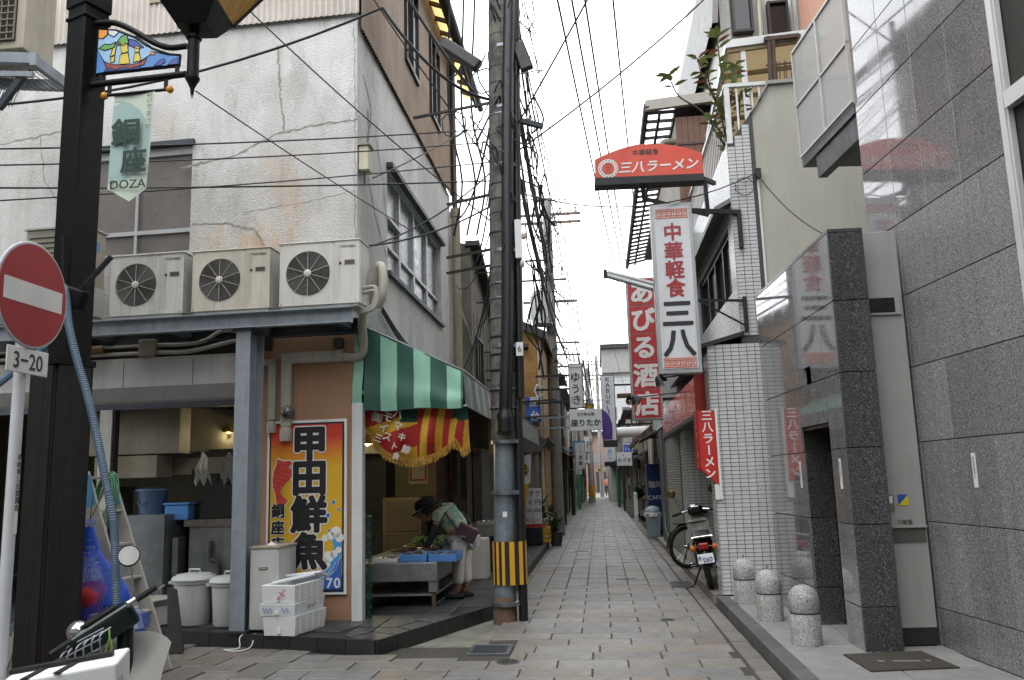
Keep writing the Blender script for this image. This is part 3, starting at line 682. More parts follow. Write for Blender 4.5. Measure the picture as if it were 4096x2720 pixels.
    q = F(); text(q, 'TOSHIBA', (x1 - W * .15, front - .003, z1 - Hh * .105), .036, bold=.02, latin=True, sx=1.25); q.build('lettering', m_print, t)
    for (u, w2) in ((x0 + .02, z1 - .03), (x0 + .02, z0 + .05), (xs - .02, z1 - .03), (x1 - .03, z0 + .05)): F().ball((u, front - .001, w2), .006, 6).build('screw', m_print, t)
    return t
ac_unit(-.61, .27, 3.41, 4.13, 'nearest cream air conditioner, at the right end of the row above the tan wall', m_ac)
ac_unit(-1.60, -.72, 3.41, 4.11, 'cream air conditioner in the middle of the row above the column', mat('ac_yellowed', '#c6c1b3', .5, var=.16, vs=2.5, streak=.45, dirt='#8a7d66', dirtamt=.22, ds=2))
ac_unit(-2.56, -1.70, 3.41, 4.12, 'cream air conditioner next to the black lamp post in the row', mat('ac_grimy', '#c4c3bd', .5, var=.14, vs=2, streak=.55, dirt='#77746b', dirtamt=.25, ds=1.6))
# tall double unit behind the post and one at the frame's edge
tu = thing('tall_outdoor_unit', 'tall beige outdoor unit half hidden behind the black lamp post', 'air conditioner', tuple(FX @ Vector((-3.2, -.5, 3.41))))
F().box(-3.60, -2.86, -.75, -.4, 3.43, 4.48).build('casing', mat('ac_beige', '#a39c8c', .5, var=.15, streak=.4, dirt='#79705f'), tu, bevel=.01)
F().box(-3.62, -2.84, -.77, -.38, 4.48, 4.5).build('lid', m_acd, tu); F().box(-2.858, -2.85, -.72, -.42, 3.5, 3.83).build('service_cover', m_ac, tu)
g = F()
for i in range(14): g.box(-3.55, -3.05, -.757, -.75, 3.6 + i * .06, 3.612 + i * .06)
g.build('grille', m_fan, tu); F().box(-2.858, -2.852, -.62, -.52, 4.25, 4.36).build('sticker', mat('blue_sticker', '#6f8fb5', .4), tu); F().box(-2.858, -2.8521, -.66, -.55, 4.02, 4.05).build('handle', mat('brown_grip', '#6a5844', .6), tu)
lu = thing('outdoor_unit', 'pale outdoor unit cut off by the picture edge behind the no entry sign', 'air conditioner', tuple(FX @ Vector((-4.2, -.5, 3.41))))
F().box(-4.75, -3.80, -.75, -.4, 3.43, 4.12).build('casing', m_acd, lu, bevel=.01); F().box(-3.98, -3.84, -.757, -.75, 3.5, 4.05).build('side_panel', m_ac, lu); F().lathe([(.02, 0), (.02, .01)], (-3.9, -.752, 3.62), 12, axis=Matrix.Rotation(PI / 2, 4, 'X')).build('port', m_fan, lu)
F().box(-3.97, -3.86, -.762, -.757, 3.86, 3.9).build('grip', mat('brown_grip', '#6a5844', .6), lu)

# ---- pipes and ducts on the tan wall and under the shelf
def pipe(name, pts, r, mt, label, cat='pipe', group=None, n=10, k=4, xf=FX):
    m_ = MB(xf); m_.tube(smoothpts(pts, k), r, n); return one(m_, name, mt, label, cat, group, smooth=True)
dt = thing('refrigerant_duct', 'cream cable duct with two drops on the tan wall', 'duct', tuple(FX @ Vector((-.7, -.05, 2.3))))
d1 = F(); d1.box(-.78, -.14, -.09, 0, 2.93, 3.06).box(-.86, -.74, -.09, -.002, 2.22, 3.05).box(-1.02, -.93, -.07, -.002, 2.30, 2.99).box(-1.28, -.93, -.07, -.004, 2.92, 3.0); d1.build('trunking', m_pvc, dt, bevel=.015)
F().lathe([(.065, 0), (.07, .02), (.07, .12), (.05, .16)], (-.80, -.06, 2.06), 14).lathe([(.05, 0), (.054, .02), (.054, .1), (.04, .13)], (-.975, -.05, 2.16), 14).build('end_cap', m_pvc, dt, smooth=True)
pipe('refrigerant_pipe', [(-.16, -.05, 2.99), (.02, -.06, 2.97), (.10, -.07, 3.06), (.13, -.2, 3.4), (.30, -.3, 3.75), (.36, -.35, 3.92), (.42, -.4, 3.86), (.43, -.43, 3.6), (.36, -.4, 3.45)], .05, m_pvc, 'thick cream insulated pipe rising from the duct to the nearest air conditioner')
lp = thing('pipe_coil', 'looped cream pipe ends at the foot of the nearest air conditioner', 'pipe', tuple(FX @ Vector((.34, -.6, 3.35))))
for i in range(2): MB(FX).tube(smoothpts([(.27, -.62, 3.62 - .05 * i), (.40, -.62, 3.62 - .04 * i), (.42 - .03 * i, -.62, 3.46), (.36, -.62, 3.38 + .03 * i), (.2, -.6, 3.36)]), .022, 8).build('pipe', m_pvc, lp, smooth=True)
sj = thing('security_camera', 'round grey dome camera on the tan wall above the fish sign', 'camera', tuple(FX @ Vector((-.80, -.08, 2.4))))
F().ball((-.77, -.10, 2.385), .075, 16).build('dome', mat('dome_grey', '#6e6b66', .25, .5), sj, smooth=True); F().ball((-.77, -.145, 2.36), .038, 10).build('lens', m_glassd, sj, smooth=True); F().cyl((-.77, -.0, 2.42), (-.77, -.06, 2.42), .05, 12).build('mount', m_pvc, sj)
jb = one(F().box(-.26, -.15, -.07, 0, 3.09, 3.2), 'junction_box', m_greyd, 'small grey junction box on the tan wall under the shelf', 'box', bevel=.01)
jb2 = one(F().box(-2.54, -2.33, -.19, -.06, 3.08, 3.28), 'electrical_box', m_pvcd, 'square tan electrical box above the white shop fascia', 'box', bevel=.01)
for i, (z, lb) in enumerate([(3.22, 'upper'), (3.13, 'lower')]):
    pipe('conduit_pipe', [(-6.5, -.13, z), (-4.5, -.13, z), (-2.55, -.13, z)], .022, m_pvc, f'{lb} cream conduit running left of the tan electrical box', 'conduit', 'conduits above the shop fascia', 8, 2)
    pipe('conduit_pipe', [(-2.33, -.13, z), (-2.0, -.13, z - .01), (-1.75, -.13, z + .02), (-1.55, -.13, z + .12 - .06 * i), (-1.32, -.13, z + .1)], .026, m_pvc, f'{lb} cream conduit curving right of the tan electrical box', 'conduit', 'conduits above the shop fascia', 8, 4)
pipe('elbow_pipe', [(-3.25, -.15, 3.4), (-3.25, -.15, 3.28), (-3.18, -.15, 3.2), (-3.0, -.13, 3.2)], .045, mat('pipe_orange', '#8a6b43', .5, streak=.4), 'brown stained elbow pipe under the shelf by the lamp post')
wb = thing('wall_box', 'small cream cabinet on the white building corner', 'box', (CX + .04, CY + .16, 5.2))
MB().box(CX + .01, CX + .13, CY + .02, CY + .2, 5.2, 5.5).build('cabinet', mat('cabinet_cream', '#b4b096', .5, streak=.2), wb, bevel=.01); MB().box(CX + .0, CX + .15, CY + .0, CY + .22, 5.5, 5.52).build('hood', m_pvcd, wb); MB().cyl((CX + .06, CY + .1, 5.2), (CX + .06, CY + .1, 5.06), .015, 8).build('stub', m_pipe_dk, wb)
# ------------------------------------------------------------------ fish shop sign, awning, banner and wares
m_ink = mat('sign_ink', '#17171a', .45, var=0); m_swhite = mat('sign_white', '#d6d6d3', .5, var=.12, vs=3, streak=.18, dirt='#98958d')
def fishsign_face():
    k = NT('fish_sign_print'); g = k.n.new('ShaderNodeSeparateXYZ'); k.l.new(k.tc.outputs['Object'], g.inputs[0])
    f = k.math('MULTIPLY', g.outputs[2], 1 / 1.89)
    c = k.ramp(f, [(0.0, hexc('#23418f')), (.10, hexc('#2a4fa0')), (.115, hexc('#d0a41c')), (.16, hexc('#d0a41c')), (.72, hexc('#d3a51c')), (.80, hexc('#d2811f')), (.9, hexc('#c5301f')), (1.0, hexc('#b01f1c'))])
    k.set(k.mix(k.math('MULTIPLY', k.noise(k.mapv(), 3, 3), .12), c, (.1, .1, .1, 1)), .42); return k.m
sg = thing('fish_shop_sign', 'tall yellow fish shop sign with red fish and wave on the tan wall', 'sign', tuple(FX @ Vector((-.57, -.03, .40))))
SX0, SX1, SZ0, SZ1 = -1.03, -.105, .40, 2.29
F().box(SX0, SX1, -.03, -.0, SZ0, SZ1).build('backing', m_swhite, sg, bevel=.004)
F().box(SX0 + .03, SX1 - .03, -.034, -.03, SZ0 + .03, SZ1 - .03).build('border', m_ink, sg)
F().box(SX0 + .05, SX1 - .05, -.038, -.034, SZ0 + .05, SZ1 - .05).build('printed_face', fishsign_face(), sg)
fy = -.040
gx = FX.to_3x3() @ Vector((1, 0, 0))
def ftext(name, s, x, z, size, bold, mt, y_, par, **kw):
    mb = MB(); text(mb, s, FX @ Vector((x, y_, z)), size, ux=gx, bold=bold, **kw); return mb.build(name, mt, par)
big = [('甲', 2.03), ('田', 1.655), ('鮮', 1.255), ('魚', .86)]
for ch, z in big:
    ftext('letter_outline', ch, -.53, z, .40, .105, m_swhite, fy - .001, sg, sx=1.05)
    ftext('letter', ch, -.53, z, .40, .062, m_ink, fy - .003, sg, sx=1.05)
for ch, z in (('銅', 1.30), ('座', 1.12), ('店', .945)):
    ftext('letter_outline', ch, -.885, z, .155, .1, m_swhite, fy - .001, sg); ftext('letter', ch, -.885, z, .155, .05, m_ink, fy - .003, sg)
for _i, _c in enumerate('170'): ftext('digit', _c, -.375 + .085 * _i, .525, .15, .03, m_swhite, fy - .001, sg, latin=True)
m_blue = mat('print_blue', '#2d5fae', .45, var=.1); m_lblue = mat('print_lightblue', '#3f8fc9', .45, var=.15)
wave = [(-.16, .50), (-.16, 1.0), (-.20, 1.05), (-.27, .98), (-.24, .9), (-.28, .8), (-.31, .68), (-.42, .58), (-.55, .52), (-.68, .5), (-.7, .47), (-.16, .47)]
F().prism(wave, fy - .0006, fy + .001, lambda u, w, d: (u, d, w)).build('wave', m_lblue, sg)
wv2 = [(-.16, .5), (-.16, .78), (-.22, .72), (-.28, .62), (-.4, .55), (-.6, .51), (-.68, .47), (-.16, .47)]
F().prism(wv2, fy - .0012, fy - .0006, lambda u, w, d: (u, d, w)).build('wave_shadow', m_blue, sg)
for (x, z, r) in ((-.22, 1.06, .06), (-.28, 1.02, .045), (-.34, 1.0, .04), (-.18, 1.0, .05), (-.3, .8, .06), (-.36, .75, .04), (-.24, .83, .04), (-.32, .72, .04), (-.19, .87, .035)):
    F().lathe([(r, 0), (r, .001)], (x, fy - .0015, z), 14, axis=Matrix.Rotation(PI / 2, 4, 'X')).build('foam', m_swhite, sg)
for i in range(3): F().tube([(-.17 - .05 * i, fy - .002, .8 - .06 * i), (-.22 - .05 * i, fy - .002, .66 - .03 * i), (-.33 - .05 * i, fy - .002, .57)], .003, 4).build('wave_line', m_swhite, sg)
for (x, z, r) in ((-.25, 1.38, .02), (-.19, 1.3, .013), (-.31, 1.24, .022), (-.3, 1.08, .013), (-.75, .86, .012), (-.8, .8, .008)):
    F().lathe([(r * 1.35, 0), (r * 1.35, .001)], (x, fy - .001, z), 12, axis=Matrix.Rotation(PI / 2, 4, 'X')).build('drop_ring', m_swhite, sg); F().lathe([(r, 0), (r, .001)], (x, fy - .0025, z), 12, axis=Matrix.Rotation(PI / 2, 4, 'X')).build('drop', m_blue, sg)
# the red sea bream
m_bream = mat('print_red', '#c03a31', .45, var=.3, vs=30); m_pink = mat('print_pink', '#cf8f86', .45, var=.2, vs=20)
fishp = [(-.665, 1.715), (-.70, 1.80), (-.76, 1.845), (-.83, 1.84), (-.90, 1.87), (-.915, 1.80), (-.94, 1.74), (-.955, 1.65), (-.95, 1.56), (-.925, 1.5), (-.91, 1.43), (-.90, 1.345), (-.85, 1.36), (-.80, 1.37), (-.775, 1.41), (-.84, 1.46), (-.865, 1.5), (-.84, 1.55), (-.80, 1.60), (-.755, 1.63), (-.75, 1.66), (-.70, 1.68)]
cxm = sum(p[0] for p in fishp) / len(fishp); czm = sum(p[1] for p in fishp) / len(fishp)
F().prism([(cxm + (u - cxm) * 1.07, czm + (w2 - czm) * 1.05) for u, w2 in fishp], fy - .0008, fy + .0005, lambda u, w, d: (u, d, w)).build('fish_outline', m_swhite, sg)
F().prism(fishp, fy - .002, fy - .0008, lambda u, w, d: (u, d, w)).build('fish', m_bream, sg); fo = sg.children[-1]
sc_ = F()
for i in range(7):
    for j in range(4):
        t_ = i / 6; x = -.80 - .09 * math.sin(t_ * 2.2) - .02 + j * .032 - .02 * i * .3; z = 1.77 - .043 * i - .008 * j
        if x < -.755 and x > -.945: sc_.tube([(x + .018 * math.cos(a), fy - .0026, z + .018 * math.sin(a)) for a in [PI * (.75 + q * .25) for q in range(6)]], .0022, 3)
for i in range(6): sc_.tube([(-.87 + .012 * i, fy - .0026, 1.44 - .004 * i), (-.89 + .022 * i, fy - .0026, 1.36 + .003 * i)], .002, 3)
for i in range(5): sc_.tube([(-.90 + .02 * i, fy - .0026, 1.86 - .006 * i), (-.89 + .016 * i, fy - .0026, 1.81)], .002, 3)
sc_.build('scales', m_pink, fo, kind='stuff')
F().lathe([(.018, 0), (.018, .001)], (-.745, fy - .003, 1.775), 12, axis=Matrix.Rotation(PI / 2, 4, 'X')).build('eye', m_swhite, fo); F().lathe([(.009, 0), (.009, .001)], (-.745, fy - .0045, 1.775), 10, axis=Matrix.Rotation(PI / 2, 4, 'X')).build('pupil', m_ink, fo)

# green striped awning over the alley side
m_gd = mat('awning_dark', '#235247', .6, var=.2, vs=1.5, streak=.25, dirt='#3f6259', dirtamt=.2); m_gl = mat('awning_light', '#8abda5', .6, var=.16, vs=1.5, streak=.4, dirt='#6c8a7b', dirtamt=.2)
m_tg = mat('awning_faded_dark', '#5f6b64', .6, var=.25, vs=3, streak=.3); m_tl = mat('awning_faded_light', '#8b958d', .6, var=.25, vs=3, streak=.3)
aw = thing('striped_awning', 'green striped awning over the open side of the fish shop', 'awning', (CX, 9.15, 2.36))
AX0, AX1 = -2.665, -1.45; ay = 9.15
ztop = lambda x: 3.36 - (x - AX0) / (AX1 - AX0) * .60
def arow(i, n, ymid):
    return None
xs_ = [AX0, -2.55, -2.355, -2.165, -1.975, -1.79, -1.60, -1.47, AX1]
xs_ = [AX0, -2.56, -2.375, -2.19, -2.0, -1.815, -1.63, -1.475, AX1]
for i in range(8):
    a, b = xs_[i], xs_[i + 1]; v = []; N = 6; Mz = 8
    for p in range(N + 1):
        x = a + (b - a) * p / N
        for q in range(Mz + 1):
            t = q / Mz; z = 2.365 + .012 * math.sin(x * 9) + (ztop(x) - 2.365) * t
            bulge = .035 * math.exp(-((t - .22) / .12) ** 2) * (1 if t < .4 else .4) + .01 * math.sin(x * 14 + t * 5)
            v.append((x - (.03 * (1 - t) if i == 0 else 0), ay - bulge * .9, z))
    f = [(p * (Mz + 1) + q, (p + 1) * (Mz + 1) + q, (p + 1) * (Mz + 1) + q + 1, p * (Mz + 1) + q + 1) for p in range(N) for q in range(Mz)]
    MB().add(v, f).build('end_stripe', m_gl if i % 2 == 0 else m_gd, aw, smooth=True)
nst_ = 40
for half, (p0, p1) in enumerate((((AX0 + .03, 3.37), (AX1, 2.77)), ((AX1, 2.77), (AX1 + .04, 2.37)))):
    for i in range(nst_):
        y0 = ay + .002 + i * 11.3 / nst_; y1 = y0 + 11.3 / nst_
        mt = (m_gl if i % 2 else m_gd) if half == 0 else (m_tl if i % 2 else m_tg)
        MB().quad((p0[0], y0, p0[1]), (p1[0], y0, p1[1]), (p1[0], y1, p1[1]), (p0[0], y1, p0[1])).build('roof_stripe' if half == 0 else 'valance_stripe', mt, aw)
fr_a = MB(); fr_a.tube([(AX0, ay + .01, 3.37), (AX1, ay + .01, 2.775), (AX1, ay + 11.3, 2.775)], .015, 6).tube([(AX1, ay + .02, 2.775), (AX1 + .03, ay + .02, 2.38), (AX1 + .03, ay + 11.3, 2.38)], .012, 6).tube([(AX0, ay + .02, 2.38), (AX1 + .03, ay + .02, 2.38)], .012, 6)
for i in range(1, 5): fr_a.tube([(AX0, ay + i * 2.8, 3.33), (AX1, ay + i * 2.8, 2.74)], .014, 6)
fr_a.build('frame', m_galv, aw)

# festival banner with fringe hung below the awning
bn = thing('fringed_banner', 'red and yellow fishing banner with gold fringe draped under the striped awning', 'banner', (-2.03, 9.36, 1.8))
BR = mat('banner_red', '#a3231f', .75, var=.2, vs=4); BY = mat('banner_yellow', '#c79a2b', .75, var=.2, vs=4); BG = mat('banner_green', '#1d4438', .75, var=.2); BF = mat('banner_fringe', '#b58a3c', .8, var=.3, vs=20)
bx0, bx1 = -2.62, -1.43
def blow(u):    # lower edge
    return 2.36 - (.50 * math.sin(PI * min(1, (u ** .8) * .93 + .02)) ** .72 + .06 * u) - (.18 if u > .88 else 0) * min(1, (u - .88) / .06)
def bpt(u, t):
    x = bx0 + (bx1 - bx0) * u; z1 = 2.38; z = z1 + (blow(u) - z1) * t
    return V(x, 9.36 - .05 * math.sin(u * 21 + t * 2.4) * (.3 + t * .7) - .09 * math.sin(t * PI) * math.sin(u * PI), z)
NU, NTt = 150, 44; cols = []
vv = [bpt(i / NU, j / NTt) for i in range(NU + 1) for j in range(NTt + 1)]; ff = []; mm = []
for i in range(NU):
    for j in range(NTt):
        u, t = (i + .5) / NU, (j + .5) / NTt
        if u < .52:
            b_ = (blow(u) - 2.38) * t; s_ = ( - b_ * 1.0 + (u - .0) * .34); mi = 0 if (s_ * 2.6 + .1) % 1 < .62 else 1
            if .36 < u < .55 and t < .28: mi = 2
        else:
            mi = 0 if int((u - .52 + t * .05) * 15) % 2 == 0 else 1
            if u > .84 and t < .35: mi = 2
        ff.append((i * (NTt + 1) + j, (i + 1) * (NTt + 1) + j, (i + 1) * (NTt + 1) + j + 1, i * (NTt + 1) + j + 1)); mm.append(mi)
q = MB(); q.v = [tuple(p) for p in vv]; q.f = ff; q.m = mm; q.build('cloth', [BR, BY, BG], bn, smooth=True)
q = MB()
for i in range(150):
    u = i / 149; p = bpt(u, 1.0); q.tube([p, p + V(rng.uniform(-.012, .012), -.005, -.035), p + V(rng.uniform(-.02, .02), rng.uniform(-.01, .01), -.085 - rng.random() * .015)], .0055, 4)
q.build('fringe', BF, bn, kind='stuff')
for (s_, x, z, sz, rot) in (('㈱', -2.46, 2.30, .12, -.35), ('モ', -2.32, 2.30, .12, -.35), ('ハ', -2.20, 2.32, .11, -.3), ('イ', -2.38, 2.18, .12, -.4), ('マ', -2.20, 2.19, .11, -.4), ('ス', -2.33, 2.08, .11, -.4), ('キ', -2.16, 2.07, .10, -.4), ('三', -2.45, 2.07, .10, -.4), ('ト', -2.24, 1.97, .09, -.4), ('鮮', -2.12, 1.93, .10, -.4), ('魚', -2.22, 1.86, .08, -.4)):
    c_, n_ = math.cos(rot), math.sin(rot); u_ = (x - bx0) / (bx1 - bx0)
    q = MB(); text(q, s_, (x, 9.36 - .05 * math.sin(u_ * 21 + 1.2) * .8 - .09 * math.sin(u_ * PI) - .035, z), sz, ux=(c_, 0, n_), uy=(-n_, 0, c_), bold=.035); q.build('letter', mat('banner_letters', '#c9c4b8', .7), bn)

# open display table with trays
m_ss = mat('stainless_worn', '#8b8e90', .42, .45, var=.3, vs=7, streak=.3, dirt='#4c4a46', dirtamt=.3)
m_foam = mat('foam_white', '#d4d6d7', .8, var=.07, vs=5, bump=.15, bs=150, dirtamt=.1, dirt='#9c9a92', ds=4)
m_btray = mat('tray_blue', '#4f86c4', .4, var=.12)
tb = thing('fish_table', 'worn steel fish table on the black tiled step', 'table', (-2.3, 11.0, SH))
def taper(mb, x0, x1, y0, y1, z0, z1): mb.box(x0, x1, y0, y1, z0, z1)
MB().box(-3.0, -1.94, 10.05, 12.2, .42, .64).build('table_top', m_ss, tb, bevel=.012)
for (x, yy) in ((-2.93, 10.12), (-2.0, 10.12), (-2.93, 12.1), (-2.0, 12.1)):
    MB().box(x - .05, x + .05, yy - .05, yy + .05, .30, .42).build('leg_bracket', m_ss, tb); MB().tube([(x, yy, .3), (x, yy, SH)], [.03, .022], 8).build('leg', mat('rusty_leg', '#6b5a45', .6, .3, var=.4, vs=12), tb)
MB().box(-2.95, -1.98, 10.1, 12.15, .255, .275).build('lower_shelf', m_ss, tb)
m_fish = mat('fish_skin', '#5b4f49', .3, var=.5, vs=9, spec=.7); m_fishs = mat('fish_silver', '#7f8389', .25, .3, var=.4, vs=14); m_green = mat('bamboo_grass', '#3f6a35', .55, var=.3, vs=8)
def fish(mb, c, L, ang, w=.25, mi=0):
    c = Vector(c); d = V(math.cos(ang), math.sin(ang), 0); s_ = V(-d.y, d.x, 0); v = []
    pr = [(0, .02), (.1, .6), (.3, 1), (.55, .85), (.78, .35), (.86, .18), (1, .75)]
    for t, k in pr:
        p = c + d * (t - .5) * L
        for a in range(6): v.append(p + s_ * math.cos(a * PI / 3) * k * L * w * .5 + V(0, 0, 1) * (math.sin(a * PI / 3) * (k if t < .9 else .1) * L * w * .28))
    f = [(i * 6 + a, i * 6 + (a + 1) % 6, (i + 1) * 6 + (a + 1) % 6, (i + 1) * 6 + a) for i in range(len(pr) - 1) for a in range(6)]; mb.add(v, f, mi)
def tray(x0, x1, y0, y1, z, label, mt, nf, h=.09, grp='blue fish trays on the steel table', sc2=1.0):
    t = thing('fish_tray', label, 'tray', ((x0 + x1) / 2, (y0 + y1) / 2, z), group=grp); k = .018
    mb = MB().box(x0, x1, y0, y1, z, z + .012)
    for a in ((x0, x1, y0, y0 + k), (x0, x1, y1 - k, y1), (x0, x0 + k, y0 + k, y1 - k), (x1 - k, x1, y0 + k, y1 - k)): mb.box(*a, z + .012, z + h)
    mb.build('tray_shell', mt, t, bevel=.006); 
    for i in range(nf):
        q = MB(); fish(q, (x0 + .05 + (x1 - x0 - .1) * (i + .5) / nf, (y0 + y1) / 2 + rng.uniform(-.04, .04), z + h - .005), min(.3, (y1 - y0) * .8) * sc2, R(85 + rng.uniform(-14, 14)), mi=0); q.build('fish', rng.choice([m_fish, m_fishs]), t, smooth=True)
    return t
tray(-2.40, -2.07, 10.07, 10.55, .64, 'blue fish tray at the front edge of the steel table, left one', m_btray, 4)
tray(-2.05, -1.72, 10.07, 10.55, .64, 'blue fish tray at the front corner of the steel table', m_btray, 4)
tray(-2.05, -1.74, 10.60, 11.05, .64, 'blue fish tray under the woman\'s reaching hand', m_btray, 4)
tray(-2.06, -1.74, 11.25, 11.75, .70, 'blue fish tray at the back of the steel table', m_btray, 3)
tray(-2.72, -2.42, 10.09, 10.5, .64, 'white foam fish tray at the corner of the steel table', m_foam, 3, .05, grp='foam trays')
tray(-2.38, -1.74, 11.9, 12.3, .645, 'white foam tray behind the blue trays', m_foam, 4, .16, grp='foam trays')
pf = thing('fish_pile', 'heap of mixed fish and bamboo grass on the steel table', 'fish', (-2.35, 11.1, .64))
for i in range(34):
    q = MB(); fish(q, (-2.66 + rng.random() * .5, 10.62 + rng.random() * .9, .67 + rng.random() * .07), .2 + rng.random() * .14, rng.random() * 6.3); q.build('fish', rng.choice([m_fish, m_fish, m_fishs, mat('fish_red', '#8a4a3c', .3, var=.3, vs=9)]), pf, smooth=True)
q = MB()
for i in range(160):
    c = V(-2.55 + rng.random() * .62, 11.15 + rng.random() * .75, .72 + rng.random() * .12); a = rng.random() * 6.3; d = V(math.cos(a), math.sin(a), rng.uniform(-.2, .5)) * .07; s_ = V(-d.y, d.x, .02) * .28
    q.add([c - d, c + s_, c + d, c - s_], [(0, 1, 2, 3)])
q.build('bamboo_grass', m_green, pf, kind='stuff')
# tall stack of green plastic crates by the corner post
m_gcr = mat('crate_green', '#1d4a3a', .5, var=.2)
for i in range(5):
    z0 = SH + i * .22; mb = MB(); x0, x1, y0, y1 = -2.62, -2.545, 9.26, 9.40
    mb.box(x0, x1, y0, y1, z0, z0 + .012)
    for zz in (z0 + .012, z0 + .10, z0 + .19): mb.box(x0, x0 + .01, y0, y1, zz, zz + .02).box(x1 - .01, x1, y0, y1, zz, zz + .02).box(x0 + .01, x1 - .01, y0, y0 + .01, zz, zz + .02).box(x0 + .01, x1 - .01, y1 - .01, y1, zz, zz + .02)
    for k2 in range(3): mb.box(x0 + .001, x0 + .009, y0 + k2 * .06, y0 + .012 + k2 * .06, z0 + .03, z0 + .2).box(x1 - .009, x1 - .001, y0 + k2 * .06, y0 + .012 + k2 * .06, z0 + .03, z0 + .2)
    for k2 in (0, .03, .063): mb.box(x0 + k2, x0 + k2 + .01, y0 + .001, y0 + .009, z0 + .03, z0 + .2)
    one(mb, 'plastic_crate', m_gcr, ['bottom green plastic crate of the stack by the corner post', 'second green crate from the floor by the corner post', 'third green crate from the floor by the corner post', 'fourth green crate from the floor by the corner post', 'topmost green crate of the stack by the corner post'][i], 'crate', 'green crates stacked by the corner post')
# things standing before the shop front
m_fridge = mat('freezer_white', '#bfc0bd', .45, var=.1, vs=3, streak=.2, dirt='#6d675a', dirtamt=.18, ds=2)
fz = thing('chest_freezer', 'narrow white chest freezer with rusty lid in front of the fish sign', 'freezer', (-3.36, 8.85, SH))
MB().box(-3.60, -3.30, 8.58, 9.1, SH + .01, .94).build('body', m_fridge, fz, bevel=.01); MB().box(-3.61, -3.29, 8.57, 9.11, .94, .965).build('lid', mat('rusty_lid', '#a29a86', .6, var=.3, vs=6, dirtamt=.6, dirt='#6b4a2c', ds=5), fz, bevel=.006)
MB().box(-3.50, -3.41, 8.572, 8.58, .735, .757).build('badge', mat('badge_grey', '#77736a', .4, .5), fz); MB().box(-3.49, -3.42, 8.568, 8.572, .742, .750).build('badge_plate', m_whited, fz)
fl = thing('foil_scrap', 'scrap of white plastic film lying on the freezer lid', 'plastic film', (-3.42, 8.7, .965)); MB().add([(-3.46, 8.66, .967), (-3.38, 8.66, .967), (-3.37, 8.74, .967), (-3.47, 8.74, .967), (-3.42, 8.70, 1.005), (-3.40, 8.72, .99)], [(0, 1, 4), (1, 2, 5), (1, 5, 4), (2, 3, 5), (3, 4, 5), (3, 0, 4)]).build('film', m_foam, fl)
def foam_box(x, yy, z, w, d, h, rz, label, lid=False, marks=None, grp='foam boxes stacked before the fish sign', open_=False, name='foam_box'):
    t = thing(name, label, 'foam box', (x, yy, z), R(rz), grp); mb = MB(); k = .028; i = .012
    b0, b1 = (-w / 2 + i, -d / 2 + i, w / 2 - i, d / 2 - i), (-w / 2, -d / 2, w / 2, d / 2)
    def ring(bb, zz): return [(bb[0], bb[1], zz), (bb[2], bb[1], zz), (bb[2], bb[3], zz), (bb[0], bb[3], zz)]
    inn = (-w / 2 + k, -d / 2 + k, w / 2 - k, d / 2 - k)
    v = ring(b0, 0) + ring(b1, h * .96) + ring(b1, h) + ring(inn, h) + ring(inn, h * .35 if open_ else h - .002)
    f = [(3, 2, 1, 0)] + [(L * 4 + j, L * 4 + (j + 1) % 4, L * 4 + 4 + (j + 1) % 4, L * 4 + 4 + j) for L in range(4) for j in range(4)] + [(16, 17, 18, 19)]
    mb.add(v, f); mb.build('box_shell', m_foam, t, local=True, bevel=.008)
    for s_ in (-1, 1):
        for e in range(3): MB().box(-w * .06 + 0, w * .06, s_ * d / 2 * 1.0 - .004, s_ * d / 2 + .004, h * .1, h * .42).build('grip_moulding', m_foam, t, local=True, bevel=.004) if e == 0 else None
    for e in range(4): MB().box(w / 2 - .006, w / 2 + .003, -d / 2 + d * (.15 + .2 * e), -d / 2 + d * (.18 + .2 * e), h * .1, h * .9).build('rib', m_foam, t, local=True)
    return t
f3 = foam_box(-3.12, 8.60, SH, .36, .62, .185, -10, 'bottom white foam box of the stack before the fish sign')
f2 = foam_box(-3.15, 8.60, SH + .187, .39, .64, .115, -8, 'shallow middle foam box with blue scribbles in the stack before the fish sign')
f1 = foam_box(-3.14, 8.60, SH + .304, .37, .62, .175, -9, 'open top foam box with a red mark in the stack before the fish sign', open_=True)
q = MB(); text(q, '〆', (.04, -.326, .09), .12, bold=.0); q.build('red_mark', mat('marker_red', '#c2475c', .5), f1, local=True)
q = MB(); q.tube([(-.15 + .012 * i, -.327, .055 + .03 * math.sin(i * 2.1)) for i in range(9)], .003, 4); q.tube([(.05 + .012 * i, -.328, .06 + .025 * math.sin(i * 1.7)) for i in range(8)], .003, 4); q.build('blue_scribble', mat('marker_blue', '#4a7fc0', .5), f2, local=True)
q = MB(); q.tube([(.20, -.1 + .03 * i, .06 + .02 * math.sin(i * 2.3)) for i in range(8)], .003, 4); q.build('dark_scribble', mat('marker_dark', '#5a2f3a', .5), f2, local=True)
ld = thing('foam_cover', 'white foam cover leaning over the open top box', 'foam cover', (-3.12, 8.83, SH + .49), R(-6)); MB().obox((0, 0, .02), (.46, .16, .025), (R(-20), R(-6), 0)).build('lid_slab', m_foam, ld, local=True, bevel=.006)
ld2 = thing('foam_cover', 'second foam cover lying askew on the open top box', 'foam cover', (-3.14, 8.6, SH + .49), R(28)); MB().obox((0, .05, .015), (.42, .13, .022), (0, R(-9), 0)).build('lid_slab', m_foam, ld2, local=True, bevel=.006)
m_bin = mat('bin_white', '#bcbfbd', .5, var=.1, vs=4, streak=.25, dirt='#83837c', dirtamt=.12)
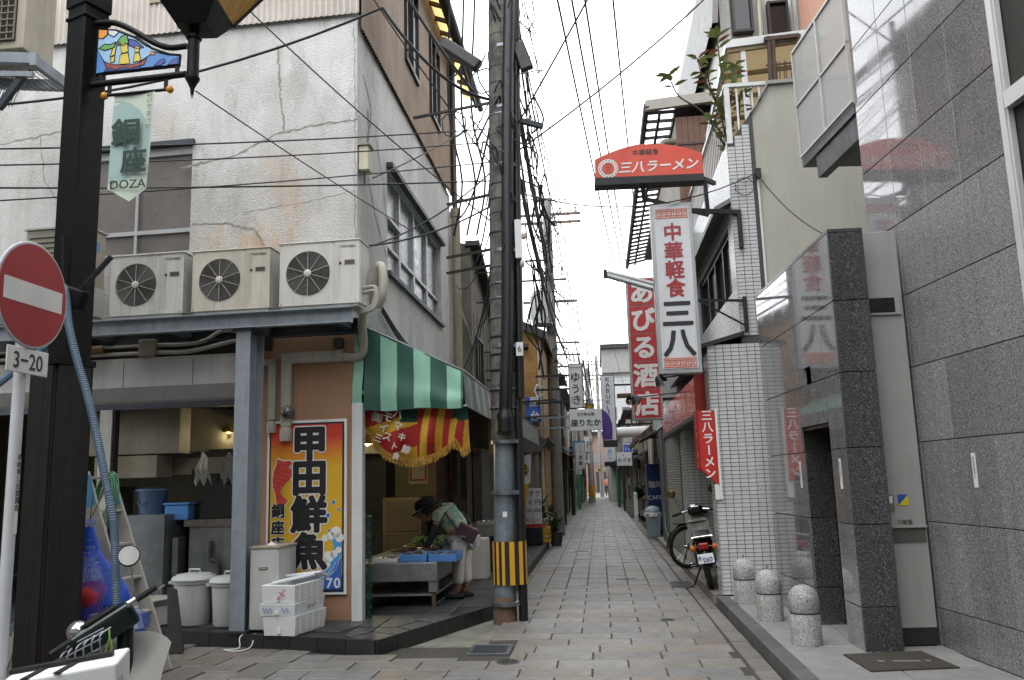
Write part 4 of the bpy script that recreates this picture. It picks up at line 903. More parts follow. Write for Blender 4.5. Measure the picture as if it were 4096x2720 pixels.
def bin_(x, yy, r, h, label):
    t = thing('lidded_bin', label, 'bin', (x, yy, SH), group='white lidded bins under the shop fascia')
    MB().lathe([(r * .80, 0), (r * .84, .02), (r * .96, h * .93), (r * 1.04, h * .94), (r * 1.05, h)], (0, 0, 0), 28).build('tub', m_bin, t, smooth=True, local=True)
    MB().lathe([(r * 1.1, h), (r * 1.12, h + .015), (r * 1.02, h + .045), (r * .9, h + .05), (r * .85, h + .065), (0.01, h + .075)], (0, 0, 0), 28).build('lid', m_bin, t, smooth=True, local=True)
    MB().tube([(-.06, 0, h + .07), (-.06, 0, h + .11), (.06, 0, h + .11), (.06, 0, h + .07)], .012, 6).build('lid_handle', m_bin, t, local=True)
    for a in (-1, 1): MB().obox((a * r * 1.08, -.03, h - .02), (.05, .1, .03)).build('clip', m_bin, t, local=True, bevel=.005)
    return t
bin_(-4.45, 9.12, .215, .46, 'larger white lidded bin, left one of the pair'); bin_(-4.0, 9.02, .195, .44, 'smaller white lidded bin beside the steel column')
fb = foam_box(-4.95, 9.15, SH, .42, .62, .20, -25, 'white foam box holding newspapers beside the larger bin', grp='loose foam boxes')
pp = thing('newspaper_pile', 'pile of folded newspapers on the foam box by the bins', 'newspapers', (-4.93, 9.15, SH + .2), R(-22)); 
for i in range(5): MB().obox((.01 * i, -.02, .012 + .014 * i), (.4, .5, .011), (0, 0, R(-4 + 3 * i))).build('newspaper', mat('newsprint', '#a7a69e', .8, var=.2, vs=14), pp, local=True)
wire_ = one(MB().tube(smoothpts([(-3.58, 8.55, .14), (-3.62, 8.42, .1), (-3.60, 8.36, .012), (-3.72, 8.28, .012), (-3.55, 8.2, .012), (-3.48, 8.35, .02), (-3.5, 8.5, .12)]), .006, 6), 'power_lead', m_swhite, 'thin white lead hanging off the step below the freezer', 'cable')

# inside the shop: counters, tanks, bucket, bags, lamp
m_ssd = mat('steel_sheet_dull', '#868a8c', .45, .6, var=.3, vs=5, streak=.3)
m_tank = glass('tank_glass', '#15130f', .1)
sk = thing('steel_sink', 'worn steel sink cabinet behind the white bins', 'sink', (-4.6, 10.2, SH)); MB().box(-5.0, -3.3, 10.0, 10.7, .35, 1.12).build('apron', m_ssd, sk); MB().box(-5.02, -3.28, 9.97, 10.72, 1.12, 1.2).build('rim', mat('rusty_rim', '#77726a', .5, .4, var=.4, vs=9, dirtamt=.4, dirt='#5a3b22', ds=6), sk)
for x in (-4.98, -3.32): MB().box(x - .02, x + .02, 10.0, 10.04, SH, 1.12).build('leg', m_ssd, sk)
MB().tube(smoothpts([(-4.66, 9.95, .95), (-4.66, 9.93, .75), (-4.57, 9.93, .7), (-4.54, 9.93, .6), (-4.54, 9.93, .2)]), .025, 8).tube([(-4.36, 9.94, .95), (-4.36, 9.94, .2)], .025, 8).build('drain_pipe', m_greyd, sk, smooth=True)
at = thing('aquarium_tank', 'dark glass fish tank with black frame inside the shop', 'tank', (-4.2, 10.6, 1.2)); MB().box(-5.0, -3.3, 10.15, 10.85, 1.2, 1.75).build('glass', m_tank, at); MB().box(-5.02, -3.28, 10.13, 10.87, 1.75, 1.81).build('frame', m_dframe, at); MB().box(-4.9, -3.4, 10.2, 10.8, 1.81, 2.05).build('hood', mat('tank_hood', '#3a2f26', .5, var=.3), at)
MB().box(-3.55, -3.30, 10.10, 10.14, 1.86, 1.90).build('red_display', glow('red_led', '#ff3a20', .8), at)
ct_ = thing('steel_counter', 'dull steel counter cabinet inside the shop', 'counter', (-5.5, 9.9, SH)); MB().box(-5.75, -5.15, 9.75, 10.6, SH, 1.28).build('cabinet', m_ssd, ct_); MB().box(-5.12, -5.05, 9.9, 10.6, SH, 1.0).build('side', m_ssd, ct_)
cb2 = one(MB().box(-6.6, -5.95, 9.85, 10.5, SH, 1.62), 'steel_cupboard', mat('cupboard_grey', '#7b7d7c', .5, .3, var=.25, streak=.3), 'pale grey steel cupboard behind the ladder', 'cupboard', bevel=.01)
bk_ = thing('lidded_bucket', 'blue lidded bucket on the dull steel counter', 'bucket', (-5.5, 10.1, 1.28)); MB().lathe([(.15, 0), (.18, .28)], (0, 0, 0), 20).build('bucket', mat('bucket_blue', '#4a5f80', .45, var=.15), bk_, local=True, smooth=True); MB().lathe([(.2, .28), (.2, .3), (.15, .32), (.01, .325)], (0, 0, 0), 20).build('lid', mat('lid_blue', '#7394b8', .45), bk_, local=True, smooth=True); MB().tube(smoothpts([(-.18, -.05, .25), (-.05, -.2, .12), (.16, -.08, .25)]), .006, 5).build('bail', m_galv, bk_, local=True)
bb = one(MB().box(-5.28, -4.98, 9.98, 10.4, 1.20, 1.38).box(-5.3, -4.96, 9.96, 10.42, 1.38, 1.41), 'blue_basin', m_btray, 'blue plastic basin beside the lidded bucket', 'basin', bevel=.02)
for i, (x, yy, lb) in enumerate([(-4.75, 9.85, 'clear plastic bag hanging before the dark wall, nearer the post'), (-4.55, 10.1, 'larger crumpled plastic bag hanging beside the first')]):
    t = thing('plastic_bag', lb, 'bag', (x, yy, 1.5), group='plastic bags hanging in the shop'); mb = MB(); v = []
    for k2 in range(6):
        for a in range(9): u = a / 8 - .5; v.append((u * (.03 + .2 * (k2 / 5) ** .7) + .02 * math.sin(k2 * 1.7 + i), .03 * math.sin(a * 2.4 + k2 * .7 + i) * k2 / 5, .5 - k2 * (.07 + .012 * math.sin(a * 1.9 + i * 2))))
    mb.add(v, [(k2 * 9 + a, k2 * 9 + a + 1, k2 * 9 + 10 + a, k2 * 9 + 9 + a) for k2 in range(5) for a in range(8)]); bm_ = sheet('plastic_film', '#b9bbb6', .5, .25); mb.build('film', bm_, t, local=True, smooth=True)
pr_ = thing('paper_roll', 'paper towel roll mounted on the shop beam', 'paper roll', (-4.1, 10.2, 2.1)); MB().cyl((-.18, 0, 0), (.18, 0, 0), .07, 20).build('roll', mat('paper', '#a8a498', .8), pr_, local=True, smooth=True); MB().cyl((-.2, 0, 0), (-.17, 0, 0), .02, 10).build('core', m_black, pr_, local=True)
gc = one(MB().box(-3.78, -3.66, 10.3, 10.4, 2.05, 2.19), 'green_tub', mat('tub_green', '#4f9a3a', .4), 'small bright green tub on the tank hood', 'tub', bevel=.01)
du = thing('flexible_duct', 'grey flexible duct slung under the shop ceiling', 'duct', tuple(FX @ Vector((-1.9, 1.4, 2.4)))); F().tube(smoothpts([(-2.2, 1.4, 2.52), (-1.8, 1.5, 2.44), (-1.2, 1.6, 2.42), (-.4, 1.7, 2.44)]), .085, 12).build('hose', mat('duct_grey', '#54544f', .6, .3, var=.3, vs=20), du, smooth=True)
def bulb(x, yy, z, label, power):
    t = thing('shop_lamp', label, 'lamp', (x, yy, z), group='lit bulbs in the fish shop')
    MB().lathe([(.012, .16), (.02, .13), (.06, .05), (.085, .0)], (0, 0, 0), 18).build('shade', mat('lamp_shade_yellow', '#b9a63c', .4), t, local=True, smooth=True)
    MB().ball((0, 0, .02), .045, 12).build('bulb', glow('bulb_glow', '#fff2b0', 14), t, local=True, smooth=True); MB().cyl((0, 0, .15), (0, 0, .5), .005, 6).build('flex', m_pipe_dk, t, local=True)
    l = bpy.data.lights.new('bulb_light', 'POINT'); l.energy = power; l.color = (1, .86, .5); l.shadow_soft_size = .06; lo = bpy.data.objects.new('bulb_light', l); COL.objects.link(lo); lo.parent = t; lo.location = (0, 0, -.05)
bulb(-4.72, 10.45, 2.27, 'lit yellow lamp under the cream beam seen through the shop front', 30)
bulb(-3.2, 11.6, 2.12, 'lit bulb inside the shop beneath the fringed banner', 24)
po = thing('calendar_poster', 'white calendar poster with red border on the back partition', 'poster', (-3.0, 14.09, 1.6)); MB().box(-3.18, -2.86, 14.085, 14.098, 1.55, 2.55).build('paper', mat('poster_paper', '#b3ad9d', .8, var=.15), po)
q = MB(); [q.box(*a) for a in ((-3.16, -2.88, 14.08, 14.084, 2.47, 2.5), (-3.16, -2.88, 14.08, 14.084, 1.6, 1.63), (-3.16, -3.13, 14.08, 14.084, 1.63, 2.47), (-2.91, -2.88, 14.08, 14.084, 1.63, 2.47))]; q.build('red_border', mat('poster_red', '#a8382e', .7), po); q = MB(); text(q, '石橋', (-3.02, 14.082, 2.2), .12, vert=True); text(q, 'わし', (-2.97, 14.082, 1.85), .08, vert=True); q.build('lettering', m_print, po)
ap = thing('hanging_apron', 'black apron hanging inside the shop behind the crates', 'apron', (-3.62, 12.2, 1.1)); MB().lathe([(.02, .85), (.12, .8), (.14, .3), (.13, .02)], (0, 0, 0), 12).build('cloth', mat('apron_black', '#0e0e10', .7), ap, local=True, smooth=True)
cu = thing('wooden_cabinet', 'low brown cabinet against the back partition of the shop', 'cabinet', (-3.2, 13.7, SH)); MB().box(-3.4, -2.8, 13.2, 14.05, SH, 1.35).build('carcass', mat('cabinet_brown', '#6d5f44', .6, var=.25), cu); MB().box(-3.36, -2.84, 13.185, 13.199, .3, .8).build('drawer', mat('drawer_brown', '#5d5039', .6), cu); MB().box(-3.36, -2.84, 13.185, 13.199, .83, 1.3).build('drawer', mat('drawer_brown', '#5d5039', .6), cu)
st2 = thing('side_stall', 'second fish stand with trays further along the step', 'stall', (-1.75, 14.0, SH)); MB().box(-2.3, -1.6, 13.6, 15.2, .7, .85).build('top', m_ssd, st2); MB().box(-2.25, -1.65, 13.7, 15.1, SH, .7).build('base', m_dark, st2)
tray(-2.0, -1.62, 13.65, 14.2, .85, 'grey fish tray on the second stand behind the woman', mat('tray_grey', '#8a8a86', .5), 4, .08, 'trays on the second stand')
one(MB().box(-2.0, -1.72, 12.75, 13.15, SH, .72), 'foam_crate', m_foam, 'tall white foam crate standing behind the woman\'s legs', 'foam box', bevel=.02)
cur = thing('hanging_cloth', 'dark patterned cloth hanging at the shop side beyond the banner', 'cloth', (-2.5, 15.2, 1.3)); MB().add([(-2.45 + .03 * math.sin(i * 1.9), 14.9 + i * .09, z) for z in (2.35, 1.25) for i in range(8)], [(i, i + 1, 9 + i, 8 + i) for i in range(7)]).build('cloth', mat('cloth_dark', '#27352f', .8, var=.5, vs=7), cur)

# ------------------------------------------------------------------ people
def skin_body(name, verts, edges, radii, mt, parent, root=0, sub=2, local=True):
    me = bpy.data.meshes.new(name); me.from_pydata([tuple(v) for v in verts], edges, []); o = bpy.data.objects.new(name, me); COL.objects.link(o); o.parent = parent
    sm = o.modifiers.new('skin', 'SKIN'); sm.use_smooth_shade = True
    lay_ = me.skin_vertices[0].data
    for i, r in enumerate(radii): lay_[i].radius = r if hasattr(r, '__len__') else (r, r)
    for i in range(len(verts)): lay_[i].use_root = (i == root)
    ss = o.modifiers.new('sub', 'SUBSURF'); ss.levels = sub; ss.render_levels = sub
    me.materials.append(mt); ORG[o.name] = ORG[parent.name]; return o
m_skin = mat('skin', '#8a6350', .55, var=.1); m_trou = mat('trousers_cream', '#c9c4bb', .8, var=.15, vs=6, bump=.2, bs=18)
def blouse():
    k = NT('blouse_print'); v = k.mapv(); n = k.noise(v, 9, 3, .6, 1.2)
    k.set(k.ramp(n, [(.3, hexc('#31596b')), (.42, hexc('#6d98a0')), (.52, hexc('#9fb79a')), (.6, hexc('#b9b98e')), (.7, hexc('#5f8a97'))]), .8); k.bump(k.noise(v, 14, 3), .3, .02); return k.m
wm = thing('person', 'person in patterned blue blouse, black hat and cream trousers bending over the fish trays', 'person', (-1.80, 10.85, SH))
# local frame: x right, y away, z up; bends towards -x
P = [(.02, 0, .78), (-.06, -.01, .92), (-.17, -.02, 1.04), (-.28, -.02, 1.10),            # pelvis, waist, chest, neck base
     (-.36, -.03, 1.08), (-.43, -.03, 1.04),                                              # neck, head
     (.0, -.08, .72), (-.01, -.09, .42), (-.02, -.09, .10), (-.11, -.10, .045),               # near leg
     (.05, .08, .72), (.05, .09, .42), (.07, .09, .10), (-.02, .1, .045),               # far leg
     (-.24, -.17, 1.04), (-.30, -.22, .80), (-.40, -.20, .58),                            # near arm reaching down
     (-.22, .15, 1.08), (.0, .2, 1.0), (.14, .12, .86)]                                   # far arm behind the back
E_ = [(0, 1), (1, 2), (2, 3), (3, 4), (4, 5), (0, 6), (6, 7), (7, 8), (8, 9), (0, 10), (10, 11), (11, 12), (12, 13), (3, 14), (14, 15), (15, 16), (3, 17), (17, 18), (18, 19)]
RR = [(.12, .14), (.11, .13), (.115, .14), (.07, .08), .045, .09, .085, .06, .04, .03, .085, .06, .04, .03, .05, .04, .028, .05, .04, .028]
body = skin_body('body', P, E_, RR, m_skin, wm)
# clothes follow the limbs
skin_body('blouse', [P[0], P[1], P[2], P[3], (-.245, -.18, 1.03), (-.27, -.20, .93), (-.23, .16, 1.07), (-.12, .19, 1.05)], [(0, 1), (1, 2), (2, 3), (3, 4), (4, 5), (3, 6), (6, 7)], [(.15, .165), (.14, .155), (.145, .17), (.10, .12), .075, .062, .075, .062], blouse(), wm)
skin_body('trousers', [(.02, 0, .80), (.0, -.085, .68), (-.01, -.09, .42), (-.015, -.09, .15), (.05, .085, .68), (.05, .09, .42), (.07, .09, .15)], [(0, 1), (1, 2), (2, 3), (0, 4), (4, 5), (5, 6)], [(.145, .165), .105, .085, .075, .105, .085, .075], m_trou, wm)
m_slv = mat('sleeve_black', '#0f1012', .7, var=.1)
skin_body('arm_cover', [(-.268, -.20, .93), (-.30, -.22, .80), (-.39, -.202, .62)], [(0, 1), (1, 2)], [.056, .05, .038], m_slv, wm); skin_body('arm_cover', [(-.12, .19, 1.05), (.0, .2, 1.0), (.13, .125, .87)], [(0, 1), (1, 2)], [.056, .05, .038], m_slv, wm)
hd = MB(); hd.lathe([(.01, -.11), (.06, -.10), (.085, -.03), (.09, .04), (.06, .11), (.01, .125)], (0, 0, 0), 16, axis=Matrix.Rotation(R(-62), 4, 'Y')); hd.v = [(x - .44, y_ - .03, z + 1.04) for x, y_, z in hd.v]; hd.build('head', m_skin, wm, local=True, smooth=True); hdo = wm.children[-1]
MB().obox((-.545, -.03, 1.0), (.03, .022, .03), (0, R(-40), 0)).build('nose', m_skin, hdo, local=True, bevel=.008)
for s_ in (-1, 1): MB().ball((-.525, -.03 + s_ * .035, 1.035), .009, 8).build('eye', m_print, hdo, local=True); MB().ball((-.43, -.03 + s_ * .088, 1.02), .02, 8, sz=(1, .4, 1.3)).build('ear', m_skin, hdo, local=True)
MB().obox((-.525, -.03, .965), (.012, .04, .008), (0, R(-40), 0)).build('mouth', mat('lips', '#6e3f38', .5), hdo, local=True)
hr = MB(); hr.lathe([(.10, -.05), (.105, .03), (.08, .09), (.03, .12)], (-.40, -.03, 1.07), 14, axis=Matrix.Rotation(R(-40), 4, 'Y')); hr.build('hair', mat('hair_black', '#12100e', .6), wm, local=True, smooth=True)
ht = MB(); ht.lathe([(.20, -.008), (.20, .004), (.13, .02), (.125, .09), (.10, .125), (.01, .13)], (-.43, -.03, 1.11), 22, axis=Matrix.Rotation(R(-28), 4, 'Y')); ht.build('hat', mat('hat_black', '#0d0d0e', .8), wm, local=True, smooth=True)
for i, (dx, dy, L) in enumerate([(-.03, -.03, .07), (-.035, -.012, .085), (-.035, .006, .08), (-.03, .022, .065), (.01, -.04, .055)]):
    b0 = V(-.405 + dx * .4, -.20 + dy, .575); skin_body('finger', [b0, b0 + V(-.012, 0, -L * .5), b0 + V(-.004, 0, -L)], [(0, 1), (1, 2)], [.011, .010, .008], m_skin, wm, sub=1)
for s_, x in ((-.095, -.06), (.095, .03)): MB().obox((x, s_, .03), (.24, .085, .055), (0, 0, R(4))).build('shoe', mat('shoe_black', '#151313', .6), wm, local=True, bevel=.022, seg=3)
MB().obox((.12, -.17, .80), (.26, .09, .19), (0, R(28), 0)).build('shoulder_bag', mat('bag_brown', '#40292a', .45, var=.2), wm, local=True, bevel=.025, seg=3)
MB().tube(smoothpts([(.02, -.2, .83), (-.1, -.19, .98), (-.22, -.1, 1.16), (-.2, .05, 1.2), (-.05, .16, 1.06)]), .011, 6).build('bag_strap', mat('strap', '#231a19', .5), wm, local=True)
for i in range(2): MB().ball((.02 + .03 * i, -.222, .76 - .02 * i), .013, 8).build('bag_stud', m_galv, wm, local=True)
# ------------------------------------------------------------------ utility pole at the alley mouth
def pole_mat():
    k = NT('pole_concrete'); v = k.mapv()
    out = k.mix(k.ramp(k.noise(v, 5, 6, .7), [(.35, 0), (.65, 1)]), hexc('#403d39'), hexc('#6e6b65'))
    out = k.mix(k.math('MULTIPLY', k.ramp(k.noise(k.mapv((9, 9, 1.2)), 2, 5, .7), [(.45, 0), (.7, 1)]), .5), out, hexc('#3a3835'))
    k.set(out, .85, 0, .3); k.bump(k.noise(v, 70, 5), .5, .006); return k.m
m_polec = pole_mat(); m_sleeve = mat('pole_sleeve', '#7e8990', .45, .45, var=.35, vs=5, dirtamt=.45, dirt='#4d5356', ds=4)
m_rub = mat('black_conduit', '#121314', .42, var=.25, vs=6); m_cabl = mat('cable_black', '#161718', .55, var=.1)
PX, PY = -1.135, 9.86
def px(z): return PX + z * .0215
po1 = thing('utility_pole', 'weathered concrete utility pole with black conduit and yellow striped band at alley mouth', 'utility pole', (PX, PY, -.03))
MB().tube([(px(2.0), PY, 2.0), (px(5), PY, 5), (px(8), PY, 8), (px(12), PY, 12)], [.15, .165, .17, .17], 20).build('shaft', m_polec, po1, smooth=True)
MB().tube([(px(-.03), PY, -.03), (px(.4), PY, .4), (px(2.15), PY, 2.15)], [.128, .126, .122], 20).build('base_sleeve', m_sleeve, po1, smooth=True)
MB().lathe([(.134, -.03), (.136, .1), (.132, .25), (.128, .27)], (px(.1), PY, 0), 20).build('rusty_foot', mat('rust_foot', '#6a5a4c', .8, var=.4, vs=8, dirtamt=.7, dirt='#7a4421', ds=5), po1, smooth=True)
# black and yellow warning wrap: separate strips round pole and conduit together
m_wy = mat('warning_yellow', '#d09a1e', .6, var=.12, bump=.3, bs=60); m_wk = mat('warning_black', '#18181a', .6, var=.1, bump=.3, bs=60)
def wrap(a):
    r = .142; x = r * math.cos(a); y_ = r * math.sin(a); e = max(0, math.cos(a - .12)); return (px(.6) + x + .115 * e ** 1.2, PY + y_ - .02 * e)
NS = 26
for i in range(NS):
    a0, a1 = 2 * PI * i / NS, 2 * PI * (i + 1) / NS; v = []
    for j in range(3):
        x, y_ = wrap(a0 + (a1 - a0) * j / 2); v += [(x, y_, .40), (x, y_, .875)]
    MB().add(v, [(0, 2, 3, 1), (2, 4, 5, 3)]).build('warning_strip', m_wy if i % 2 else m_wk, po1)
MB().tube([(px(1) + .19, PY - .02, -.02), (px(2) + .175, PY - .02, 2.55)], .052, 12).build('conduit', m_rub, po1, smooth=True)
MB().tube(smoothpts([(px(2.2) + .03, PY - .13, 2.12), (px(2.4) + .03, PY - .14, 2.3), (px(2.7) + .04, PY - .16, 2.6), (px(3.5) + .07, PY - .16, 3.5), (px(5) + .08, PY - .16, 5.0), (px(6.5) + .10, PY - .17, 6.5), (px(8) + .13, PY - .17, 8.0), (px(11) + .13, PY - .16, 11)]), [.105] * 5 + [.075] * 24, 12).build('cable_sheath', m_rub, po1, smooth=True)
MB().tube([(px(3) + .19, PY - .05, 2.5), (px(5) + .18, PY - .05, 5), (px(8) + .19, PY - .05, 8), (px(11) + .2, PY - .05, 11)], .05, 10).build('conduit', m_rub, po1, smooth=True)
for z in (.19, 1.42, 2.0, 3.12, 4.28, 5.35, 6.1, 6.9):
    MB().lathe([(.172, z - .022), (.175, z - .02), (.175, z + .02), (.172, z + .022)], (px(z) + .02, PY, 0), 20).build('steel_band', m_galv, po1, smooth=True)
for i in range(26):
    z = 2.4 + i * .21 + rng.uniform(-.04, .04); 
    if not any(abs(z - q) < .06 for q in (3.12, 4.28, 5.35, 6.1, 6.9)): MB().lathe([(.166, z), (.171, z + .005), (.171, z + .018), (.166, z + .023)], (px(z), PY, 0), 16).build('tie_wire', rng.choice([m_cabl, m_polec, m_cabl, m_galv, m_cabl]), po1)
MB().box(px(4.3) + .17, px(4.3) + .25, PY - .21, PY - .17, 4.15, 4.62).build('number_plate', m_white, po1); MB().box(px(3.1) + .17, px(3.1) + .25, PY - .215, PY - .2, 2.98, 3.14).build('tag', m_white, po1); q = MB(); text(q, '6', (px(3.1) + .21, PY - .217, 3.06), .1, latin=True); q.build('tag_figure', m_print, po1)
MB().box(px(1.8) - .02, px(1.8) + .03, PY - .128, PY - .12, 1.15, 1.21).build('sticker', m_swhite, po1)
# steel arms and cable hardware
for z, L in ((6.25, 1.2), (5.05, .75), (4.35, .75), (4.15, .75)): MB().bar((px(z) - .1, PY + .05, z), (px(z) - L, PY + .35, z), .03, .03).build('steel_arm', m_dframe, po1)
MB().bar((px(6) + .15, PY, 5.98), (px(6) + .5, PY + .1, 5.9), .06, .06).build('steel_arm', m_greyd, po1)
MB().obox((px(7) - .55, PY + .1, 6.95), (.62, .14, .16), (0, R(38), 0)).build('splice_case', m_rub, po1, bevel=.03); MB().obox((px(9) - .95, PY + .2, 8.2), (.45, .14, .16), (0, R(40), 0)).build('splice_case', m_rub, po1, bevel=.03); MB().obox((px(7.2) + .26, PY - .1, 6.75), (.16, .1, .38), (0, R(-18), 0)).build('splice_case', m_rub, po1, bevel=.02)
# tangled service cables
tg = MB(); r3 = random.Random(3)
for i in range(18):
    z = r3.uniform(4.2, 8.4); x = px(z) + r3.uniform(-.2, .18); s_ = -1 if x < px(z) else 1
    p0 = V(x, PY - .17, z); p3 = V(px(z) + r3.choice([-1, 1]) * r3.uniform(.15, .42), PY + r3.uniform(-.2, .4), z + r3.uniform(-1.2, .9))
    tg.tube(smoothpts([p0, p0 + V(r3.uniform(-.15, .15), -.05, r3.uniform(-.4, .2)), p3 + V(r3.uniform(-.1, .1), 0, r3.uniform(-.3, .3)), p3], 4), r3.uniform(.006, .013), 5)
for i in range(3):
    z = r3.uniform(5.0, 8.6); cx = px(z) - .17 - r3.random() * .5; tg.tube([(cx + .16 * math.cos(a * PI / 7) * r3.uniform(.9, 1.1), PY + .05, z + .17 * math.sin(a * PI / 7) * r3.uniform(.9, 1.1)) for a in range(14)], .010, 5, closed=True)
for i in range(24):
    z = r3.uniform(3.6, 6.6); p0 = V(px(z) + .22 + r3.random() * .25, PY + r3.uniform(0, 1.2), z); tg.tube(smoothpts([p0, p0 + V(r3.uniform(-.1, .12), .1, -.3), p0 + V(r3.uniform(-.06, .16), .2, -.7 + r3.uniform(-.3, .3))], 4), r3.uniform(.006, .014), 5)
for i in range(9):
    z = r3.uniform(4.2, 6.2); p0 = V(px(z) - .1, PY, z); p3 = V(-1.75 + r3.uniform(-.5, .2), PY + r3.uniform(1, 5), z + r3.uniform(-1.6, .2)); tg.tube(sag(p0, p3, r3.uniform(.15, .5), 8), r3.uniform(.007, .016), 5)
tg.build('cable_tangle', m_cabl, po1, kind='stuff')
for (z, dx) in ((4.42, .27), (4.25, .2), (4.08, .25)): MB().ball((px(z) + dx, PY - .18, z), .05, 10, sz=(.6, .6, 1)).build('insulator', mat('insulator_cream', '#b7ae97', .3), po1, smooth=True)

# ------------------------------------------------------------------ black street lamp with stained glass panel and pennant
m_lampk = mat('lamp_black', '#09090a', .5, .0, spec=.2, var=.2, vs=4)
m_wood = mat('charred_wood', '#0c0907', .75, var=.5, vs=2.2, streak=.5, dirt='#2c2018')
LX, LY = -4.30, 6.45
lp_ = thing('street_lamp', 'black square street lamp post with dark timber cladding at its foot', 'street lamp', (LX, LY, 0))
rot25 = Euler((0, 0, R(-22))).to_matrix()
MB().obox((LX + .02, LY, 4.4), (.235, .235, 4.2), rot25).build('post', m_lampk, lp_, bevel=.012)
MB().obox((LX + .02, LY, 5.62), (.26, .26, .03), rot25).build('collar', m_lampk, lp_, bevel=.006); MB().obox((LX + .02, LY, 5.92), (.265, .265, .4), rot25).build('upper_sleeve', m_lampk, lp_, bevel=.012)
for i, (ox, oy, sx_, sy_) in enumerate([(-.09, -.165, .10, .02), (0.0, -.167, .09, .02), (.09, -.165, .10, .02), (.165, -.09, .02, .10), (.167, 0, .02, .09), (.165, .09, .02, .10), (-.165, 0, .02, .3), (0, .165, .3, .02)]):
    p = rot25 @ V(ox, oy, 0); MB().obox((LX - .035 + p.x, LY + p.y, 1.28), (sx_, sy_, 2.56 + .004 * i), rot25).build('timber_board', m_wood, lp_)
MB().obox((LX - .035, LY, 1.28), (.31, .31, 2.5), rot25).build('timber_core', m_wood, lp_)
MB().obox((LX - .03, LY, 2.6), (.35, .35, .05), rot25).build('timber_cap', m_lampk, lp_)
ly = 6.40
MB().tube(smoothpts([(-4.2, ly, 5.58), (-4.0, ly, 5.567), (-3.81, ly, 5.468), (-3.647, ly, 5.357), (-3.5, ly, 5.295), (-3.34, ly, 5.295)]), .026, 10).build('upper_arm', m_lampk, lp_, smooth=True)
MB().tube([(-4.23, ly, 5.007), (-3.34, ly, 5.04)], .028, 10).build('lower_arm', m_lampk, lp_, smooth=True)
MB().lathe([(.012, 4.84), (.018, 4.90), (.03, 4.93), (.045, 4.96), (.06, 4.985), (.06, 5.0), (.05, 5.01), (.048, 5.34), (.065, 5.355), (.065, 5.375), (.045, 5.385), (.04, 5.45)], (-3.28, ly, 0), 16).build('shaft', m_lampk, lp_, smooth=True)
MB().ball((-3.28, ly, 4.835), .014, 8, sz=(.8, .8, 1.5)).build('finial', mat('amber_ball', '#c98a22', .35), lp_, smooth=True)
ln = []; zl = [(5.43, .13), (5.60, .24), (6.02, .47), (6.05, .50)]; lr = Euler((0, 0, R(6))).to_matrix()
def lq(z, h): return [V(-3.26, ly, z) + lr @ V(a * h, b * h, 0) for a, b in ((-1, -1), (1, -1), (1, 1), (-1, 1))]
mb = MB(); v = lq(*zl[0]) + lq(*zl[1]); mb.add(v, [(3, 2, 1, 0)] + [(i, (i + 1) % 4, 4 + (i + 1) % 4, 4 + i) for i in range(4)]); mb.build('lantern_base', m_lampk, lp_)
lo_ = lq(5.60, .235); hi_ = lq(6.02, .45)
for i in range(4):
    a, b, c, d = lo_[i], lo_[(i + 1) % 4], hi_[(i + 1) % 4], hi_[i]; MB().quad(a, b, c, d).build('lantern_pane', mat('amber_glass', '#b58a2e', .3, var=.2) if i in (1, 2) else m_lampk, lp_); MB().bar(a, d, .03).build('lantern_rib', m_lampk, lp_)
MB().obox((-3.26, ly, 6.06), (1.0, 1.0, .06), lr).build('lantern_roof', m_lampk, lp_)
